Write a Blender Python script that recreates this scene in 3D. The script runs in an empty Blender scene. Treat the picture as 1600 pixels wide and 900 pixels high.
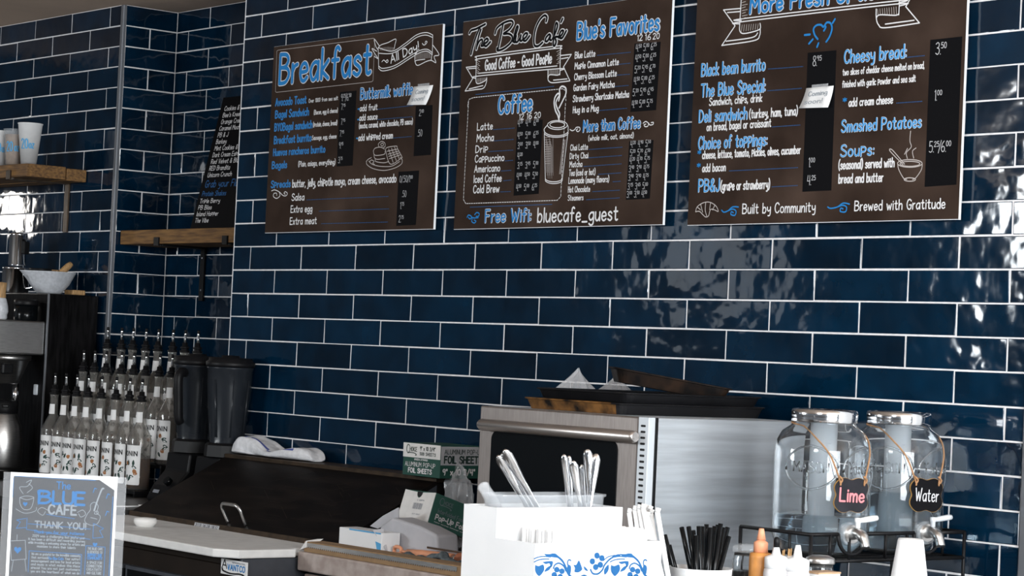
import bpy, bmesh, math, random
from mathutils import Vector, Matrix
random.seed(7)
PI = math.pi
C = bpy.context.scene.collection
SC = bpy.context.scene

# ------------------------------------------------------------------ camera
CAM_POS = Vector((6.5561, -4.1958, 1.5))
CAM_R = Vector((0.63081929, 0.77457179, 0.04588652))     # camera right
CAM_D = Vector((0.00556072, 0.05462307, -0.99849156))     # camera down
CAM_F = Vector((-0.77590986, 0.63012290, 0.03015011))     # camera forward
FOC = 3625.593                  # focal length in pixels of the 1600 wide frame
cam_data = bpy.data.cameras.new('camera')
cam_data.sensor_width = 36.0
cam_data.lens = FOC / 1600 * 36.0
cam_data.clip_start = 0.05
cam = bpy.data.objects.new('camera', cam_data)
C.objects.link(cam)
cam.matrix_world = Matrix(((CAM_R.x, -CAM_D.x, -CAM_F.x, CAM_POS.x),
                           (CAM_R.y, -CAM_D.y, -CAM_F.y, CAM_POS.y),
                           (CAM_R.z, -CAM_D.z, -CAM_F.z, CAM_POS.z),
                           (0, 0, 0, 1)))
SC.camera = cam

# ------------------------------------------------------------------ light, world, exposure
SC.view_settings.view_transform = 'Standard'
SC.view_settings.look = 'None'
SC.view_settings.gamma = 1.0
SC.view_settings.use_curve_mapping = False
SC.view_settings.exposure = 0.0
world = bpy.data.worlds.new('daylight')
SC.world = world
world.use_nodes = True
wn = world.node_tree.nodes
wn['Background'].inputs[0].default_value = (0.84, 0.91, 1.0, 1)
wn['Background'].inputs[1].default_value = 0.15

def area(name, loc, target, sx, sy, power, color=(1, 1, 1)):
    d = bpy.data.lights.new(name, 'AREA')
    d.shape = 'RECTANGLE'; d.size = sx; d.size_y = sy
    d.energy = power; d.color = color
    o = bpy.data.objects.new(name, d); C.objects.link(o)
    o.location = loc
    o.rotation_euler = (Vector(target) - Vector(loc)).to_track_quat('-Z', 'Y').to_euler()
    return o
# shop windows: one to the customer's right, tall panes in the street front
area('window_light_right', (8.2, -2.4, 1.75), (3.1, -0.5, 1.15), 3.0, 2.2, 470, (0.92, 0.97, 1.0))
area('window_light_front', (-1.58, -7.2, 2.30), (2.6, 0.0, 1.7), 1.5, 0.95, 150, (0.9, 0.96, 1.0))
area('added_fill_right', (5.0, -4.6, 2.6), (3.3, 0.0, 1.5), 0.8, 0.6, 75, (0.94, 0.97, 1.0))
area('window_light_side', (-3.15, -4.8, 2.1), (1.0, -2.0, 1.8), 1.1, 0.6, 3.2, (0.85, 0.93, 1.0))
area('window_light_near', (-3.15, -0.43, 2.06), (0.0, -0.3, 1.9), 0.18, 0.17, 2.4, (1.0, 0.95, 0.88))

# ------------------------------------------------------------------ helpers
def at_y(px, py, y):
    """point where the sight line of a photo pixel meets the plane Y = y"""
    d = CAM_R * ((px - 800) / FOC) + CAM_D * ((py - 450) / FOC) + CAM_F
    return CAM_POS + d * ((y - CAM_POS.y) / d.y)
def at_x(px, py, x):
    d = CAM_R * ((px - 800) / FOC) + CAM_D * ((py - 450) / FOC) + CAM_F
    return CAM_POS + d * ((x - CAM_POS.x) / d.x)

def tag(o, label, cat, group=None):
    o['label'] = label; o['category'] = cat
    if group: o['group'] = group
    return o
def thing(name, label, cat, loc=(0, 0, 0), rot=(0, 0, 0), group=None):
    o = bpy.data.objects.new(name, None)
    o.empty_display_size = 0.05
    C.objects.link(o)
    o.location = loc; o.rotation_euler = rot
    return tag(o, label, cat, group)
def structure(o):
    o['kind'] = 'structure'; return o
def dup(root, loc=None, rot=None, label=None, group=None):
    r = root.copy(); C.objects.link(r)
    if loc is not None: r.location = loc
    if rot is not None: r.rotation_euler = rot
    if label: r['label'] = label
    if group: r['group'] = group
    for ch in list(root.children):
        c = ch.copy(); C.objects.link(c); c.parent = r
        for g in list(ch.children):
            d = g.copy(); C.objects.link(d); d.parent = c
    return r

class MB:
    """collects shapes into one mesh"""
    def __init__(s): s.bm = bmesh.new(); s.mi = 0
    def _faces(s, fs):
        for f in fs: f.material_index = s.mi
    def box(s, c, size, rot=None, bevel=0.0, seg=2):
        b = bmesh.new()
        bmesh.ops.create_cube(b, size=1.0)
        for v in b.verts: v.co = Vector((v.co.x * size[0], v.co.y * size[1], v.co.z * size[2]))
        if bevel > 0:
            bmesh.ops.bevel(b, geom=list(b.edges), offset=bevel, segments=seg, affect='EDGES', profile=0.5)
        m = Matrix.Translation(Vector(c))
        if rot is not None: m = m @ (rot.to_4x4() if isinstance(rot, Matrix) else Matrix.Rotation(rot, 4, 'Z'))
        for v in b.verts: v.co = m @ v.co
        s.add(b); return s
    def span(s, a, b, bevel=0.0, seg=2):
        a, b = Vector(a), Vector(b)
        return s.box((a + b) / 2, [abs(q) for q in (b - a)], None, bevel, seg)
    def add(s, b):
        mp = {}
        for v in b.verts: mp[v] = s.bm.verts.new(v.co)
        for f in b.faces:
            try: n = s.bm.faces.new([mp[v] for v in f.verts]); n.material_index = s.mi; n.smooth = f.smooth
            except ValueError: pass
        b.free()
    def poly(s, pts):
        f = s.bm.faces.new([s.bm.verts.new(Vector(p)) for p in pts]); f.material_index = s.mi; return s
    def grid(s, rows, cyclic=False, smooth=True):
        vs = [[s.bm.verts.new(Vector(p)) for p in r] for r in rows]
        for i in range(len(vs) - 1):
            n = len(vs[i])
            for j in range(n if cyclic else n - 1):
                k = (j + 1) % n
                f = s.bm.faces.new((vs[i][j], vs[i][k], vs[i + 1][k], vs[i + 1][j]))
                f.material_index = s.mi; f.smooth = smooth
        return vs
    def lathe(s, prof, c=(0, 0, 0), n=32, smooth=True, sq=0.0):
        """prof: (radius, z) from bottom to top; closes at radius 0"""
        c = Vector(c)
        rows = []
        for r, z in prof:
            row = []
            for j in range(n):
                a = 2 * PI * j / n
                k = 1.0
                if sq:   # squarish section
                    k = 1 + sq * (abs(math.cos(2 * a)) * -1 + 0.5)
                row.append(c + Vector((max(r, 1e-5) * k * math.cos(a), max(r, 1e-5) * k * math.sin(a), z)))
            rows.append(row)
        vs = s.grid(rows, True, smooth)
        for e, (r, z) in ((0, prof[0]), (-1, prof[-1])):
            if r > 1e-4 and prof[0] != prof[-1]:
                f = s.bm.faces.new(vs[e] if e else vs[e][::-1]); f.material_index = s.mi
        return s
    def tube(s, pts, r, n=8, cyclic=False, caps=True):
        pts = [Vector(p) for p in pts]
        rs = r if isinstance(r, (list, tuple)) else [r] * len(pts)
        rows = []; up = None
        N = len(pts)
        for i, p in enumerate(pts):
            if cyclic: t = pts[(i + 1) % N] - pts[i - 1]
            else: t = pts[min(i + 1, N - 1)] - pts[max(i - 1, 0)]
            t.normalize()
            if up is None:
                up = Vector((0, 0, 1)) if abs(t.z) < 0.9 else Vector((1, 0, 0))
            x = t.cross(up)
            if x.length < 1e-6: x = t.orthogonal()
            x.normalize(); y = x.cross(t).normalized(); up = y
            rows.append([p + (x * math.cos(2 * PI * j / n) + y * math.sin(2 * PI * j / n)) * rs[i] for j in range(n)])
        if cyclic: rows.append(rows[0])
        vs = s.grid(rows, True)
        if caps and not cyclic:
            for q in (vs[0][::-1], vs[-1]):
                f = s.bm.faces.new(q); f.material_index = s.mi
        return s
    def prism(s, pts, d):
        """extrude a closed 3D polygon by the vector d"""
        d = Vector(d); a = [s.bm.verts.new(Vector(p)) for p in pts]; b = [s.bm.verts.new(Vector(p) + d) for p in pts]
        fs = [s.bm.faces.new(a), s.bm.faces.new(b[::-1])]
        n = len(a)
        for i in range(n):
            j = (i + 1) % n
            fs.append(s.bm.faces.new((a[j], a[i], b[i], b[j])))
        s._faces(fs); return s
    def build(s, name, mats, parent=None, smooth_angle=None, subsurf=0):
        bmesh.ops.recalc_face_normals(s.bm, faces=list(s.bm.faces))
        me = bpy.data.meshes.new(name); s.bm.to_mesh(me); s.bm.free()
        for m in (mats if isinstance(mats, (list, tuple)) else [mats]): me.materials.append(m)
        o = bpy.data.objects.new(name, me); C.objects.link(o)
        if parent is not None: o.parent = parent
        if subsurf:
            md = o.modifiers.new('smooth', 'SUBSURF'); md.levels = subsurf; md.render_levels = subsurf
            for p in me.polygons: p.use_smooth = True
        return o

def lerp(a, b, t): return a + (b - a) * t
def bez(pts, n=8):
    """smooth curve (Catmull-Rom) through points of any dimension; a repeated point makes a corner"""
    out = []
    P = [tuple(p) for p in pts]; N = len(P)
    if N == 2: return P
    for i in range(N - 1):
        p1, p2 = P[i], P[i + 1]
        if p1 == p2: continue
        p0 = P[i - 1] if i > 0 else p1
        p3 = P[i + 2] if i + 2 < N else p2
        for k in range(n):
            t = k / n
            out.append(tuple(0.5 * ((2 * b) + (c - a) * t + (2 * a - 5 * b + 4 * c - d) * t * t + (3 * b - a - 3 * c + d) * t ** 3)
                             for a, b, c, d in zip(p0, p1, p2, p3)))
    out.append(P[-1])
    return out

# ------------------------------------------------------------------ materials
def mat(name, col, rough=0.5, metal=0.0, noise=0.0, nscale=20.0, bump=0.0, bscale=60.0, col2=None, ramp=(0.35, 0.65),
        trans=0.0, ior=1.45, alpha=1.0, stretch=None, coat=0.0, spec=0.5, detail=4.0):
    m = bpy.data.materials.new(name); m.use_nodes = True
    nt = m.node_tree; b = nt.nodes['Principled BSDF']
    b.inputs['Base Color'].default_value = (*col, 1)
    b.inputs['Roughness'].default_value = rough
    b.inputs['Metallic'].default_value = metal
    b.inputs['Transmission Weight'].default_value = trans
    b.inputs['IOR'].default_value = ior
    b.inputs['Alpha'].default_value = alpha
    b.inputs['Coat Weight'].default_value = coat
    b.inputs['Specular IOR Level'].default_value = spec
    tc = nt.nodes.new('ShaderNodeTexCoord'); src = tc.outputs['Object']
    if stretch:
        mp = nt.nodes.new('ShaderNodeMapping'); mp.inputs['Scale'].default_value = stretch
        nt.links.new(src, mp.inputs['Vector']); src = mp.outputs['Vector']
    if noise > 0 or col2:
        n = nt.nodes.new('ShaderNodeTexNoise'); n.inputs['Scale'].default_value = nscale; n.inputs['Detail'].default_value = detail
        nt.links.new(src, n.inputs['Vector'])
        r = nt.nodes.new('ShaderNodeValToRGB')
        r.color_ramp.elements[0].position = ramp[0]; r.color_ramp.elements[1].position = ramp[1]
        c2 = col2 if col2 else tuple(min(1, c * (1 + noise)) for c in col)
        c1 = col if col2 else tuple(c * (1 - noise) for c in col)
        r.color_ramp.elements[0].color = (*c1, 1); r.color_ramp.elements[1].color = (*c2, 1)
        nt.links.new(n.outputs['Fac'], r.inputs['Fac']); nt.links.new(r.outputs['Color'], b.inputs['Base Color'])
    if bump > 0:
        n = nt.nodes.new('ShaderNodeTexNoise'); n.inputs['Scale'].default_value = bscale; n.inputs['Detail'].default_value = 3
        nt.links.new(src, n.inputs['Vector'])
        bp = nt.nodes.new('ShaderNodeBump'); bp.inputs['Strength'].default_value = bump; bp.inputs['Distance'].default_value = 0.004
        nt.links.new(n.outputs['Fac'], bp.inputs['Height']); nt.links.new(bp.outputs['Normal'], b.inputs['Normal'])
    return m

def tile_material():
    m = bpy.data.materials.new('navy_glazed_tile'); m.use_nodes = True
    nt = m.node_tree; b = nt.nodes['Principled BSDF']; L = nt.links.new
    geo = nt.nodes.new('ShaderNodeNewGeometry')
    tc = nt.nodes.new('ShaderNodeTexCoord')
    # each tile its own shift of the pattern
    comb = nt.nodes.new('ShaderNodeVectorMath'); comb.operation = 'MULTIPLY_ADD'
    rv = nt.nodes.new('ShaderNodeCombineXYZ')
    for i in range(3): L(geo.outputs['Random Per Island'], rv.inputs[i])
    L(rv.outputs[0], comb.inputs[0]); comb.inputs[1].default_value = (37, 53, 71); L(tc.outputs['Object'], comb.inputs[2])
    n1 = nt.nodes.new('ShaderNodeTexNoise'); n1.inputs['Scale'].default_value = 9; n1.inputs['Detail'].default_value = 5
    L(comb.outputs[0], n1.inputs['Vector'])
    r = nt.nodes.new('ShaderNodeValToRGB')
    r.color_ramp.elements[0].position = 0.3; r.color_ramp.elements[0].color = (0.0006, 0.0088, 0.0215, 1)
    r.color_ramp.elements[1].position = 0.75; r.color_ramp.elements[1].color = (0.0009, 0.0185, 0.0450, 1)
    L(n1.outputs['Fac'], r.inputs['Fac'])
    hsv = nt.nodes.new('ShaderNodeHueSaturation')
    mr = nt.nodes.new('ShaderNodeMapRange'); mr.inputs['To Min'].default_value = 0.75; mr.inputs['To Max'].default_value = 1.3
    L(geo.outputs['Random Per Island'], mr.inputs['Value']); L(mr.outputs[0], hsv.inputs['Value'])
    L(r.outputs['Color'], hsv.inputs['Color']); L(hsv.outputs['Color'], b.inputs['Base Color'])
    b.inputs['Roughness'].default_value = 0.06
    b.inputs['Specular IOR Level'].default_value = 0.5
    n2 = nt.nodes.new('ShaderNodeTexNoise'); n2.inputs['Scale'].default_value = 8; n2.inputs['Detail'].default_value = 2.4; n2.inputs['Roughness'].default_value = 0.5
    L(comb.outputs[0], n2.inputs['Vector'])
    bp = nt.nodes.new('ShaderNodeBump'); bp.inputs['Strength'].default_value = 0.66; bp.inputs['Distance'].default_value = 0.006
    L(n2.outputs['Fac'], bp.inputs['Height']); L(bp.outputs['Normal'], b.inputs['Normal'])
    return m

M = {}
M['tile'] = tile_material()
M['grout'] = mat('white_grout', (0.80, 0.79, 0.80), 0.9, noise=0.08, nscale=40)
M['paint'] = mat('ceiling_paint', (0.64, 0.50, 0.40), 0.9, noise=0.06, nscale=3)
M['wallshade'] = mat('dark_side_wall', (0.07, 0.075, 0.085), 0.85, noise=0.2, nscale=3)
M['wallpaint'] = mat('wall_paint', (0.72, 0.73, 0.74), 0.9, noise=0.05, nscale=3)
M['floor'] = mat('floor_concrete', (0.16, 0.15, 0.14), 0.6, noise=0.2, nscale=5)
M['trim'] = mat('brushed_trim', (0.20, 0.21, 0.23), 0.5, 0.5)
M['steel'] = mat('stainless_steel', (0.58, 0.57, 0.56), 0.32, 1.0, noise=0.12, nscale=30, stretch=(1, 1, 14), bump=0.03, bscale=150)
M['steelside'] = mat('brushed_steel_panel', (0.76, 0.80, 0.84), 0.48, 0.85, noise=0.10, nscale=9, stretch=(1, 0.4, 8), bump=0.02, bscale=120)
M['darksteel'] = mat('dark_steel', (0.018, 0.017, 0.018), 0.30, 0.8, noise=0.5, nscale=10, stretch=(8, 8, 1))
M['chrome'] = mat('polished_chrome', (0.82, 0.83, 0.85), 0.12, 1.0)
M['black'] = mat('black_plastic', (0.006, 0.006, 0.007), 0.45, spec=0.25)
M['blackmetal'] = mat('black_coated_wire', (0.006, 0.006, 0.007), 0.5, 0.0, spec=0.25)
M['blackgloss'] = mat('black_gloss', (0.003, 0.004, 0.005), 0.18, spec=0.25)
M['white'] = mat('white_plastic', (0.86, 0.87, 0.88), 0.45, noise=0.02, nscale=8)
M['paper'] = mat('white_paper', (0.84, 0.84, 0.84), 0.85, noise=0.04, nscale=30)
M['cardwhite'] = mat('white_carton', (0.80, 0.79, 0.77), 0.75, noise=0.04, nscale=40)
M['cutboard'] = mat('white_cutting_board', (0.82, 0.82, 0.81), 0.55, noise=0.05, nscale=25, bump=0.05, bscale=80)
M['wood'] = mat('shelf_wood', (0.11, 0.055, 0.022), 0.7, nscale=10, col2=(0.27, 0.14, 0.045), stretch=(1, 8, 12), bump=0.1, bscale=40)
M['bamboo'] = mat('bamboo', (0.42, 0.25, 0.11), 0.6, noise=0.3, nscale=30, stretch=(8, 8, 1))
M['kraft'] = mat('brown_cardboard', (0.30, 0.19, 0.10), 0.85, noise=0.12, nscale=40)
M['laminate'] = mat('worn_counter_edge', (0.36, 0.29, 0.26), 0.7, nscale=25, col2=(0.50, 0.43, 0.40), bump=0.05)
M['slate'] = mat('dark_counter', (0.035, 0.033, 0.032), 0.4, noise=0.3, nscale=20)
M['lid'] = mat('scratched_dark_lid', (0.004, 0.003, 0.003), 0.45, 0.0, spec=0.15, nscale=5, col2=(0.016, 0.011, 0.009), ramp=(0.45, 0.75), stretch=(1, 4, 4))
M['lidedge'] = mat('brown_lid_edge', (0.055, 0.036, 0.022), 0.45, 0.5, noise=0.3, nscale=30)
M['bodybrown'] = mat('dark_brown_cabinet_front', (0.014, 0.009, 0.006), 0.6, 0.0, spec=0.2, noise=0.2, nscale=10)
M['legsteel'] = mat('grey_cabinet_side', (0.10, 0.11, 0.13), 0.45, 0.7, noise=0.15, nscale=14)
M['board'] = mat('chalkboard_print', (0.028, 0.0165, 0.0118), 0.7, spec=0.12, nscale=4, col2=(0.082, 0.053, 0.040), ramp=(0.42, 0.85), detail=8)
M['strip'] = mat('black_price_strip', (0.003, 0.003, 0.004), 0.7, spec=0.12)
M['foam'] = mat('white_board_edge', (0.80, 0.82, 0.85), 0.7)
M['chalk'] = mat('white_lettering', (0.80, 0.79, 0.80), 0.8)
M['price'] = mat('chalk_pen_price', (0.50, 0.50, 0.52), 0.8)
M['sketch'] = mat('thin_chalk_drawing', (0.52, 0.47, 0.45), 0.8)
M['blue'] = mat('blue_lettering', (0.012, 0.215, 0.56), 0.8)
M['paleblue'] = mat('pale_blue_lettering', (0.13, 0.36, 0.72), 0.8)
M['blue3'] = mat('bright_blue_lettering', (0.055, 0.35, 0.76), 0.8)
M['dotblue'] = mat('blue_dotted_line', (0.025, 0.12, 0.32), 0.8)
M['inkgrey'] = mat('grey_pen', (0.30, 0.34, 0.38), 0.8)
M['glass'] = mat('clear_glass', (0.95, 0.98, 1.0), 0.02, trans=0.985, ior=1.4)
M['plasticclear'] = mat('clear_plastic', (0.80, 0.85, 0.90), 0.08, alpha=0.20, spec=0.9)
M['water'] = mat('water', (0.58, 0.70, 0.78), 0.02, trans=0.99, ior=1.33)
M['film'] = mat('crumpled_film', (0.80, 0.82, 0.85), 0.15, alpha=0.26, bump=0.8, bscale=25, spec=1.0)
M['smoke'] = mat('smoky_jar', (0.020, 0.024, 0.030), 0.25, alpha=0.86, spec=0.35)
M['liquid'] = mat('amber_syrup', (0.20, 0.075, 0.018), 0.1, trans=0.55)
M['liquidpale'] = mat('pale_syrup', (0.62, 0.52, 0.42), 0.1, trans=0.8)
M['liquiddark'] = mat('dark_syrup', (0.022, 0.010, 0.006), 0.1, trans=0.1)
M['bottleglass'] = mat('bottle_glass', (0.84, 0.82, 0.79), 0.05, trans=0.93, ior=1.4, bump=0.3, bscale=60)
M['green'] = mat('dark_green_carton', (0.012, 0.075, 0.055), 0.6, noise=0.08, nscale=30)
M['greengrey'] = mat('faded_green_carton', (0.040, 0.135, 0.105), 0.6, noise=0.08, nscale=30)
M['silvercarton'] = mat('silver_grey_carton', (0.52, 0.53, 0.56), 0.5, 0.2)
M['letterdark'] = mat('dark_green_print', (0.010, 0.035, 0.028), 0.7)
M['letterblack'] = mat('black_print', (0.01, 0.01, 0.012), 0.7)
M['greyprint'] = mat('grey_print', (0.28, 0.30, 0.34), 0.7)
M['orange'] = mat('orange_silicone', (0.62, 0.20, 0.09), 0.5, noise=0.1, nscale=20)
M['peach'] = mat('pale_orange_handle', (0.72, 0.32, 0.18), 0.5, noise=0.1, nscale=20)
M['sauce'] = mat('orange_sauce_bottle', (0.55, 0.24, 0.065), 0.4, noise=0.15, nscale=40)
M['mayo'] = mat('pale_sauce_bottle', (0.66, 0.65, 0.66), 0.4, noise=0.1, nscale=60)
M['towel'] = mat('white_towel', (0.76, 0.77, 0.80), 0.95, noise=0.08, nscale=60, bump=0.5, bscale=120)
M['towelblue'] = mat('blue_towel_stripe', (0.08, 0.11, 0.38), 0.95)
M['greycloth'] = mat('grey_mesh_cloth', (0.10, 0.12, 0.13), 0.9, noise=0.3, nscale=120, bump=0.5, bscale=200)
M['greybag'] = mat('grey_paper_sleeve', (0.50, 0.50, 0.53), 0.6, noise=0.10, nscale=12)
M['printblue'] = mat('sky_blue_print', (0.10, 0.40, 0.72), 0.7)
M['signink'] = mat('dark_sign_print', (0.017, 0.021, 0.029), 0.6, spec=0.2, noise=0.15, nscale=12)
M['signblue'] = mat('sign_blue_print', (0.008, 0.13, 0.36), 0.7)
M['signgrey'] = mat('sign_grey_print', (0.22, 0.25, 0.28), 0.7)
M['acrylic'] = mat('clear_acrylic', (0.88, 0.91, 0.95), 0.04, alpha=0.06, spec=0.6)
M['twine'] = mat('jute_twine', (0.36, 0.19, 0.09), 0.9, noise=0.25, nscale=200)
M['chalktag'] = mat('chalk_tag', (0.010, 0.010, 0.013), 0.7, spec=0.2, nscale=14, col2=(0.032, 0.032, 0.040), ramp=(0.3, 0.9))
M['chalktagblack'] = mat('black_chalk_tag', (0.003, 0.003, 0.004), 0.7, spec=0.12)
M['tagwood'] = mat('tag_wood_edge', (0.40, 0.22, 0.06), 0.7)
M['pink'] = mat('pink_chalk', (0.70, 0.22, 0.24), 0.8)
M['ceramic'] = mat('white_ceramic', (0.60, 0.62, 0.66), 0.4, noise=0.10, nscale=90)
M['ceramicgloss'] = mat('white_dish_glaze', (0.85, 0.84, 0.82), 0.15)
M['leaf'] = mat('label_leaf_print', (0.020, 0.055, 0.045), 0.7)
M['fruit'] = mat('label_fruit_print', (0.38, 0.16, 0.06), 0.7)
M['panrust'] = mat('baked_on_pan', (0.008, 0.006, 0.005), 0.5, 0.2, spec=0.3, nscale=22, col2=(0.26, 0.12, 0.035), ramp=(0.36, 0.70), detail=6)
M['pandirty'] = mat('dark_baked_pan', (0.005, 0.004, 0.004), 0.5, 0.2, spec=0.3, nscale=22, col2=(0.040, 0.021, 0.012), ramp=(0.42, 0.85), detail=6)
M['pan'] = mat('dark_sheet_pan', (0.006, 0.006, 0.007), 0.4, 0.0, spec=0.35, noise=0.3, nscale=12)
M['ovenframe'] = mat('oven_steel_front', (0.34, 0.30, 0.28), 0.38, 0.9, noise=0.1, nscale=20, stretch=(12, 12, 1))
M['handle'] = mat('oven_bar_handle', (0.60, 0.55, 0.52), 0.33, 0.95)
M['paletrim'] = mat('vent_strip', (0.62, 0.66, 0.70), 0.5, 0.2)
M['cupfoam'] = mat('white_foam_cup', (0.90, 0.91, 0.92), 0.6)
M['blueprint'] = mat('blue_floral_print', (0.005, 0.095, 0.27), 0.7)
M['frost'] = mat('frosted_tube', (0.86, 0.92, 0.97), 0.3, alpha=0.36)
M['tan'] = mat('tan_plastic', (0.46, 0.30, 0.18), 0.5, noise=0.2, nscale=50)

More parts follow.
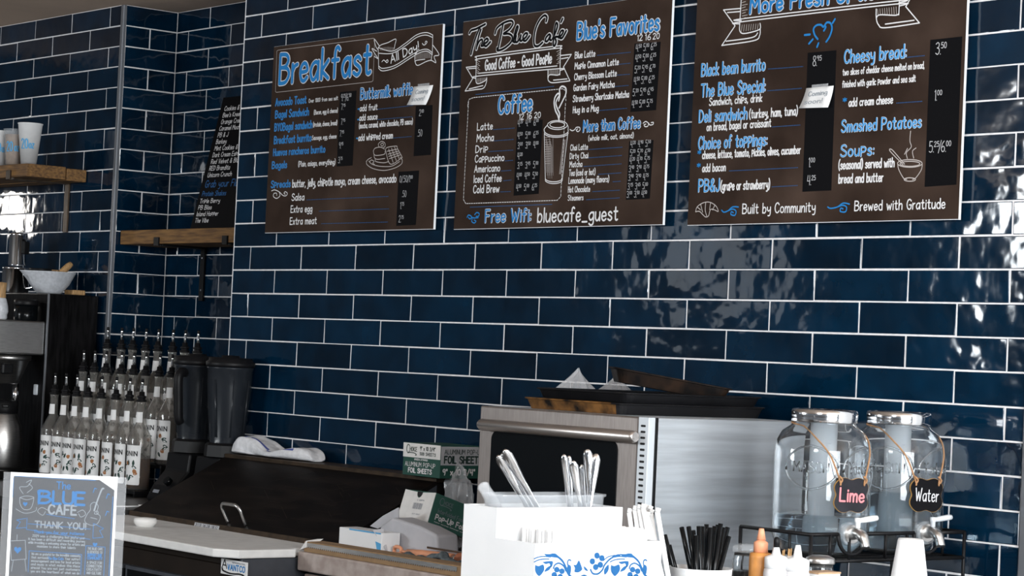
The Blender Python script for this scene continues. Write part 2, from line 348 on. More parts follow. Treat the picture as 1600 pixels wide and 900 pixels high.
# ------------------------------------------------------------------ hand lettering: a single-stroke alphabet
GLY = {
'A': '!0,0 2.4,10 4.8,0;!.9,3.5 3.9,3.5', 'B': '!0,0 0,10;0,10 3,9.6 4.1,7.8 2.8,5.7 .2,5.4;.2,5.4 3.6,4.9 4.6,2.7 3,.3 0,0',
'C': '4.5,8.2 3.6,9.6 2.3,10 .8,8.6 0,5 .8,1.4 2.3,0 3.7,.5 4.5,1.9', 'D': '!0,0 0,10;0,10 2.8,9.2 4.6,5 2.8,.8 0,0',
'E': '!3.8,10 0,10 0,0 3.9,0;!0,5.2 3.2,5.2', 'F': '!3.8,10 0,10 0,0;!0,5.2 3.1,5.2',
'G': '4.5,8.4 3.6,9.6 2.3,10 .8,8.6 0,5 .8,1.4 2.3,0 4,.8 4.6,4.4 4.6,4.4 2.6,4.4', 'H': '!0,0 0,10;!4.2,0 4.2,10;!0,5.2 4.2,5.2',
'I': '!.2,0 .2,10', 'J': '3.2,10 3.2,2.5 2,0 .6,.5 0,2.2', 'K': '!0,0 0,10;!4,10 0,4.8 4.3,0', 'L': '!0,10 0,0 3.7,0',
'M': '!0,0 .5,10 2.9,4 5.3,10 5.8,0', 'N': '!0,0 0,10 4.3,0 4.3,10', 'O': '2.4,10 .7,8.8 0,5 .7,1.2 2.4,0 4.1,1.2 4.8,5 4.1,8.8 2.4,10',
'P': '!0,0 0,10;0,10 3.3,9.4 4.3,7.3 3.2,5 0,4.4', 'Q': '2.4,10 .7,8.8 0,5 .7,1.2 2.4,0 4.1,1.2 4.8,5 4.1,8.8 2.4,10;!3,2.6 5,-.6',
'R': '!0,0 0,10;0,10 3.2,9.5 4.2,7.4 3,5.1 0,4.6;!1.6,4.7 4.4,0', 'S': '4.2,8.5 3.4,9.7 2.2,10 .7,9 .5,6.9 2.3,5.3 4.1,3.6 4.1,1.3 2.4,0 .9,.3 0,1.6',
'T': '!0,10 4.6,10;!2.3,10 2.3,0', 'U': '0,10 0,3 .9,.5 2.3,0 3.7,.6 4.5,3 4.5,10', 'V': '!0,10 2.3,0 4.6,10', 'W': '!0,10 1.6,0 3.2,7 4.8,0 6.4,10',
'X': '!0,10 4.4,0;!4.4,10 0,0', 'Y': '!0,10 2.2,5 4.4,10;!2.2,5 2.2,0', 'Z': '!0,10 4.2,10 0,0 4.3,0',
'a': '3.5,5.2 2.3,6 .7,5 0,2.6 .9,.2 2.2,.4 3.5,2.8;!3.6,6 3.6,0', 'b': '!0,10 0,0;0,3.4 1.4,5.9 3,5.3 3.6,3 2.8,.5 1.3,0 0,1.2',
'c': '3.3,4.9 2.2,6 .7,5.2 0,3 .7,.7 2.1,0 3.3,1.1', 'd': '!3.6,10 3.6,0;3.6,3.6 2.2,5.9 .7,5.3 0,3 .8,.5 2.3,0 3.6,1.5',
'e': '0,3 3.2,3.4 2.8,5.4 1.6,6 .4,4.9 0,2.8 .6,.6 1.9,0 3.3,1.1', 'f': '3.2,9.2 2.4,10 1.5,9.3 1.2,7 1.2,0;!0,5.8 2.8,5.8',
'g': '3.5,5.2 2.3,6 .7,5 0,3 .8,.9 2.1,.7 3.5,2.6;3.6,6 3.6,-.8 2.8,-2.7 1.4,-3 .2,-2', 'h': '!0,10 0,0;0,3.4 1.5,5.9 2.9,5.5 3.3,3.8 3.3,0',
'i': '!.2,6 .2,0;!.2,8 .2,8.5', 'j': '1.4,6 1.4,-1 .8,-2.6 -.4,-2.6;!1.4,8 1.4,8.5', 'k': '!0,10 0,0;!3,6 0,2.7 3.2,0', 'l': '!.2,10 .2,0',
'm': '!0,6 0,0;0,3.6 1.1,5.9 2.2,5.5 2.5,4 2.5,0;2.5,3.6 3.6,5.9 4.7,5.5 5,4 5,0', 'n': '!0,6 0,0;0,3.4 1.5,5.9 2.8,5.5 3.2,3.8 3.2,0',
'o': '1.8,6 .5,5.1 0,3 .5,.9 1.8,0 3.1,.9 3.6,3 3.1,5.1 1.8,6', 'p': '!0,7.4 0,-.6;0,7.4 2.6,7.2 3.5,5.4 2.6,3.4 0,3', 'q': '3.5,5.2 2.3,6 .7,5 0,2.6 .9,.2 2.2,.4 3.5,2.8;!3.6,6 3.6,-3',
'r': '!0,6 0,0;0,3.4 1,5.3 2.3,5.9', 's': '2.9,5 1.8,6 .5,5.3 .5,4 2.5,2.5 2.9,1.1 1.6,0 0,.9', 't': '1.3,9 1.3,1.6 2,.1 3,.5;!0,6.2 2.8,6.2',
'u': '0,6 0,2 .9,.1 2.2,.5 3.2,2.6;!3.3,6 3.3,0', 'v': '!0,6 1.6,0 3.2,6', 'w': '!0,6 1.2,0 2.5,4.6 3.8,0 5,6', 'x': '!0,6 3.1,0;!3.1,6 0,0',
'y': '0,6 .3,3 1.6,2 3.3,3.4;3.4,6 3.3,-.6 2.4,-2.7 .9,-2.8', 'z': '!0,6 3,6 0,0 3.1,0',
'0': '1.9,10 .5,8.6 0,5 .5,1.4 1.9,0 3.3,1.4 3.8,5 3.3,8.6 1.9,10', '1': '!.2,8.4 1.2,10 1.2,0', '2': '.1,8 .9,9.7 2.3,10 3.5,8.8 3.3,6.6 0,0 0,0 3.8,0',
'3': '.2,8.8 1.8,10 3.3,8.8 3,6.4 1.4,5.5 1.4,5.5 3.3,4.6 3.6,2 2,0 0,1.2', '4': '!.6,10 0,4.2 3.6,4.2;!3.1,10 3.1,0', '5': '3.4,10 3.4,10 .5,10 .5,10 .3,5.6 .3,5.6 2.2,6.2 3.6,4.4 3.3,1.2 1.7,0 0,.8',
'6': '3,9.8 1,7.4 0,3.4 .6,.8 2,0 3.4,1.2 3.4,3.8 2,5 .3,3.6', '7': '!0,10 3.7,10 1.2,0', '8': '1.9,5.4 .5,7 .7,9.2 1.9,10 3.2,9.2 3.2,7 1.9,5.4 .2,3.4 .4,.9 1.9,0 3.5,.9 3.6,3.4 1.9,5.4',
'9': '3.4,8 2.2,10 .5,9 .2,6.6 1.5,5.2 3.3,6.8 3.4,8 3.2,3 2.6,0', '.': '!.1,0 .1,.5', ',': '!.4,.6 0,-1.4', ':': '!.1,1 .1,1.5;!.1,5 .1,5.5', '!': '!.2,10 .2,3.2;!.2,0 .2,.5',
'-': '!0,4.2 2.4,4.2', '_': '!0,-.6 3.8,-.6', '/': '!0,-1 3,10.5', "'": '!.2,10 .2,7.6', '"': '!0,10 0,7.8;!1.3,10 1.3,7.8', '(': '1.6,11 .3,8 0,4.6 .3,1.4 1.6,-1.4', ')': '0,11 1.3,8 1.6,4.6 1.3,1.4 0,-1.4',
'&': '4.2,0 1,6.6 1,9 2.2,10 3.2,8.6 2.4,6.6 .4,4 0,1.8 1.4,0 3,.9 4.2,4.2', '+': '!0,4.4 3,4.4;!1.5,6 1.5,2.8', '*': '!1,8 1,5;!-.2,7.3 2.2,5.7;!2.2,7.3 -.2,5.7',
'\u00e9': '0,3 3.2,3.4 2.8,5.4 1.6,6 .4,4.9 0,2.8 .6,.6 1.9,0 3.3,1.1;!1.5,7.6 3,9.6',
}
_cache = {}
def glyph(ch):
    if ch in _cache: return _cache[ch]
    strokes = []; w = 0
    for s in GLY[ch].split(';'):
        sharp = s.startswith('!')
        pts = [tuple(float(q) for q in p.split(',')) for p in s.lstrip('!').split()]
        w = max(w, max(p[0] for p in pts))
        strokes.append(pts if sharp else bez(pts, 5))
    _cache[ch] = (w, strokes); return _cache[ch]
def lay(text, gap=1.7, space=3.6):
    """strokes of a line of text with cap height 10, and its length"""
    x = 0; out = []
    for ch in text:
        if ch == ' ': x += space; continue
        w, st = glyph(ch)
        for s in st: out.append([(p[0] + x, p[1]) for p in s])
        x += w + gap
    return out, x - gap
_step = [0]
LAYER = [0.00006]
def ribbon(mb, pts, t, fn, lift=0.0):
    """flat round-ended pen stroke of width t along 2D points, placed by fn(u, v, lift)"""
    P = [Vector(p) for p in pts]
    _step[0] = (_step[0] + 1) % 4
    k_ = LAYER[0]
    lift = lift + _step[0] * 2 * k_      # crossing strokes lie on one another, never in one plane
    Q = [P[0]]
    for p in P[1:]:
        if (p - Q[-1]).length > 1e-6: Q.append(p)
    if len(Q) < 2: Q.append(Q[0] + Vector((t * 0.05, 0)))
    h = t / 2; bm = mb.bm
    runs = [[Q[0]]]                      # split at sharp corners so that no piece folds over itself
    for i in range(1, len(Q)):
        runs[-1].append(Q[i])
        if i < len(Q) - 1 and ((Q[i] - Q[i - 1]).normalized() + (Q[i + 1] - Q[i]).normalized()).length < 1.45: runs.append([Q[i]])
    caps = [Q[0], Q[-1]] + [r[0] for r in runs[1:]]
    tot = len(Q); done = 0
    for r in runs:
        N = len(r); segs = [(r[i + 1] - r[i]).normalized() for i in range(N - 1)]
        Lv = []; Rv = []
        for i in range(N):
            p = segs[max(i - 1, 0)]; q = segs[min(i, N - 2)]
            m = (p + q).normalized(); n = Vector((-m.y, m.x)); k = h / max(0.6, n.dot(Vector((-q.y, q.x))))
            z = lift + 1.5 * k_ * (done + i) / tot
            c1, c2 = r[i] + n * k, r[i] - n * k
            Lv.append(bm.verts.new(fn(c1.x, c1.y, z))); Rv.append(bm.verts.new(fn(c2.x, c2.y, z)))
        for i in range(N - 1):
            f = bm.faces.new((Lv[i], Lv[i + 1], Rv[i + 1], Rv[i])); f.material_index = mb.mi
        done += N
    for j, c in enumerate(caps):
        z = lift + k_ * (1.7 + 0.2 * j)
        f = bm.faces.new([bm.verts.new(fn(c.x + h * math.cos(q * PI / 5), c.y + h * math.sin(q * PI / 5), z)) for q in range(10)])
        f.material_index = mb.mi
def write(mb, text, u, v, width, cap, t, fn, lift=0.0, rot=0.0, gap=1.7, space=3.6, slant=0.0):
    st, L = lay(text, gap, space)
    sx = width / max(L, 0.1); sy = cap / 10; c, s = math.cos(rot), math.sin(rot)
    for q in st:
        pp = []
        for x, y in q:
            a = x * sx + slant * y * sy; b = y * sy
            pp.append((u + a * c - b * s, v + a * s + b * c))
        ribbon(mb, pp, t, fn, lift)
def price(mb, text, u, v, width, cap, t, fn, lift=0.0):
    """prices with raised cents, e.g. 4.50 5.00 6.25"""
    n = len(text.split()); cell = width / n
    for i, p in enumerate(text.split()):
        x = u + i * cell
        k = 0.82 if n > 1 else 1.0
        for piece in p.split('/'):
            if piece != p.split('/')[0]:
                write(mb, '/', x, v, cap * 0.32, cap, t, fn, lift); x += cap * 0.36
            if '.' in piece and not piece.startswith('.'):
                a, b = piece.split('.')
                wa = lay(a)[1] * cap * 0.105
                write(mb, a, x, v, wa, cap, t, fn, lift); write(mb, '.', x + wa + cap * 0.12, v, cap * 0.02, cap * 0.5, t, fn, lift)
                write(mb, b, x + wa + cap * 0.20, v + cap * 0.5, cap * 0.56, cap * 0.48, t * 0.85, fn, lift); x += wa + cap * 0.72
            else:
                write(mb, piece, x, v, lay(piece)[1] * cap * 0.105, cap, t, fn, lift); x += lay(piece)[1] * cap * 0.105 + cap * 0.1

# ------------------------------------------------------------------ setting
TW, TH = 0.303, 0.078          # tile module
def wall_tiles(name, org, ud, nrm, u0, u1, z0, z1, zline, uoff, parity, seed, full=False):
    """tiles laid in half bond on a grout bed; org + ud*u + z; zline: height of joint line 0"""
    rnd = random.Random(seed)
    org, ud, nrm = Vector(org), Vector(ud), Vector(nrm)
    mb = MB()
    def P(u, z, d): return org + ud * u + Vector((0, 0, z)) + nrm * d
    # grout bed
    mb.mi = 0
    bm = mb.bm
    a = [P(u0, z0, 0.0), P(u1, z0, 0.0), P(u1, z1, 0.0), P(u0, z1, 0.0)]
    mb.prism(a, nrm * -0.012)
    mb.mi = 1
    g, gv = 0.0021, 0.0026
    k = math.floor((zline - z1) / TH) - 1
    while zline - k * TH > z0:
        zt, zb = zline - k * TH, zline - (k + 1) * TH
        sh = uoff + (0.0 if (k + parity) % 2 == 0 else 0.5 * TW)
        c = math.floor((u0 - sh) / TW) - 1
        while sh + c * TW < u1:
            ua, ub = sh + c * TW, sh + (c + 1) * TW
            a, b = max(ua, u0), min(ub, u1); t_, b_ = min(zt, z1), max(zb, z0)
            c += 1
            if b - a < 0.012 or t_ - b_ < 0.012: continue
            q = lambda s=0.0008: rnd.uniform(-s, s)
            pts = [(a + gv + q(), b_ + g + q()), (b - gv + q(), b_ + g + q()), (b - gv + q(), t_ - g + q()), (a + gv + q(), t_ - g + q())]
            tu, tz = rnd.gauss(0, 0.006), rnd.gauss(0, 0.012)
            cu, cz = (a + b) / 2, (t_ + b_) / 2
            e = 0.0016
            out = [bm.verts.new(P(u, z, -0.0015)) for u, z in pts]
            mid = [bm.verts.new(P(u, z, 0.0004)) for u, z in pts]
            ins = []
            for u, z in pts:
                uu = u + (e if u < cu else -e); zz = z + (e if z < cz else -e)
                d = 0.0011 + max(-0.0005, min(0.0009, (uu - cu) * tu + (zz - cz) * tz))
                ins.append(bm.verts.new(P(uu, zz, d)))
            fs = [bm.faces.new(ins)]
            for i in range(4):
                j = (i + 1) % 4
                fs.append(bm.faces.new((mid[i], mid[j], ins[j], ins[i])))
                fs.append(bm.faces.new((out[i], out[j], mid[j], mid[i])))
            for f in fs: f.material_index = 1
        k += 1
    return structure(mb.build(name, [M['grout'], M['tile']]))

CEIL = 2.769
YL, YB = 0.1463, 0.3819        # faces of the left wall and of the alcove's back wall
XM, XE = -0.105, 3.237         # main wall from the alcove to its right end
ZL0 = 1.83102
wall_tiles('wall_back', (0, 0, 0), (1, 0, 0), (0, -1, 0), XM, XE, 0.0, CEIL, ZL0, 0.0, 0, 1)
wall_tiles('wall_left', (0, YL, 0), (1, 0, 0), (0, -1, 0), -3.2, -1.212, 0.0, CEIL, CEIL, -1.29738, 0, 2)
wall_tiles('wall_alcove_side', (-1.195, 0, 0), (0, 1, 0), (1, 0, 0), YL + 0.010, YB, 0.0, CEIL, CEIL, YB - 0.0005 - TW * 0.5 + 0.033, 1, 3)
wall_tiles('wall_alcove_back', (0, YB, 0), (1, 0, 0), (0, -1, 0), -1.195, 0.1, 0.0, CEIL, CEIL, -0.95802, 0, 4)
mb = MB(); mb.span((XM + 0.001, 0.013, 0), (XE, 0.42, CEIL)); structure(mb.build('wall_core', M['wallpaint']))
mb = MB(); mb.span((-3.2, YL + 0.014, 0), (-1.21, 0.5, CEIL)); structure(mb.build('wall_left_core', M['wallpaint']))
mb = MB(); mb.span((-1.209, YB + 0.014, 0), (0.1, 0.5, CEIL)); structure(mb.build('wall_alcove_core', M['wallpaint']))
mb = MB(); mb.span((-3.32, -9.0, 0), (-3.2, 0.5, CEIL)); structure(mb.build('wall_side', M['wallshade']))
mb = MB(); mb.span((3.266, 0.02, 0), (9.0, 0.14, CEIL)); structure(mb.build('wall_right', M['wallpaint']))
# corner profiles
mb = MB(); mb.span((-1.213, YL - 0.003, 0), (-1.192, YL + 0.011, CEIL), 0.002); structure(mb.build('trim_1', M['trim']))
mb = MB(); mb.span((XE, -0.006, 0), (XE + 0.03, 0.06, CEIL), 0.004); structure(mb.build('trim_2', M['trim']))
mb = MB(); mb.span((XM - 0.0015, -0.0012, 0), (XM + 0.0025, 0.04, CEIL)); structure(mb.build('trim_3', M['grout']))
mb = MB(); mb.span((-3.2, -9.0, CEIL), (9.0, 0.5, CEIL + 0.1)); structure(mb.build('ceiling', M['paint']))
mb = MB(); mb.span((-3.2, -9.0, -0.1), (9.0, 0.5, 0.0)); structure(mb.build('floor', M['floor']))

# ------------------------------------------------------------------ what is written on the three menu boards (metres from each board's lower left corner)
BOARD_1 = {
    'big': [('Breakfast', 0.046, 0.491, 0.5102, 0.0956)],
    'frame': [[(0.0216, 0.5999),(0.0281, 0.6027),(0.5658, 0.5996),(0.5721, 0.596),(0.5736, 0.4673),(0.5663, 0.4642),(0.0303, 0.4632),(0.0249, 0.4668),(0.0216, 0.5999)]],
    'white_tilt': [('All Day!', 0.6639, 0.5151, 0.1432, 0.0254, 0.222)],
    'ribbon': [[(0.6, 0.5041),(0.5924, 0.5688)], [(0.5924, 0.5688),(0.6669, 0.5522),(0.7315, 0.5705),(0.7878, 0.5922),(0.8376, 0.596),(0.8711, 0.5856)], [(0.5984, 0.5506),(0.6674, 0.5456),(0.7321, 0.5626),(0.7884, 0.5844),(0.8347, 0.5885),(0.8695, 0.5789)], [(0.6, 0.5041),(0.6232, 0.4941),(0.6859, 0.4995),(0.7572, 0.5216),(0.8066, 0.5362),(0.8457, 0.5385),(0.8729, 0.5262)], [(0.6002, 0.5107),(0.6226, 0.5021),(0.6853, 0.507),(0.7566, 0.5295),(0.806, 0.5432),(0.8452, 0.5446),(0.8724, 0.5323)], [(0.8711, 0.5856),(0.8729, 0.5262)], [(0.5924, 0.5688),(0.6091, 0.5764),(0.6423, 0.5804),(0.6824, 0.5883),(0.6801, 0.5709),(0.6774, 0.5589)], [(0.5996, 0.5726),(0.5698, 0.5971),(0.5792, 0.5742),(0.593, 0.5621)], [(0.5953, 0.534),(0.5593, 0.5677),(0.5858, 0.5577)], [(0.5938, 0.5341),(0.5742, 0.5426)], [(0.7856, 0.5291),(0.7884, 0.5107),(0.8023, 0.4989),(0.8445, 0.5076),(0.8692, 0.5093),(0.8932, 0.5008),(0.8832, 0.5203),(0.9068, 0.5246),(0.8734, 0.5554)], [(0.8692, 0.5093),(0.8715, 0.5263)], [(0.787, 0.5108),(0.7953, 0.5146),(0.8368, 0.5151)], [(0.6157, 0.5229),(0.6243, 0.5276),(0.6335, 0.5234),(0.6414, 0.5184),(0.6485, 0.5223),(0.6437, 0.5271),(0.6365, 0.5232)], [(0.8201, 0.5646),(0.8277, 0.5589),(0.8375, 0.5607),(0.8442, 0.5671),(0.8369, 0.5694),(0.8345, 0.5635)]],
    'hatch': [[(0.6046, 0.567),(0.6052, 0.5594)], [(0.6114, 0.5669),(0.612, 0.5587)], [(0.6181, 0.5668),(0.6188, 0.558)], [(0.6248, 0.5668),(0.6256, 0.5572)], [(0.6315, 0.5667),(0.6324, 0.5565)], [(0.6383, 0.5666),(0.6391, 0.5558)], [(0.6449, 0.5666),(0.6459, 0.5551)], [(0.6517, 0.5656),(0.6526, 0.5548)], [(0.6585, 0.5647),(0.6593, 0.5545)], [(0.6652, 0.5637),(0.666, 0.5542)], [(0.6719, 0.5628),(0.6726, 0.554)], [(0.7909, 0.5348),(0.7922, 0.5182)], [(0.7973, 0.5348),(0.7986, 0.5182)], [(0.8038, 0.5347),(0.8051, 0.5182)], [(0.8103, 0.5347),(0.8116, 0.5182)], [(0.8167, 0.5346),(0.818, 0.5181)], [(0.8232, 0.5346),(0.8245, 0.5181)], [(0.8296, 0.5346),(0.8309, 0.5181)], [(0.836, 0.5345),(0.8373, 0.518)], [(0.8424, 0.5345),(0.8437, 0.518)], [(0.8488, 0.5344),(0.8501, 0.518)], [(0.8552, 0.5344),(0.8565, 0.518)], [(0.8616, 0.5344),(0.8629, 0.5179)]],
    'blue': [('Avocado Toast', 0.0291, 0.4186, 0.1781, 0.0234),('Bagel Sandwich', 0.0312, 0.3783, 0.194, 0.0234),('BYOBagel sandwich', 0.0307, 0.3359, 0.2176, 0.0233),('Breakfast burrito', 0.032, 0.2938, 0.215, 0.0233),('Huevos rancheros burrito', 0.0305, 0.2543, 0.2971, 0.0218),('Bagels', 0.0267, 0.2124, 0.0859, 0.0219),('Spreads', 0.0261, 0.1493, 0.1131, 0.0218)],
    'small': [('Over 1000 from sea salt', 0.2233, 0.4182, 0.1634, 0.0119),('(Bacon, egg & cheese)', 0.2561, 0.3782, 0.133, 0.0137),('(protein, cheese, bread)', 0.2554, 0.3386, 0.1339, 0.0146),('Sausage, egg, cheese', 0.2526, 0.2964, 0.1363, 0.0137),('(Plain, asiago, everything)', 0.1805, 0.2133, 0.209, 0.0165),('(mocha, caramel, white chocolate, PB sauce)', 0.5102, 0.3213, 0.2795, 0.0169)],
    'white': [('butter, jelly, chipotle mayo, cream cheese, avocado', 0.1528, 0.1472, 0.5666, 0.0241),('Salsa', 0.1529, 0.104, 0.0701, 0.0216),('Extra egg', 0.1503, 0.0653, 0.1213, 0.0216),('Extra meat', 0.1485, 0.0264, 0.1518, 0.0216),('add fruit', 0.5104, 0.3752, 0.0925, 0.0187),('add sauce', 0.5105, 0.3456, 0.0949, 0.0187),('add whipped cream', 0.5097, 0.2827, 0.181, 0.0195)],
    'swirl': [[(0.0308, 0.1385),(0.0496, 0.1414),(0.0768, 0.1339),(0.1005, 0.1216),(0.1193, 0.1211),(0.1246, 0.1285),(0.1122, 0.1338),(0.1051, 0.129),(0.1129, 0.1255)], [(0.0768, 0.1339),(0.0817, 0.1212),(0.0635, 0.1133),(0.0439, 0.1197),(0.0461, 0.1297),(0.0612, 0.1302),(0.0634, 0.1226)]],
    'dots': [[(0.2392, 0.1041),(0.6852, 0.104)], [(0.3127, 0.0663),(0.6882, 0.0658)], [(0.3291, 0.026),(0.6882, 0.0254)], [(0.6051, 0.3761),(0.7903, 0.3777)], [(0.6077, 0.3442),(0.7894, 0.3436)], [(0.6944, 0.283),(0.7869, 0.2836)]],
    'strip': [[(0.3957, 0.4421),(0.4856, 0.4417),(0.4833, 0.2063),(0.3972, 0.2059)], [(0.8012, 0.3757),(0.8847, 0.3741),(0.8884, 0.2238),(0.8019, 0.2233)], [(0.7288, 0.1784),(0.8328, 0.1788),(0.8297, 0.0145),(0.7302, 0.013)]],
    'price': [('9.25/6.50', 0.4045, 0.4132, 0.0733, 0.0216),('7.95', 0.4083, 0.385, 0.031, 0.0189),('7.95', 0.4107, 0.3376, 0.031, 0.0189),('7.95', 0.4075, 0.3004, 0.035, 0.0189),('9.95', 0.4066, 0.2627, 0.0392, 0.0194),('3.75', 0.4056, 0.2163, 0.0364, 0.0194),('2.00', 0.8217, 0.3442, 0.0334, 0.0189),('.50', 0.8179, 0.2824, 0.0349, 0.0198),('0/.50/1.00', 0.7381, 0.1456, 0.0908, 0.0195),('.50', 0.7534, 0.1008, 0.0338, 0.0187),('1.75', 0.7478, 0.0644, 0.0358, 0.0202),('2.75', 0.7432, 0.024, 0.0404, 0.0202)],
    'head': [('Buttermilk waffle', 0.5106, 0.4128, 0.2716, 0.0333)],
    'star': [[(0.4998, 0.3827),(0.506, 0.3824)], [(0.501, 0.3496),(0.5072, 0.3493)], [(0.4998, 0.2908),(0.5059, 0.2905)]],
    'sketch': [[(0.5582, 0.216),(0.5679, 0.2224),(0.5845, 0.227)], [(0.7456, 0.2146),(0.7351, 0.2228)], [(0.5582, 0.216),(0.5638, 0.2054),(0.5975, 0.1923),(0.6553, 0.1848),(0.7113, 0.1908),(0.7433, 0.2021),(0.7463, 0.2145)], [(0.5717, 0.2171),(0.5861, 0.2078),(0.6171, 0.2004),(0.6577, 0.1966),(0.6976, 0.1975),(0.7329, 0.2096)], [(0.6568, 0.2487),(0.6663, 0.2554),(0.7126, 0.2574),(0.7185, 0.2501),(0.7428, 0.2248),(0.7387, 0.2187),(0.6851, 0.2035),(0.6568, 0.2487)], [(0.6713, 0.2343),(0.7257, 0.2419)], [(0.6791, 0.2202),(0.7346, 0.2298)], [(0.6734, 0.25),(0.7001, 0.2076)], [(0.6879, 0.2521),(0.7162, 0.2129)], [(0.7029, 0.2546),(0.7303, 0.2175)], [(0.6659, 0.2436),(0.7199, 0.2481)], [(0.6752, 0.2274),(0.7308, 0.2359)], [(0.593, 0.2473),(0.6025, 0.2557),(0.6293, 0.2577),(0.652, 0.2508)], [(0.593, 0.2473),(0.5972, 0.2372),(0.6111, 0.2327),(0.6513, 0.2351),(0.6552, 0.2448)], [(0.5972, 0.2372),(0.6016, 0.2251),(0.6189, 0.2205),(0.6557, 0.2219)], [(0.6052, 0.223),(0.6093, 0.2141),(0.65, 0.2087),(0.6765, 0.2116)], [(0.6226, 0.258),(0.6184, 0.2681),(0.6346, 0.2753),(0.6518, 0.2694),(0.654, 0.2587),(0.6462, 0.2562)], [(0.6287, 0.2657),(0.6384, 0.27),(0.6455, 0.2649),(0.6392, 0.2605),(0.6322, 0.2631)], [(0.5754, 0.2142),(0.5851, 0.2198),(0.5991, 0.2145),(0.5927, 0.2096),(0.6032, 0.2052)]],
}
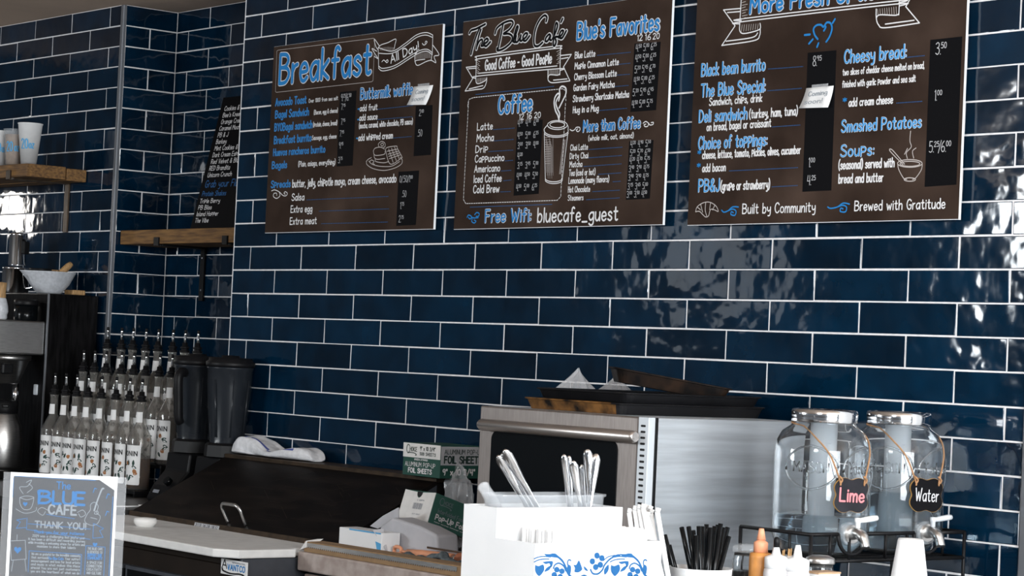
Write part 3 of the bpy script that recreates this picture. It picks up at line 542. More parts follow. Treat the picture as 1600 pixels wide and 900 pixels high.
BOARD_2 = {
    'script': [[(0.0849, 0.5948),(0.0678, 0.5686),(0.0549, 0.5399),(0.0464, 0.5159)], [(0.0341, 0.579),(0.0425, 0.5868),(0.0662, 0.59),(0.1076, 0.6001)], [(0.0883, 0.5861),(0.0784, 0.5636),(0.0707, 0.5302)], [(0.0723, 0.5365),(0.084, 0.5525),(0.096, 0.5558),(0.098, 0.5472),(0.0939, 0.5378),(0.1042, 0.537)], [(0.1038, 0.5421),(0.1171, 0.5453),(0.1254, 0.5514),(0.1189, 0.557),(0.1085, 0.5519),(0.1065, 0.5419),(0.1165, 0.5344),(0.1359, 0.5456)], [(0.1905, 0.5924),(0.183, 0.5595),(0.1725, 0.5205)], [(0.1557, 0.568),(0.1645, 0.5841),(0.1936, 0.5964),(0.2263, 0.5999),(0.2369, 0.5907),(0.2215, 0.5752),(0.1959, 0.5648),(0.2192, 0.5629),(0.2363, 0.5532),(0.2309, 0.537),(0.2023, 0.5225),(0.1728, 0.5176),(0.1689, 0.525)], [(0.2407, 0.5383),(0.2552, 0.5642),(0.2607, 0.5783),(0.2553, 0.5808),(0.2474, 0.5627),(0.2438, 0.5402),(0.2507, 0.5355)], [(0.2546, 0.5539),(0.2517, 0.5395),(0.2605, 0.536),(0.2726, 0.5483),(0.2754, 0.5543),(0.2732, 0.5399),(0.2799, 0.5374)], [(0.283, 0.54),(0.2987, 0.5471),(0.3045, 0.5561),(0.2946, 0.5581),(0.2856, 0.5493),(0.2883, 0.5388),(0.2994, 0.5371),(0.3147, 0.5491)], [(0.3857, 0.5844),(0.388, 0.5965),(0.3762, 0.6024),(0.3566, 0.591),(0.3403, 0.5676),(0.3347, 0.5393),(0.3392, 0.5204),(0.3555, 0.5171),(0.374, 0.526)], [(0.4075, 0.5438),(0.401, 0.5464),(0.3889, 0.5383),(0.3864, 0.5291),(0.396, 0.5284),(0.4077, 0.5418),(0.4065, 0.5316),(0.413, 0.5291)], [(0.4177, 0.5328),(0.432, 0.5541),(0.4371, 0.5699),(0.4304, 0.5766),(0.4252, 0.5607),(0.4225, 0.5365),(0.4221, 0.5162),(0.4286, 0.5124),(0.4341, 0.5234),(0.4288, 0.536),(0.4426, 0.537)], [(0.444, 0.534),(0.4578, 0.5418),(0.4634, 0.5515),(0.454, 0.5523),(0.4472, 0.5427),(0.449, 0.5336),(0.4603, 0.5327),(0.4759, 0.5505)], [(0.451, 0.5773),(0.4578, 0.5865)]],
    'ribbon': [[(0.0726, 0.5046),(0.0745, 0.443)], [(0.0726, 0.5046),(0.0995, 0.509),(0.4256, 0.511),(0.454, 0.5077)], [(0.076, 0.4959),(0.1001, 0.5005),(0.426, 0.5045),(0.4533, 0.4996)], [(0.454, 0.5077),(0.4564, 0.4284)], [(0.083, 0.4573),(0.4421, 0.4545)], [(0.0745, 0.443),(0.0869, 0.4494),(0.4458, 0.4462),(0.4555, 0.4406)], [(0.0745, 0.443),(0.0782, 0.4301),(0.092, 0.4271),(0.1199, 0.4338),(0.1261, 0.4418)], [(0.1261, 0.4418),(0.1257, 0.4292),(0.1134, 0.4122),(0.0797, 0.4101),(0.0263, 0.4087),(0.0263, 0.4087),(0.0601, 0.444),(0.0601, 0.444),(0.0265, 0.4789),(0.0265, 0.4789),(0.0745, 0.479)], [(0.1095, 0.4197),(0.0452, 0.4139)], [(0.0372, 0.474),(0.0722, 0.4733)], [(0.4032, 0.4442),(0.4048, 0.4216),(0.4104, 0.4131),(0.4297, 0.4078),(0.5012, 0.4085),(0.5012, 0.4085),(0.4705, 0.4497),(0.4705, 0.4497),(0.5022, 0.4826),(0.5022, 0.4826),(0.4557, 0.4828)], [(0.4048, 0.4216),(0.4123, 0.4313),(0.447, 0.4282),(0.4561, 0.4325)], [(0.4292, 0.4152),(0.4884, 0.415)], [(0.4595, 0.4736),(0.4892, 0.4747)]],
    'hatch': [[(0.0813, 0.4426),(0.0822, 0.4311)], [(0.0861, 0.4425),(0.0869, 0.4313)], [(0.0909, 0.4425),(0.0917, 0.4315)], [(0.0956, 0.4424),(0.0964, 0.4317)], [(0.1004, 0.4424),(0.1011, 0.4319)], [(0.1051, 0.4423),(0.1059, 0.4321)], [(0.1099, 0.4423),(0.1106, 0.4323)], [(0.1146, 0.4422),(0.1153, 0.4325)], [(0.1193, 0.4421),(0.12, 0.4327)], [(0.4076, 0.4439),(0.4085, 0.4316)], [(0.4127, 0.4437),(0.4136, 0.4313)], [(0.4177, 0.4436),(0.4186, 0.4311)], [(0.4228, 0.4435),(0.4237, 0.4308)], [(0.4278, 0.4433),(0.4287, 0.4306)], [(0.4328, 0.4432),(0.4337, 0.4303)], [(0.4379, 0.443),(0.4388, 0.4301)], [(0.4429, 0.4429),(0.4438, 0.4298)], [(0.4479, 0.4428),(0.4488, 0.4296)], [(0.0767, 0.4959),(0.0907, 0.4906)], [(0.0771, 0.4899),(0.0856, 0.4851)], [(0.0776, 0.4839),(0.0915, 0.4787)], [(0.078, 0.478),(0.0865, 0.4731)], [(0.0784, 0.472),(0.0924, 0.4668)], [(0.0789, 0.466),(0.0874, 0.4612)], [(0.0793, 0.4601),(0.0933, 0.4549)], [(0.4515, 0.4977),(0.438, 0.4946)], [(0.4519, 0.492),(0.4434, 0.4886)], [(0.4523, 0.4863),(0.4388, 0.4832)], [(0.4527, 0.4806),(0.4442, 0.4771)], [(0.4531, 0.4749),(0.4396, 0.4718)], [(0.4535, 0.4692),(0.445, 0.4657)], [(0.4539, 0.4635),(0.4404, 0.4603)]],
    'white': [('Good Coffee - Good People', 0.1164, 0.4644, 0.2998, 0.0294),('12', 0.7738, 0.4993, 0.0201, 0.0155),('16', 0.8055, 0.4988, 0.0205, 0.0155),('20', 0.8363, 0.499, 0.0249, 0.0154),('Blue Latte', 0.5185, 0.47, 0.084, 0.0176),('Maple Cinnamon Latte', 0.5194, 0.4398, 0.1826, 0.0176),('Cherry Blossom Latte', 0.5197, 0.4094, 0.1755, 0.0176),('Garden Fairy Matcha', 0.5187, 0.3794, 0.1697, 0.0176),('Strawberry Shortcake Matcha', 0.5183, 0.3486, 0.2313, 0.0176),('Hug in a Mug', 0.5204, 0.3174, 0.1068, 0.0176),('12', 0.2846, 0.3111, 0.02, 0.0156),('16', 0.3182, 0.3118, 0.0212, 0.0156),('20', 0.3528, 0.3124, 0.0268, 0.0155),('Latte', 0.0923, 0.2898, 0.0713, 0.0201),('Mocha', 0.0927, 0.2558, 0.0782, 0.0209),('Drip', 0.0902, 0.2241, 0.056, 0.0201),('Cappuccino', 0.0895, 0.1958, 0.1346, 0.0201),('Americano', 0.0889, 0.1664, 0.1182, 0.0201),('Iced Coffee', 0.0883, 0.1363, 0.1278, 0.0209),('Cold Brew', 0.0878, 0.1058, 0.1203, 0.0218)],
    'head': [("Blue's Favorites", 0.5242, 0.5218, 0.3332, 0.0473),('Coffee', 0.1878, 0.334, 0.1504, 0.0491),('More than Coffee', 0.5668, 0.2632, 0.233, 0.0297),('Free Wifi:', 0.1504, 0.0198, 0.2055, 0.0346)],
    'dots': [[(0.6125, 0.4718),(0.7514, 0.4704)], [(0.7049, 0.4407),(0.7516, 0.4406)], [(0.6998, 0.4116),(0.7507, 0.4106)], [(0.6919, 0.3806),(0.7486, 0.3806)], [(0.6319, 0.3185),(0.7469, 0.3185)], [(0.1672, 0.2879),(0.2651, 0.288)], [(0.1744, 0.255),(0.2654, 0.2554)], [(0.151, 0.2248),(0.2643, 0.2245)], [(0.229, 0.1949),(0.2644, 0.1953)], [(0.214, 0.1662),(0.2617, 0.1667)], [(0.2264, 0.1377),(0.2637, 0.1388)], [(0.215, 0.1058),(0.2607, 0.1058)], [(0.5959, 0.2127),(0.7324, 0.2136)], [(0.5956, 0.1896),(0.7327, 0.1909)], [(0.5764, 0.1664),(0.7324, 0.1682)], [(0.6392, 0.1428),(0.7341, 0.1438)], [(0.701, 0.1205),(0.7338, 0.1211)], [(0.6188, 0.0958),(0.7293, 0.0969)], [(0.5941, 0.0742),(0.7295, 0.0759)]],
    'strip': [[(0.7627, 0.493),(0.8663, 0.4901),(0.8595, 0.3074),(0.7581, 0.3078)], [(0.2753, 0.3055),(0.3885, 0.3062),(0.3857, 0.0961),(0.2738, 0.0935)], [(0.7586, 0.2279),(0.8549, 0.2277),(0.8504, 0.0709),(0.7559, 0.07)]],
    'price': [('4.50 5.00 6.25', 0.7705, 0.4704, 0.0886, 0.0194),('4.50 5.00 6.25', 0.77, 0.4424, 0.0887, 0.0194),('5.20 5.45 6.70', 0.7691, 0.4122, 0.0887, 0.0194),('4.50 5.00 6.25', 0.7682, 0.382, 0.0887, 0.0194),('5.20 5.45 6.45', 0.7657, 0.3504, 0.0887, 0.0194),('4.50 5.00 5.75', 0.7643, 0.3186, 0.0888, 0.0194),('4.20 4.70 6.00', 0.2798, 0.2911, 0.1065, 0.0188),('4.50 5.00 6.25', 0.2809, 0.2561, 0.1066, 0.0188),('3.00 3.50 4.00', 0.2831, 0.2271, 0.1064, 0.0188),('3.15 3.45 5.00', 0.2866, 0.17, 0.1063, 0.0188),('4.00 4.50 5.50', 0.2861, 0.1394, 0.1063, 0.0188),('4.50 5.00 6.25', 0.2858, 0.1067, 0.1063, 0.0188),('4.20', 0.2852, 0.1974, 0.0315, 0.0188),('4.20 4.90 5.50', 0.7658, 0.2112, 0.089, 0.0177),('5.20 5.70 6.50', 0.7655, 0.1879, 0.089, 0.0177),('4.20 4.70 5.75', 0.7651, 0.167, 0.089, 0.0177),('3.40 3.90 4.75', 0.7636, 0.1446, 0.089, 0.0177),('3.40 3.90 4.75', 0.7628, 0.1212, 0.089, 0.0177),('3.15 3.65 5.00', 0.762, 0.0972, 0.089, 0.0177),('3.00 3.50 4.50', 0.7598, 0.0756, 0.089, 0.0177)],
    'dash': [[(0.0422, 0.3622),(0.0428, 0.3728),(0.0475, 0.3832),(0.0678, 0.3871),(0.4717, 0.3882),(0.4845, 0.3821),(0.4877, 0.3537)], [(0.0449, 0.3743),(0.0422, 0.0884),(0.0546, 0.0758),(0.1794, 0.0755),(0.47, 0.0755),(0.484, 0.0861),(0.4862, 0.3493)]],
    'blueline': [[(0.0753, 0.0648),(0.4481, 0.0647)], [(0.0774, 0.3954),(0.4335, 0.3974)]],
    'cup': [[(0.4978, 0.2852),(0.4966, 0.282),(0.4925, 0.2791),(0.4859, 0.2769),(0.4773, 0.2753),(0.4671, 0.2745),(0.456, 0.2746),(0.4449, 0.2756),(0.4344, 0.2773),(0.4253, 0.2798),(0.4183, 0.2827),(0.4137, 0.286),(0.412, 0.2894),(0.4133, 0.2926),(0.4174, 0.2954),(0.4241, 0.2977),(0.4329, 0.2993),(0.4432, 0.3),(0.4542, 0.2999),(0.4653, 0.2989),(0.4757, 0.2971),(0.4847, 0.2947),(0.4916, 0.2917),(0.4961, 0.2885),(0.4978, 0.2852)], [(0.4874, 0.2865),(0.4865, 0.2844),(0.4834, 0.2825),(0.4784, 0.281),(0.4718, 0.28),(0.464, 0.2795),(0.4557, 0.2797),(0.4472, 0.2804),(0.4393, 0.2816),(0.4325, 0.2832),(0.4271, 0.2852),(0.4237, 0.2874),(0.4225, 0.2897),(0.4234, 0.2918),(0.4265, 0.2937),(0.4316, 0.2952),(0.4383, 0.2962),(0.4461, 0.2966),(0.4545, 0.2965),(0.4629, 0.2958),(0.4708, 0.2946),(0.4775, 0.2929),(0.4828, 0.2909),(0.4862, 0.2887),(0.4874, 0.2865)], [(0.412, 0.2894),(0.399, 0.279),(0.3995, 0.2718)], [(0.4977, 0.2868),(0.5026, 0.2795),(0.5026, 0.2711)], [(0.5031, 0.2703),(0.5034, 0.2683),(0.5026, 0.2664),(0.501, 0.2646),(0.4984, 0.2629),(0.4949, 0.2614),(0.4905, 0.26),(0.4855, 0.2589),(0.4798, 0.258),(0.4735, 0.2574),(0.4668, 0.257),(0.4598, 0.2569),(0.4527, 0.2571),(0.4455, 0.2576),(0.4385, 0.2583),(0.4316, 0.2593),(0.4252, 0.2605),(0.4192, 0.2619),(0.4139, 0.2636),(0.4092, 0.2653),(0.4054, 0.2672),(0.4025, 0.2692),(0.4005, 0.2712),(0.3995, 0.2732),(0.3995, 0.2752)], [(0.5038, 0.2632),(0.5035, 0.2615),(0.5023, 0.26),(0.5002, 0.2585),(0.4973, 0.2572),(0.4937, 0.256),(0.4893, 0.255),(0.4843, 0.2541),(0.4788, 0.2534),(0.4728, 0.253),(0.4664, 0.2528),(0.4598, 0.2527),(0.453, 0.2529),(0.4462, 0.2533),(0.4395, 0.254),(0.433, 0.2548),(0.4268, 0.2558),(0.421, 0.257),(0.4158, 0.2583),(0.4112, 0.2598),(0.4073, 0.2613),(0.4041, 0.2629),(0.4018, 0.2646),(0.4004, 0.2663),(0.3998, 0.268)], [(0.4, 0.2646),(0.4139, 0.1333)], [(0.5025, 0.2628),(0.4873, 0.1319)], [(0.4873, 0.1319),(0.487, 0.1306),(0.4862, 0.1293),(0.4847, 0.1281),(0.4827, 0.127),(0.4801, 0.126),(0.477, 0.1251),(0.4734, 0.1244),(0.4695, 0.1238),(0.4652, 0.1233),(0.4607, 0.123),(0.4559, 0.1229),(0.4511, 0.1229),(0.4463, 0.1232),(0.4415, 0.1236),(0.4369, 0.1241),(0.4325, 0.1248),(0.4284, 0.1257),(0.4246, 0.1267),(0.4213, 0.1278),(0.4186, 0.129),(0.4163, 0.1302),(0.4147, 0.1315),(0.4136, 0.1328),(0.4132, 0.1342)], [(0.4869, 0.1369),(0.4867, 0.1356),(0.4859, 0.1344),(0.4844, 0.1332),(0.4824, 0.1321),(0.4798, 0.131),(0.4767, 0.1302),(0.4731, 0.1294),(0.4691, 0.1288),(0.4648, 0.1283),(0.4603, 0.128),(0.4556, 0.1279),(0.4508, 0.128),(0.4459, 0.1282),(0.4411, 0.1286),(0.4365, 0.1292),(0.4321, 0.1299),(0.428, 0.1308),(0.4243, 0.1317),(0.421, 0.1328),(0.4182, 0.134),(0.416, 0.1353),(0.4143, 0.1366),(0.4132, 0.1379),(0.4128, 0.1392)]],
    'cuphatch': [[(0.4088, 0.2524),(0.4183, 0.1551)], [(0.4121, 0.2463),(0.4216, 0.1465)], [(0.4155, 0.2403),(0.4249, 0.138)], [(0.4189, 0.2342),(0.4265, 0.1548)], [(0.4222, 0.2282),(0.4298, 0.1463)], [(0.4235, 0.2517),(0.4332, 0.1378)], [(0.4269, 0.2457),(0.4347, 0.1545)], [(0.4302, 0.2396),(0.4381, 0.146)], [(0.4336, 0.2336),(0.4414, 0.1375)], [(0.4369, 0.2276),(0.4429, 0.1543)], [(0.4382, 0.2511),(0.4463, 0.1457)], [(0.4936, 0.2444),(0.4809, 0.1488)], [(0.491, 0.2445),(0.479, 0.1489)], [(0.4884, 0.2446),(0.4771, 0.1489)], [(0.4858, 0.2448),(0.4751, 0.149)], [(0.4832, 0.2449),(0.4732, 0.1491)], [(0.4033, 0.2547),(0.4282, 0.2549)], [(0.4038, 0.248),(0.4286, 0.2481)], [(0.4043, 0.2412),(0.4291, 0.2414)], [(0.4048, 0.2344),(0.4296, 0.2346)], [(0.4053, 0.2276),(0.4301, 0.2279)], [(0.4057, 0.2209),(0.4306, 0.2211)], [(0.4062, 0.2141),(0.431, 0.2144)], [(0.4067, 0.2073),(0.4315, 0.2076)], [(0.4072, 0.2006),(0.432, 0.2009)], [(0.4077, 0.1938),(0.4325, 0.1941)], [(0.4081, 0.187),(0.4329, 0.1874)], [(0.4086, 0.1803),(0.4334, 0.1806)]],
    'steam': [[(0.4623, 0.2993),(0.455, 0.3151),(0.4447, 0.3278),(0.437, 0.3485),(0.439, 0.3646),(0.4477, 0.3742),(0.4551, 0.3758),(0.4574, 0.3696),(0.4487, 0.36),(0.4445, 0.3481),(0.4538, 0.3313),(0.4628, 0.3187),(0.4618, 0.3066)], [(0.4565, 0.3555),(0.4604, 0.3715),(0.458, 0.3878),(0.4681, 0.3953),(0.484, 0.3894),(0.4863, 0.374),(0.474, 0.3545),(0.4598, 0.3351)]],
    'small': [('(whole milk, oat, almond)', 0.591, 0.2372, 0.185, 0.014),('Chai Latte', 0.5168, 0.2132, 0.0727, 0.0158),('Dirty Chai', 0.516, 0.1895, 0.0764, 0.0158),('Matcha', 0.5163, 0.1665, 0.0525, 0.0158),('Tea (iced or hot)', 0.516, 0.1426, 0.1095, 0.0166),('Lemonade (many flavors)', 0.5156, 0.121, 0.1682, 0.0166),('Hot Chocolate', 0.5148, 0.0966, 0.0915, 0.0158),('Steamers', 0.5157, 0.0739, 0.0646, 0.0149)],
    'swirl': [[(0.5108, 0.272),(0.5213, 0.2682),(0.5313, 0.271),(0.5373, 0.2766),(0.5513, 0.2759),(0.553, 0.2683),(0.5444, 0.2646),(0.5378, 0.2691),(0.5439, 0.2721)], [(0.8123, 0.2745),(0.8227, 0.2788),(0.8337, 0.2735),(0.8399, 0.2684),(0.8516, 0.2694),(0.8524, 0.2749),(0.8442, 0.2745)], [(0.8337, 0.2735),(0.8307, 0.2656),(0.82, 0.2653),(0.8161, 0.2703),(0.8232, 0.2716)]],
    'whitebig': [('bluecafe_guest', 0.3876, 0.0158, 0.3385, 0.0387)],
    'blueswirl': [[(0.0633, 0.0352),(0.0699, 0.0417),(0.0829, 0.0384),(0.0848, 0.0327),(0.0764, 0.0306),(0.0704, 0.0351)], [(0.0832, 0.0349),(0.0989, 0.0324)], [(0.0995, 0.0424),(0.1089, 0.0484),(0.1204, 0.0451),(0.1182, 0.0377),(0.107, 0.0371)], [(0.0885, 0.0304),(0.0869, 0.0226),(0.0986, 0.018),(0.1066, 0.0231),(0.0979, 0.0268)], [(0.0961, 0.0325),(0.1164, 0.0334)]],
}
BOARD_3 = {
    'head3': [('More Fresh Options!', 0.2005, 0.5405, 0.4876, 0.0392)],
    'ribbon': [[(0.1662, 0.5829),(0.1646, 0.5162)], [(0.1646, 0.5162),(0.1803, 0.5213),(0.6891, 0.5201),(0.7027, 0.5143)], [(0.1697, 0.5242),(0.1833, 0.5289),(0.6874, 0.5276),(0.7011, 0.5218)], [(0.7032, 0.5382),(0.7026, 0.4931)], [(0.1646, 0.5162),(0.1657, 0.4988),(0.1787, 0.4903),(0.2166, 0.4922),(0.2389, 0.4977),(0.2381, 0.5115)], [(0.2389, 0.4977),(0.2379, 0.4807),(0.218, 0.469),(0.1017, 0.4655),(0.1017, 0.4655),(0.1474, 0.5126),(0.1474, 0.5126),(0.1024, 0.5578),(0.1024, 0.5578),(0.1664, 0.5561)], [(0.1166, 0.4753),(0.2106, 0.4774),(0.2306, 0.4876)], [(0.1177, 0.5495),(0.1655, 0.5483)], [(0.6303, 0.5133),(0.6315, 0.4913),(0.6398, 0.4744),(0.6616, 0.4656),(0.7684, 0.4683),(0.7684, 0.4683),(0.7239, 0.511),(0.7239, 0.511),(0.7378, 0.5304)], [(0.6315, 0.4913),(0.6415, 0.4984),(0.6905, 0.4932),(0.7024, 0.4959)], [(0.6612, 0.4744),(0.7514, 0.4761)]],
    'hatch': [[(0.1732, 0.513),(0.1715, 0.4953)], [(0.1815, 0.5127),(0.1798, 0.4956)], [(0.1899, 0.5125),(0.1881, 0.496)], [(0.1982, 0.5122),(0.1964, 0.4963)], [(0.2065, 0.512),(0.2046, 0.4966)], [(0.2148, 0.5118),(0.2129, 0.4969)], [(0.223, 0.5115),(0.2211, 0.4972)], [(0.2313, 0.5113),(0.2293, 0.4975)], [(0.6346, 0.5129),(0.6365, 0.4997)], [(0.642, 0.513),(0.6439, 0.4992)], [(0.6493, 0.513),(0.6513, 0.4987)], [(0.6566, 0.5131),(0.6587, 0.4982)], [(0.6639, 0.5131),(0.666, 0.4977)], [(0.6712, 0.5131),(0.6733, 0.4972)], [(0.6785, 0.5132),(0.6806, 0.4967)], [(0.6858, 0.5132),(0.6879, 0.4963)], [(0.6931, 0.5133),(0.6952, 0.4958)], [(0.1693, 0.5777),(0.1886, 0.5789)], [(0.1697, 0.5707),(0.1821, 0.5726)], [(0.1701, 0.5637),(0.1895, 0.565)], [(0.1705, 0.5568),(0.1829, 0.5586)], [(0.171, 0.5498),(0.1903, 0.5511)], [(0.1714, 0.5428),(0.1838, 0.5447)], [(0.1718, 0.5359),(0.1911, 0.5372)], [(0.1722, 0.5289),(0.1846, 0.5308)]],
    'blueheart': [[(0.4699, 0.4466),(0.4807, 0.459),(0.4874, 0.4775),(0.4821, 0.4912),(0.4691, 0.4942),(0.4587, 0.4846),(0.45, 0.4901),(0.4351, 0.4903),(0.4252, 0.4816),(0.43, 0.4669),(0.441, 0.4555)], [(0.4606, 0.4749),(0.4665, 0.483),(0.4632, 0.4861)], [(0.3959, 0.4691),(0.4142, 0.4691)], [(0.4116, 0.4463),(0.4241, 0.4563)], [(0.4395, 0.436),(0.4442, 0.4452)], [(0.4891, 0.4916),(0.4963, 0.5004)]],
    'blue3': [('Black bean burrito', 0.0306, 0.3905, 0.231, 0.0311),('The Blue Special:', 0.0326, 0.3359, 0.2322, 0.0321),('Deli sandwich', 0.0295, 0.2697, 0.1749, 0.0301),('Choice of toppings:', 0.031, 0.1994, 0.2487, 0.031),('PB&J', 0.0387, 0.0879, 0.0755, 0.031),('Cheesy bread:', 0.5332, 0.3894, 0.197, 0.0309),('Smashed Potatoes', 0.5331, 0.2206, 0.2525, 0.0281),('Soups:', 0.5339, 0.1607, 0.1064, 0.0272)],
    'dots': [[(0.2738, 0.3924),(0.3939, 0.3905)], [(0.2757, 0.3372),(0.3957, 0.3362)], [(0.296, 0.2445),(0.3925, 0.2446)], [(0.1499, 0.1383),(0.3941, 0.1383)], [(0.305, 0.0929),(0.3927, 0.0938)], [(0.7334, 0.3892),(0.7885, 0.3893)], [(0.7079, 0.2816),(0.7883, 0.2812)]],
    'white': [('Sandwich, chips, drink', 0.065, 0.3113, 0.1912, 0.019),('(turkey, ham, tuna)', 0.2141, 0.2707, 0.1683, 0.0215),('on bread, bagel or croissant', 0.0597, 0.2458, 0.2316, 0.02),('cheese, lettuce, tomato, pickles, olives, cucumber', 0.0477, 0.1734, 0.3502, 0.02),('add bacon', 0.0498, 0.1392, 0.0853, 0.02),('(grape or strawberry)', 0.1207, 0.0892, 0.1757, 0.0228),('add cream cheese', 0.5541, 0.282, 0.14, 0.0196),('(seasonal) served with', 0.5293, 0.1295, 0.1778, 0.0215),('bread and butter', 0.5312, 0.0954, 0.1426, 0.0215)],
    'starb': [('*', 0.0306, 0.171, 0.0108, 0.031),('*', 0.0305, 0.1369, 0.0108, 0.031),('*', 0.5354, 0.2796, 0.0101, 0.03)],
    'strip': [[(0.4083, 0.424),(0.5041, 0.4233),(0.5065, 0.0786),(0.4098, 0.0777)], [(0.8032, 0.4254),(0.8986, 0.4261),(0.8992, 0.0813),(0.8039, 0.0788)]],
    'price': [('8.95', 0.4279, 0.3895, 0.0375, 0.0247),('1.00', 0.4281, 0.1386, 0.0239, 0.0228),('4.25', 0.4261, 0.0938, 0.0336, 0.0237),('3.50', 0.8219, 0.3892, 0.0406, 0.0279),('1.00', 0.8241, 0.281, 0.0243, 0.0243),('5.25/6.00', 0.8142, 0.1596, 0.079, 0.0252)],
    'small': [('two slices of cheddar cheese melted on bread,', 0.5296, 0.3594, 0.2588, 0.0159),('finished with garlic powder and sea salt', 0.53, 0.3297, 0.2333, 0.0159)],
    'sketch': [[(0.7943, 0.1343),(0.7932, 0.132),(0.7895, 0.1299),(0.7836, 0.1283),(0.7758, 0.1271),(0.7667, 0.1265),(0.7569, 0.1265),(0.747, 0.1272),(0.7378, 0.1284),(0.7297, 0.1302),(0.7235, 0.1323),(0.7196, 0.1346),(0.7181, 0.1371),(0.7193, 0.1394),(0.723, 0.1415),(0.729, 0.1431),(0.7369, 0.1443),(0.7461, 0.1449),(0.7559, 0.1448),(0.7658, 0.1441),(0.775, 0.1429),(0.7829, 0.1411),(0.789, 0.139),(0.7929, 0.1367),(0.7943, 0.1343)], [(0.7873, 0.1336),(0.7863, 0.1322),(0.7833, 0.1308),(0.7785, 0.1298),(0.7722, 0.1291),(0.7648, 0.1287),(0.7568, 0.1288),(0.7488, 0.1293),(0.7412, 0.1302),(0.7347, 0.1313),(0.7297, 0.1328),(0.7265, 0.1343),(0.7254, 0.1359),(0.7264, 0.1374),(0.7294, 0.1387),(0.7343, 0.1398),(0.7407, 0.1405),(0.7481, 0.1408),(0.7562, 0.1407),(0.7642, 0.1402),(0.7716, 0.1393),(0.7781, 0.1382),(0.783, 0.1367),(0.7862, 0.1352),(0.7873, 0.1336)], [(0.7181, 0.1371),(0.7225, 0.1223),(0.7386, 0.1012),(0.7489, 0.0977)], [(0.7943, 0.1343),(0.7927, 0.1199),(0.7772, 0.1013),(0.7668, 0.0971)], [(0.7763, 0.0968),(0.774, 0.0948),(0.7676, 0.0935),(0.7587, 0.0933),(0.7497, 0.0941),(0.7431, 0.0958),(0.7406, 0.0979),(0.7429, 0.0999),(0.7493, 0.1012),(0.7582, 0.1015),(0.7672, 0.1006),(0.7738, 0.0989),(0.7763, 0.0968)], [(0.6915, 0.1725),(0.702, 0.1679),(0.7398, 0.1344)], [(0.6915, 0.1725),(0.6949, 0.1655),(0.7351, 0.1337)], [(0.748, 0.1478),(0.7443, 0.1617),(0.7585, 0.1747),(0.7536, 0.1895),(0.7547, 0.2123)], [(0.7676, 0.148),(0.7632, 0.1641),(0.7735, 0.1714)], [(0.7385, 0.1582),(0.7468, 0.1716)]],
    'croissant': [[(0.0311, 0.0355),(0.0361, 0.0479),(0.0571, 0.058),(0.082, 0.0594),(0.1061, 0.0489),(0.1155, 0.0348),(0.1011, 0.0391),(0.0868, 0.0403),(0.0806, 0.0245),(0.0701, 0.0212),(0.059, 0.0274),(0.0455, 0.0362),(0.0311, 0.0355)], [(0.0361, 0.0479),(0.0496, 0.0401)], [(0.0486, 0.0551),(0.0571, 0.034)], [(0.0677, 0.0592),(0.0668, 0.0398),(0.0735, 0.0237)], [(0.0857, 0.0583),(0.0832, 0.0404)], [(0.1017, 0.0515),(0.094, 0.0392)]],
    'blueswirl': [[(0.128, 0.0375),(0.1368, 0.0324),(0.152, 0.036),(0.1675, 0.0451),(0.1884, 0.0446)], [(0.152, 0.036),(0.1678, 0.0396),(0.18, 0.0345),(0.1765, 0.0237),(0.1624, 0.026),(0.1634, 0.0328),(0.1705, 0.0307)], [(0.4982, 0.0379),(0.508, 0.0344),(0.53, 0.0373),(0.5485, 0.0462),(0.5694, 0.0434)], [(0.53, 0.0373),(0.5475, 0.0411),(0.5604, 0.0361),(0.5572, 0.025),(0.5408, 0.0262),(0.5416, 0.0337),(0.5493, 0.0322)]],
    'whitebig': [('Built by Community', 0.2041, 0.0273, 0.2522, 0.0245),('Brewed with Gratitude', 0.5873, 0.027, 0.2811, 0.0232)],
}
BOARD_RECT = {1: (0.1199, 1.0369, 1.8727, 2.4887), 2: (1.1363, 2.0411, 1.8702, 2.4862), 3: (2.1359, 3.0451, 1.8669, 2.4829)}
NOTES = {'waffle': [(0.7894, 0.435), (0.8858, 0.4338), (0.8669, 0.3744), (0.7708, 0.3789)], 'special': [(0.4102, 0.3353), (0.5018, 0.336), (0.495, 0.2818), (0.3967, 0.285)]}

# ------------------------------------------------------------------ helpers for parts given in world coordinates
def part(mb, name, m, root, **k):
    o = mb.build(name, m, None, **k)
    o.parent = root
    o.matrix_parent_inverse = Matrix.LocRotScale(root.location, root.rotation_euler, None).inverted()
    return o
def sub(mb, name, m, parent, **k):
    """a sub-part given in the same coordinates as the part it belongs to"""
    o = mb.build(name, m, None, **k); o.parent = parent
    return o

# ------------------------------------------------------------------ menu boards
def frame(o, du, dv, n):
    o, du, dv, n = Vector(o), Vector(du), Vector(dv), Vector(n)
    return lambda u, v, lift=0.0: o + du * u + dv * v + n * lift
def text_part(name, m, root, fn, items, t, lift, outline=None, kind=None):
    mb = MB()
    for it in items:
        s, u, v, w, cap = it[:5]; rot = it[5] if len(it) > 5 else 0.0
        write(mb, s, u, v, w, cap, t * cap, fn, lift, rot, slant=0.35 if kind == 'script' else 0.0)
    if isinstance(m, (list, tuple)) and outline:
        mb.mi = 1
        for it in items:
            s, u, v, w, cap = it[:5]; rot = it[5] if len(it) > 5 else 0.0
            write(mb, s, u, v, w, cap, outline * cap, fn, lift + 0.0010, rot, slant=0.35 if kind == 'script' else 0.0)
    return mb.build(name, m, root)
def stroke_part(name, m, root, fn, strokes, t, lift=0.0012, smooth=True):
    mb = MB()
    for st in strokes: ribbon(mb, bez(st, 6) if smooth and len(st) > 2 else st, t, fn, lift)
    return mb.build(name, m, root)
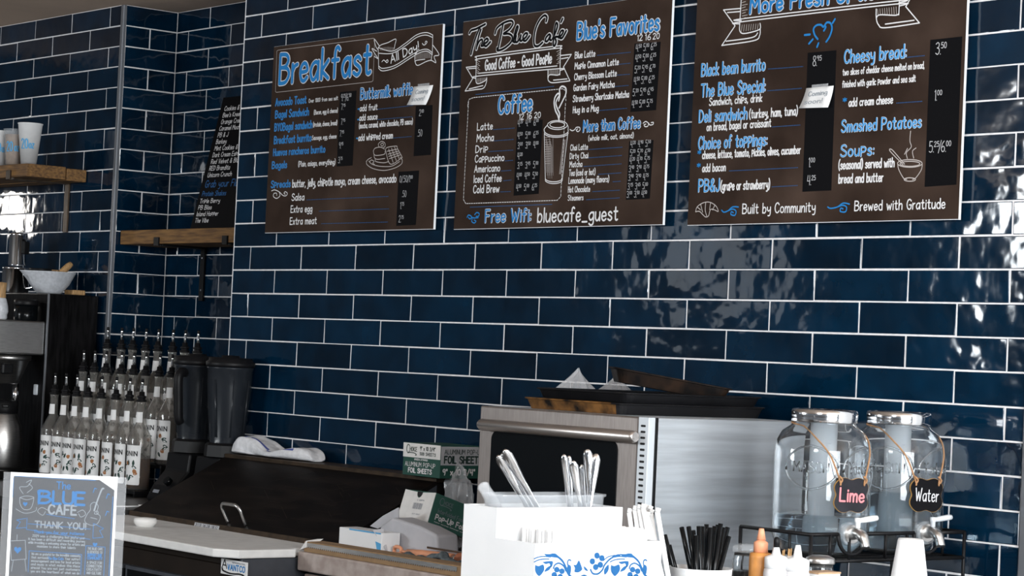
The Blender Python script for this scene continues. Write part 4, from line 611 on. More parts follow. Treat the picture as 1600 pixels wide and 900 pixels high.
def dashes(mb, pts, t, fn, on, off, lift):
    P = [Vector(p) for p in pts]; d = 0.0; acc = []
    for a, b in zip(P, P[1:]):
        L = (b - a).length; x = 0.0
        if L < 1e-7: continue
        while x < L:
            ph = (d + x) % (on + off)
            if ph < on:
                e = min(L, x + on - ph)
                ribbon(mb, [a.lerp(b, x / L), a.lerp(b, e / L)], t, fn, lift); x = e + 1e-5
            else: x += on + off - ph + 1e-5
        d += L
def menu_board(idx, label):
    x0, x1, z0, z1 = BOARD_RECT[idx]; T = BOARD_TABLE[idx]
    W, H = x1 - x0, z1 - z0
    t = thing('menu_board', label, 'menu board', (x0, -0.018, z0), group='menu boards on the tile wall')
    mb = MB(); mb.span((0, -0.0075, 0), (W, 0, H)); mb.build('panel', M['foam'], t)
    mb = MB(); mb.span((0.0006, -0.0082, 0.0015), (W - 0.0006, -0.0075, H - 0.0006)); mb.build('printed_face', M['board'], t)
    for u in (0.08, W - 0.08):
        for v in (0.07, H - 0.07):
            mb = MB(); mb.span((u - 0.012, 0.0, v - 0.012), (u + 0.012, 0.0155, v + 0.012), 0.002); mb.build('spacer', M['black'], t)
    fn = frame((0, -0.0082, 0), (1, 0, 0), (0, 0, 1), (0, -1, 0))
    for q in T.get('strip', []):
        mb = MB(); a = [fn(u, v, 0.0) for u, v in q]; mb.prism(a, (0, -0.0005, 0)); mb.build('price_strip', M['strip'], t)
    if 'big' in T: text_part('heading', [M['chalk'], M['blue']], t, fn, T['big'], 0.19, 0.0008, 0.135)
    if 'head3' in T: text_part('heading', [M['chalk'], M['blue']], t, fn, T['head3'], 0.27, 0.0008, 0.18)
    for h in T.get('head', []): text_part('heading', [M['chalk'], M['blue']], t, fn, [h], 0.24, 0.0008, 0.145)
    for it in T.get('blue3', []): text_part('dish_name', [M['chalk'], M['blue3']], t, fn, [it], 0.19, 0.0008, 0.125)
    for it in T.get('blue', []): text_part('dish_name', [M['paleblue'], M['blue']], t, fn, [it], 0.20, 0.0008, 0.13)
    if 'script' in T:
        mb = MB()
        for st in T['script']: ribbon(mb, bez(st, 8), 0.0120, fn, 0.0008)
        mb.mi = 1
        for st in T['script']: ribbon(mb, bez(st, 8), 0.0066, fn, 0.0018)
        mb.build('script_title', [M['chalk'], M['strip']], t)
    for k, nm, th in (('white', 'menu_line', 0.165), ('white_tilt', 'banner_lettering', 0.16), ('whitebig', 'footer_lettering', 0.135), ('small', 'small_menu_line', 0.15)):
        for it in T.get(k, []): text_part(nm, M['chalk'], t, fn, [it], th, 0.0012)
    if 'starb' in T: text_part('star_bullets', M['blue'], t, fn, T['starb'], 0.10, 0.0012)
    if 'price' in T:
        for s, u, v, w, cap in T['price']:
            mb = MB(); price(mb, s, u, v, w, cap, 0.078 * cap, fn, 0.0012); mb.build('price', M['price'], t)
    for k, nm, m, th in (('frame', 'heading_frame', 'sketch', 0.0014), ('ribbon', 'ribbon_drawing', 'chalk', 0.0030 if idx > 1 else 0.0026), ('hatch', 'ribbon_shading', 'sketch', 0.0016),
                         ('swirl', 'swirl', 'chalk', 0.0026), ('blueswirl', 'blue_swirl', 'blue', 0.0034), ('blueline', 'blue_rule', 'dotblue', 0.0014), ('star', 'bullets', 'blue', 0.005),
                         ('sketch', 'food_drawing', 'sketch', 0.0022), ('cup', 'cup_drawing', 'chalk', 0.0024), ('cuphatch', 'cup_shading', 'sketch', 0.0009),
                         ('steam', 'steam_drawing', 'chalk', 0.0050), ('blueheart', 'heart_drawing', 'blue', 0.0052), ('croissant', 'croissant_drawing', 'sketch', 0.0022)):
        if k in T: stroke_part(nm, M[m], t, fn, T[k], th, smooth=k not in ('frame',))
    mb = MB()
    for st in T.get('dots', []): dashes(mb, st, 0.0020, fn, 0.0012, 0.0036, 0.0012)
    mb.build('dotted_lines', M['dotblue'], t)
    if 'dash' in T:
        mb = MB()
        for st in T['dash']: dashes(mb, bez(st, 6) if len(st) > 8 else bez(st, 1), 0.0020, fn, 0.007, 0.004, 0.0012)
        mb.build('dashed_frame', M['chalk'], t)
    return t
BOARD_TABLE = {1: BOARD_1, 2: BOARD_2, 3: BOARD_3}
menu_board(1, 'chalk style breakfast menu board headed Breakfast All Day, nearest the alcove')
menu_board(2, 'chalk style coffee menu board with a script title and a steaming cup drawing')
menu_board(3, 'chalk style food menu board with black bean burrito, soups and sandwiches')
def paper_note(key, idx, label, lines):
    x0, x1, z0, z1 = BOARD_RECT[idx]
    q = NOTES[key]
    t = thing('paper_note', label, 'note', (x0 + q[0][0], -0.0275, z0 + q[0][1]), group='paper notes taped to the menu boards')
    P = [Vector((u - q[0][0], 0, v - q[0][1])) for u, v in q]
    mb = MB(); n = 6; rows = []
    for i in range(n + 1):
        f = i / n; a = P[0].lerp(P[3], f); b = P[1].lerp(P[2], f)
        rows.append([a.lerp(b, g / 4) + Vector((0, -0.0006 - 0.010 * f * f, 0)) for g in range(5)])
    mb.grid(rows); o = mb.build('sheet', M['paper'], t)
    md = o.modifiers.new('thickness', 'SOLIDIFY'); md.thickness = 0.0004
    def fn(u, v, lift=0.0):
        a = P[0].lerp(P[3], 1 - v); b = P[1].lerp(P[2], 1 - v)
        return a.lerp(b, u) + Vector((0, -0.0012 - 0.010 * (1 - v) ** 2 - lift, 0))
    mb = MB()
    for s, u, v, w, cap, rot in lines: write(mb, s, u, v, w, cap, 0.028, fn, 0.0003, rot)
    mb.build('handwriting', M['inkgrey'], t)
    mb = MB(); c = P[0].lerp(P[1], 0.5); mb.box(c + Vector((0.0, -0.0009, 0.001)), (abs(P[1].x) * 0.6, 0.0002, 0.012)); mb.build('tape', M['film'], t)
paper_note('waffle', 1, 'small white Coming soon note taped beside the Buttermilk waffle line', [('Coming', 0.2, 0.58, 0.62, 0.22, 0.08), ('soon!', 0.15, 0.2, 0.6, 0.22, 0.08)])
paper_note('special', 3, 'white Coming soon note taped on the black price strip of the food board', [('Coming', 0.16, 0.58, 0.66, 0.22, 0.06), ('soon!', 0.12, 0.2, 0.6, 0.22, 0.06)])

# the small black menu leaning in the alcove
t = thing('menu_board', 'small black menu board with white lines leaning on the alcove shelf', 'menu board', (-0.726, 0.2, 1.914))
tilt = math.atan2(0.113, 0.49)
fn = frame((0, 0, 0), (1, 0, 0), (0, math.sin(tilt), math.cos(tilt)), (0, -math.cos(tilt), math.sin(tilt)))
mb = MB(); mb.prism([fn(0, 0.0), fn(0.42, 0.0), fn(0.42, 0.505), fn(0, 0.505)], fn(0, 0, -0.008)); mb.build('panel', M['strip'], t)
mb = MB(); mb2 = MB()
for i, s in enumerate(['Cookies & Cream', 'Bee\'s Knees', 'Orange Creamsicle', 'Caramel Mocha', 'PB & J', 'Barkey', 'Mint Cookies & Cream', 'Dark Cream Espresso', 'Red Velvet & Blue Brandita', 'RED Brandita', 'Unicorn Crunch']):
    write(mb, s, 0.03, 0.452 - i * 0.0255, 0.0115 * len(s), 0.017, 0.0024, fn, 0.0004)
for i, s in enumerate(['Triple Berry', 'PB Bliss', 'Island Hopper', 'The Vibe']):
    write(mb, s, 0.022, 0.098 - i * 0.0245, 0.0112 * len(s), 0.016, 0.0023, fn, 0.0004)
mb.build('white_lettering', M['chalk'], t)
write(mb2, 'Grab your Flavor', 0.03, 0.158, 0.27, 0.026, 0.0036, fn, 0.0004); write(mb2, 'Protein Shakes', 0.025, 0.125, 0.16, 0.018, 0.003, fn, 0.0004)
mb2.build('blue_lettering', M['dotblue'], t)

# ------------------------------------------------------------------ alcove shelf and wall shelf
t = thing('wall_shelf', 'rough wooden shelf fitted across the alcove', 'shelf', (-1.19, 0.175, 1.859))
mb = MB(); mb.span((-1.189, 0.176, 1.861), (-0.11, 0.379, 1.914), 0.003); part(mb, 'plank', M['wood'], t)
for x in (-0.912, -0.44):
    mb = MB(); mb.span((x - 0.014, 0.3705, 1.66), (x + 0.014, 0.3785, 1.86), 0.001); mb.span((x - 0.014, 0.19, 1.853), (x + 0.014, 0.3785, 1.861), 0.001)
    mb.span((x - 0.016, 0.168, 1.853), (x + 0.016, 0.1755, 1.885), 0.001)
    br = part(mb, 'bracket', M['blackmetal'], t)
    mb = MB()
    for z in (1.70, 1.80): mb.lathe([(0.004, 0), (0.004, 0.002), (0, 0.003)], (0, 0, 0), 10)
    mb = MB()
    for z in (1.70, 1.82): mb.box((x, 0.3695, z), (0.007, 0.002, 0.007), None, 0.001)
    o = part(mb, 'screws', M['chrome'], t)
t = thing('wall_shelf', 'thick wooden shelf holding the paper cups on the left wall', 'shelf', (-1.6, 0.1, 2.084))
mb = MB(); mb.span((-2.9, -0.110, 2.103), (-1.418, 0.056, 2.152), 0.003); part(mb, 'front_plank', M['wood'], t)
mb = MB(); mb.span((-2.9, 0.058, 2.100), (-1.414, 0.1425, 2.147), 0.003); part(mb, 'back_plank', M['wood'], t)
for x in (-1.556, -2.7):
    mb = MB(); mb.span((x - 0.016, 0.1355, 1.909), (x + 0.016, 0.1435, 2.10), 0.001); mb.span((x - 0.016, -0.10, 2.095), (x + 0.016, 0.1435, 2.103), 0.001)
    mb.span((x - 0.016, -0.118, 2.095), (x + 0.016, -0.110, 2.13), 0.001); part(mb, 'bracket', M['lidedge'] if x > -2 else M['blackmetal'], t)

# paper cups
def cup_shape(mb, r0, r1, h, wall=0.0008, n=32):
    mb.lathe([(0, 0.004), (r0 - 0.003, 0.004), (r0, 0), (r1, h - 0.003), (r1 + 0.002, h - 0.002), (r1 + 0.0025, h), (r1 + 0.001, h + 0.0015), (r1 - 0.001, h), (r0 - 0.001, 0.007), (0, 0.007)], n=n)
def cyl_text(mb, s, r, ang, v, width, cap, th, lift=0.0006, taper=0.0):
    fn = lambda u, w, l=0.0: Vector(((r + taper * w + l) * math.cos(ang + u / r), (r + taper * w + l) * math.sin(ang + u / r), w))
    write(mb, s, -width / 2, v, width, cap, th, fn, lift)
view_ang = math.atan2(-0.63, 0.776)     # towards the customer side
for i, (x, y, r0, r1, h, kind, lab) in enumerate((
        (-1.55, -0.036, 0.029, 0.0465, 0.163, 'w', 'white paper cup marked 20 oz at the end of the wall shelf'),
        (-1.645, -0.050, 0.033, 0.044, 0.143, 'c', 'clear cup marked 20 on the wall shelf between two white cups'),
        (-1.738, -0.055, 0.029, 0.043, 0.140, 'w', 'white paper cup at the very left edge of the wall shelf'))):
    t = thing('paper_cup' if kind == 'w' else 'plastic_cup', lab, 'cup', (x, y, 2.1525))
    mb = MB(); cup_shape(mb, r0, r1, h); mb.build('cup_body', M['paper'] if kind == 'w' else M['plasticclear'], t)
    if kind == 'c':
        mb = MB(); mb.lathe([(0, 0.008), (r0 - 0.003, 0.008), (r1 - 0.006, h * 0.86), (0, h * 0.86)]); mb.build('stacked_cups', M['tan'], t)
    mb = MB(); rr = r0 + 0.0006; tp_ = (r1 - r0) / h
    cyl_text(mb, '20', rr, view_ang - 0.30, h * 0.40, 0.020, 0.036, 0.0036, taper=tp_); cyl_text(mb, 'oz', rr, view_ang + 0.42, h * 0.41, 0.014, 0.030, 0.0036, taper=tp_)
    mb.build('size_marking', M['printblue'], t)

# ------------------------------------------------------------------ coffee counter, brewer and what stands on it
t = thing('coffee_counter', 'dark low counter under the coffee brewer and syrup bottles', 'counter', (-1.5, -0.2, 0))
mb = MB(); mb.prism([(-3.15, -0.62, 0.925), (0.098, -0.62, 0.925), (0.098, -0.012, 0.925), (-0.112, -0.012, 0.925), (-0.112, 0.14, 0.925), (-3.15, 0.14, 0.925)], (0, 0, 0.04)); part(mb, 'worktop', M['slate'], t)
mb = MB(); mb.prism([(-3.15, -0.58, 0.0), (0.095, -0.58, 0.0), (0.095, -0.015, 0.0), (-0.115, -0.015, 0.0), (-0.115, 0.13, 0.0), (-3.15, 0.13, 0.0)], (0, 0, 0.9245)); part(mb, 'cabinet', M['bodybrown'], t)

t = thing('coffee_brewer', 'tall steel and black coffee brewer beside the syrup bottles', 'coffee machine', (-1.43, 0.0, 0.965))
XB = -1.255
mb = MB(); mb.span((XB - 0.52, -0.075, 1.0), (XB, 0.135, 1.662), 0.004); part(mb, 'rear_tower', M['darksteel'], t)
mb = MB(); mb.span((XB - 0.003, -0.079, 1.0), (XB + 0.002, -0.073, 1.664)); part(mb, 'edge_strip', M['trim'], t)
mb = MB(); mb.span((XB - 0.34, -0.36, 1.43), (XB - 0.01, -0.076, 1.556), 0.006); part(mb, 'head', M['steel'], t)
mb = MB(); mb.lathe([(0.045, 1.318), (0.05, 1.322), (0.085, 1.405), (0.092, 1.408), (0.092, 1.425), (0, 1.425)], (XB - 0.12, -0.175, 0)); fun = part(mb, 'brew_funnel', M['steel'], t)
mb = MB(); mb.box((XB - 0.12 + 0.088, -0.215, 1.375), (0.02, 0.045, 0.04), None, 0.006); part(mb, 'funnel_handle', M['black'], t)
mb = MB(); mb.span((XB - 0.34, -0.40, 0.967), (XB - 0.01, 0.13, 1.0), 0.006); part(mb, 'base', M['darksteel'], t)
mb = MB(); mb.lathe([(0.0, 1.235), (0.012, 1.235), (0.012, 1.318), (0, 1.318)], (XB - 0.10, -0.14, 0), 12); part(mb, 'drip_spout', M['chrome'], t)
mb = MB(); mb.box((XB - 0.06, -0.078, 1.30), (0.03, 0.006, 0.04), None, 0.003); part(mb, 'switch', M['paletrim'], t)

t = thing('thermal_carafe', 'steel thermal carafe with black lid under the brewer funnel', 'carafe', (XB - 0.12, -0.175, 1.001))
mb = MB(); mb.lathe([(0, 0.0), (0.068, 0), (0.075, 0.01), (0.076, 0.10), (0.068, 0.16), (0.052, 0.20), (0.047, 0.212), (0, 0.212)]); mb.build('body', M['steel'], t)
mb = MB(); mb.lathe([(0.049, 0.205), (0.053, 0.210), (0.053, 0.245), (0.045, 0.255), (0.02, 0.258), (0, 0.258)]); mb.build('lid', M['black'], t)
mb = MB(); mb.box((0.052, -0.02, 0.235), (0.035, 0.024, 0.014), -0.4, 0.004); mb.build('pour_lever', M['black'], t)
mb = MB(); mb.tube(bez([(-0.05, -0.05, 0.21), (-0.08, -0.085, 0.2), (-0.085, -0.09, 0.12), (-0.06, -0.062, 0.06)]), 0.010); mb.build('handle', M['black'], t)

t = thing('mixing_bowl', 'speckled white spouted bowl on top of the coffee brewer', 'bowl', (-1.40, 0.0, 1.664))
mb = MB(); n = 40; prof = [(0.0, 0.0), (0.045, 0.0), (0.049, 0.004), (0.075, 0.035), (0.098, 0.080), (0.100, 0.082), (0.0975, 0.083), (0.073, 0.038), (0.045, 0.009), (0.0, 0.008)]
rows = []
for r, z in prof:
    row = []
    for j in range(n):
        a = 2 * PI * j / n; d = abs((a - 1.5 * PI + PI) % (2 * PI) - PI)
        k = 1 + (0.28 * max(0, 1 - d / 0.42) ** 1.5) * max(0.0, (z - 0.03) / 0.052)
        row.append(Vector((max(r, 1e-5) * k * math.cos(a), max(r, 1e-5) * k * math.sin(a), z)))
    rows.append(row)
mb.grid(rows, True); mb.build('bowl_body', M['ceramic'], t)
t = thing('wooden_scoop', 'short wooden handle sticking up out of the white bowl', 'scoop', (-1.40, 0.02, 1.70))
mb = MB(); mb.tube([(0.0, -0.02, 0.0), (0.01, 0.02, 0.045), (0.012, 0.05, 0.072), (0.013, 0.062, 0.083)], [0.012, 0.012, 0.013, 0.010], 12); mb.build('handle', M['bamboo'], t)
mb = MB(); mb.lathe([(0, -0.018), (0.02, -0.015), (0.032, 0.0), (0.034, 0.012), (0.03, 0.012), (0.0, -0.006)], (0, -0.03, 0.0), 20); mb.build('cup', M['bamboo'], t)
t = thing('strainer', 'dark flat strainer lying across the white bowl', 'strainer', (-1.40, -0.04, 1.747))
mb = MB(); mb.lathe([(0.0, 0.0), (0.04, 0.0), (0.042, 0.004), (0.042, 0.010), (0.038, 0.010), (0.037, 0.004), (0, 0.004)], (0, 0, 0), 24); mb.build('basket', M['black'], t)
mb = MB(); mb.box((0, 0.075, 0.006), (0.012, 0.08, 0.005), None, 0.002); mb.build('grip', M['bamboo'], t)
mb = MB(); mb.span((-1.40, 0.065, 1.6635), (-1.33, 0.118, 1.682), 0.003); tag(mb.build('wood_block', M['bamboo']), 'small wooden block behind the white bowl on the brewer', 'block')
t = thing('bamboo_whisk', 'bamboo tea whisk standing on the brewer head at the left edge', 'whisk', (-1.385, -0.205, 1.5565))
mb = MB(); mb.lathe([(0, 0), (0.022, 0), (0.027, 0.006), (0.026, 0.018), (0.030, 0.03), (0.028, 0.05), (0.020, 0.078), (0.016, 0.082)], n=24); mb.build('tines', M['ceramic'], t)
mb = MB(); mb.lathe([(0.0165, 0.08), (0.019, 0.084), (0.017, 0.10), (0.018, 0.118), (0.020, 0.138), (0, 0.14)], n=20); mb.build('handle', M['bamboo'], t)
t = thing('canister', 'black lidded canister standing on the brewer head', 'canister', (-1.335, -0.125, 1.5565))
mb = MB(); mb.lathe([(0, 0), (0.042, 0), (0.044, 0.003), (0.044, 0.058), (0, 0.058)]); mb.build('body', M['blackgloss'], t)
mb = MB(); mb.lathe([(0.045, 0.058), (0.046, 0.06), (0.046, 0.074), (0.04, 0.080), (0, 0.081)]); mb.build('lid', M['black'], t)
for i, (z, r, h, lab) in enumerate(((1.6625, 0.052, 0.10, 'polished steel pitcher on the brewer, lower of two stacked'), (1.7705, 0.034, 0.125, 'narrow steel shaker standing on the pitcher, upper of two'))):
    t = thing('steel_pitcher' if i == 0 else 'steel_shaker', lab, 'pitcher', (-1.668 + i * 0.006, -0.005, z))
    mb = MB(); mb.lathe([(0, 0), (r * 0.96, 0), (r, 0.004), (r, h * 0.93), (r * 1.04, h * 0.94), (r * 1.04, h), (0, h + 0.004)]); mb.build('body', M['chrome'], t)
    if i == 0:
        mb = MB(); mb.tube(bez([(r * 0.9, r * 0.4, 0.08), (r * 1.5, r * 0.75, 0.075), (r * 1.5, r * 0.75, 0.03), (r * 0.9, r * 0.4, 0.02)]), 0.005); mb.build('handle', M['chrome'], t)
    else:
        mb = MB(); mb.box((r * 1.05, 0.014, 0.07), (0.018, 0.03, 0.05), 0.3, 0.004); mb.build('grip', M['black'], t)

# ------------------------------------------------------------------ syrup bottles on a three-step stand
TIER = [(-0.12, 0.987), (-0.02, 1.075), (0.08, 1.163)]
t = thing('bottle_stand', 'black three-step stand under the syrup bottles', 'stand', (-0.78, 0.0, 0.965))
mb = MB()
for i, (y, z) in enumerate(TIER): mb.span((-1.165 if i == 2 else -1.18, y - 0.046, z - 0.012), (-0.40, y + 0.046, z), 0.002)
for x in (-1.16, -0.405):
    for i, (y, z) in enumerate(TIER):
        mb.span((x - 0.004, y - 0.044, 0.9655), (x + 0.004, y + 0.044, z - 0.008))
part(mb, 'steps', M['black'], t)
BR = 0.0410
def petal(mb, fn, u, v, a, b, ang, lift, n=12):
    c, s = math.cos(ang), math.sin(ang); p = []
    for k in range(n):
        x = a * math.cos(2 * PI * k / n); y = b * math.sin(2 * PI * k / n) * (1 - 0.35 * x / a)
        p.append(fn(u + x * c - y * s, v + x * s + y * c, lift))
    mb.poly(p)
def make_bottle(col, fill, kind):
    t = bpy.data.objects.new('syrup_bottle', None); C.objects.link(t); t.empty_display_size = 0.05
    outer = [(0, 0), (BR - 0.004, 0), (BR, 0.004), (BR, 0.172), (BR - 0.003, 0.186), (0.027, 0.208), (0.0165, 0.228), (0.0145, 0.25), (0.0145, 0.292), (0.016, 0.294), (0.016, 0.302), (0.0145, 0.304)]
    inner = [(r - 0.0022, z) for r, z in outer[::-1] if z > 0.01] + [(BR - 0.006, 0.006), (0, 0.006)]
    mb = MB(); mb.lathe(outer + inner, n=28); mb.build('glass', M['bottleglass'], t)
    zf = 0.02 + 0.16 * fill
    mb = MB(); mb.lathe([(0, 0.0065), (BR - 0.0065, 0.0065), (BR - 0.0026, 0.010), (BR - 0.0026, min(zf, 0.164)), (0, min(zf, 0.164))], n=24); mb.build('syrup', M[col], t)
    # body label facing the counter front
    a0, a1 = -PI / 2 - 1.08, -PI / 2 + 1.08; R = BR + 0.0004
    mb = MB(); rows = []
    for z in (0.018, 0.022, 0.150, 0.154):
        k = 0.06 if z in (0.018, 0.154) else 0.0
        rows.append([Vector((R * math.cos(lerp(a0 + k, a1 - k, i / 20)), R * math.sin(lerp(a0 + k, a1 - k, i / 20)), z)) for i in range(21)])
    mb.grid(rows); lab = mb.build('label', M['paper'], t)
    fn = lambda u, v, l=0.0: Vector(((R + l) * math.cos(-PI / 2 + u / R), (R + l) * math.sin(-PI / 2 + u / R), v))
    mb = MB(); write(mb, 'MONIN', -0.033, 0.118, 0.066, 0.015, 0.0032, fn, 0.0003, gap=2.2)
    sub(mb, 'brand_lettering', M['letterblack'], lab)
    rnd = random.Random(kind)
    ml, mf = MB(), MB()
    for k in range(13):
        a = 2 * PI * k / 13 + rnd.uniform(-0.2, 0.2); rr = 0.029 + rnd.uniform(-0.005, 0.005)
        u, v = rr * math.cos(a) * 1.05, 0.068 + rr * math.sin(a)
        if k % 4 == kind % 4:
            petal(mf, fn, u, v, 0.0075, 0.0068, a, 0.0004)
        else:
            b = a + rnd.uniform(-1, 1)
            petal(ml, fn, u, v, 0.0095, 0.0046, b, 0.0003 + 0.00004 * (k % 3))
    sub(ml, 'leaf_print', M['leaf'], lab); sub(mf, 'fruit_print', M['fruit'], lab)
    rows = []; R2 = 0.0151
    for z in (0.232, 0.268):
        rr = R2 if z > 0.24 else 0.0172
        rows.append([Vector((rr * math.cos(-PI / 2 + lerp(-1.35, 1.35, i / 14)), rr * math.sin(-PI / 2 + lerp(-1.35, 1.35, i / 14)), z)) for i in range(15)])
    mb = MB(); mb.grid(rows); mb.build('neck_label', M['paper'], t)
    mb = MB(); mb.lathe([(0, 0.303), (0.017, 0.303), (0.0185, 0.306), (0.0185, 0.309), (0.013, 0.311), (0.013, 0.316), (0.016, 0.318), (0.016, 0.322), (0.010, 0.326), (0.0095, 0.338), (0, 0.338)], n=18); sto = mb.build('pourer_stopper', M['black'], t)
    mb = MB(); mb.tube([(0, 0, 0.336), (0, 0, 0.350), (0.002, -0.001, 0.366), (0.004, -0.002, 0.376)], [0.0052, 0.0048, 0.0044, 0.0040], 10); sub(mb, 'pourer_spout', M['chrome'], sto)
    mb = MB(); mb.lathe([(0, 0), (0.0056, 0), (0.0052, 0.010), (0.003, 0.012), (0, 0.012)], (0.0035, -0.0018, 0.371), 10); sub(mb, 'spout_cap', M['black'], sto)
    return t
kinds = [make_bottle('liquidpale', 0.9, 3), make_bottle('liquid', 0.55, 4), make_bottle('liquiddark', 0.8, 5), make_bottle('liquidpale', 0.5, 6), make_bottle('liquid', 0.85, 9)]
ordn = ['first', 'second', 'third', 'fourth', 'fifth', 'sixth', 'seventh', 'last']
ROWX = [[87, 99, 117, 139, 160, 183, 204, 223], [131.7, 148, 165, 191, 210, 229, 250.6, 265.4], [169, 191, 207, 229, 248, 271, 288, 310]]
ROWY = [584, 549, 515]
rnd = random.Random(3); used = set()
for r, (y, z) in enumerate(TIER):
    last = -9
    for i, px_ in enumerate(ROWX[r]):
        x = at_y(px_, ROWY[r] + i * 1.1, y).x
        x = max(x, last + 2 * BR + 0.001, -1.142 if r == 2 else -1.16); last = x
        k = (3, 0, 2, 1, 4, 0, 2, 1)[i] if r == 0 else rnd.randrange(5)
        lab = '%s syrup bottle from the left in the %s row of the bottle stand' % (ordn[i], ('front', 'middle', 'rear')[r])
        if k in used: o = dup(kinds[k])
        else: o = kinds[k]; used.add(k)
        o.location = (x, y, z + 0.0005); o.rotation_euler = (0, 0, rnd.uniform(-0.15, 0.15))
        tag(o, lab, 'bottle', 'syrup bottles in the %s row' % ('front', 'middle', 'rear')[r])
for k, o in enumerate(kinds):
    if k not in used:
        for c in list(o.children_recursive): bpy.data.objects.remove(c)
        bpy.data.objects.remove(o)

# ------------------------------------------------------------------ blenders
def blender(x, y, ang, lab, jx=0.0):
    t = thing('blender', lab, 'blender', (x, y, 0.9655), group='blenders beside the bottles')
    mb = MB()
    # base: sloping control face towards -Y
    w = 0.074
    prof = [(-0.125, 0.0), (-0.128, 0.012), (-0.105, 0.055), (-0.062, 0.105), (-0.055, 0.165), (0.06, 0.165), (0.068, 0.10), (0.07, 0.0)]
    mb.prism([(-w, a, b) for a, b in prof], (2 * w, 0, 0)); base = mb.build('base', M['black'], t)
    md = base.modifiers.new('round', 'BEVEL'); md.width = 0.006; md.segments = 2
    mb = MB(); mb.lathe([(0, 0), (0.012, 0), (0.010, 0.010), (0, 0.011)], (0, 0, 0), 16)
    mb = MB(); mb.tube([(0.03, -0.103, 0.066), (0.03, -0.116, 0.076)], 0.014, 16); sub(mb, 'dial', M['blackgloss'], base)
    mb = MB(); mb.box((-0.028, -0.1185, 0.034), (0.036, 0.003, 0.012), Matrix.Rotation(-0.49, 3, 'X'), 0.001); sub(mb, 'badge', M['greyprint'], base)
    # collar and jar
    mb = MB(); mb.lathe([(0.055, 0.166), (0.075, 0.168), (0.073, 0.205), (0.066, 0.212), (0.0, 0.212)], (jx, 0, 0), 8, smooth=False); mb.build('collar', M['black'], t)
    n = 48; rows = []
    for q, z in ((0.056, 0.213), (0.057, 0.225), (0.072, 0.40), (0.074, 0.452), (0.077, 0.456), (0.077, 0.462), (0.072, 0.462), (0.066, 0.42), (0.052, 0.235), (0.0, 0.228)):
        row = []
        for j in range(n):
            a = 2 * PI * j / n
            k = 1 - 0.07 * abs(math.cos(2 * a + ang)) ** 6 if 0.22 < z < 0.45 else 1
            row.append(Vector((jx + max(q, 1e-5) * k * math.cos(a), max(q, 1e-5) * k * math.sin(a), z)))
        rows.append(row)
    mb = MB(); mb.grid(rows, True); jar = mb.build('jar', M['smoke'], t)
    mb = MB()
    for q in range(6):
        b = ang + 0.9 + q * 0.9
        mb.tube([(jx + 0.057 * math.cos(b), 0.057 * math.sin(b), 0.232), (jx + 0.071 * math.cos(b), 0.071 * math.sin(b), 0.42)], 0.0035, 6)
    sub(mb, 'ribs', M['smoke'], jar)
    c, s = math.cos(ang), math.sin(ang)
    mb = MB(); mb.tube(bez([(jx + 0.068 * c, 0.068 * s, 0.435), (jx + 0.094 * c, 0.094 * s, 0.436), (jx + 0.106 * c, 0.106 * s, 0.41), (jx + 0.100 * c, 0.100 * s, 0.34), (jx + 0.094 * c, 0.094 * s, 0.285), (jx + 0.084 * c, 0.084 * s, 0.268)]), 0.0155, 10)
    sub(mb, 'handle', M['black'], jar)
    mb = MB(); mb.lathe([(0.0, 0.463), (0.079, 0.463), (0.081, 0.467), (0.081, 0.478), (0.072, 0.484), (0.072, 0.492), (0.03, 0.494), (0.03, 0.500), (0, 0.501)], (jx, 0, 0), 32); mb.build('lid', M['black'], t)
    return t
blender(-0.205, -0.06, -1.15, 'dark blender next to the syrup bottles with its handle in front')
blender(0.022, -0.085, 2.3, 'dark blender nearest the folded towel', 0.022)

# ------------------------------------------------------------------ refrigerated prep table
PX0, PX1 = 0.107, 1.242
t = thing('prep_table', 'dark refrigerated prep table with sloped scratched lid', 'prep table', (0.67, -0.4, 0.0))
mb = MB(); mb.span((PX0, -0.770, 0.12), (PX1 - 0.012, -0.012, 0.90), 0.003); part(mb, 'body', M['bodybrown'], t)
mb = MB(); mb.span((PX1 - 0.012, -0.775, 0.12), (PX1, -0.012, 0.925), 0.002); sd = part(mb, 'side_panel', M['legsteel'], t)
mb = MB()
for y, z in ((-0.56, 0.895), (-0.64, 0.80)): mb.lathe([(0.006, 0), (0.006, 0.002), (0, 0.003)], (0, 0, 0), 10)
mb = MB()
for y, z in ((-0.585, 0.903), (-0.60, 0.78)): mb.tube([(PX1 - 0.001, y, z), (PX1 + 0.003, y, z)], 0.006, 10)
sub(mb, 'screws', M['chrome'], sd)
mb = MB(); mb.span((PX0, -0.125, 0.90), (PX1, -0.012, 1.132), 0.003); part(mb, 'rear_hood', M['lid'], t)
mb = MB(); mb.span((PX0 - 0.002, -0.130, 1.132), (PX1 + 0.002, -0.010, 1.147), 0.003); part(mb, 'rear_ledge', M['lidedge'], t)
mb = MB()
for x in (PX0, PX1 - 0.012): mb.prism([(x, -0.125, 0.90), (x, -0.125, 1.125), (x, -0.455, 0.947), (x, -0.455, 0.90)], (0.012, 0, 0))
part(mb, 'lid_cheeks', M['legsteel'], t)
LB, LF = Vector((0, -0.128, 1.136)), Vector((0, -0.468, 0.961))
sl = (LF - LB).normalized(); ln = Vector((0, sl.z, -sl.y)); ln = ln if ln.z > 0 else -ln
mb = MB(); a, b = LB, LF
mb.prism([Vector((PX0, 0, 0)) + a, Vector((PX1, 0, 0)) + a, Vector((PX1, 0, 0)) + b, Vector((PX0, 0, 0)) + b], ln * -0.012); lid = part(mb, 'lid', M['lid'], t)
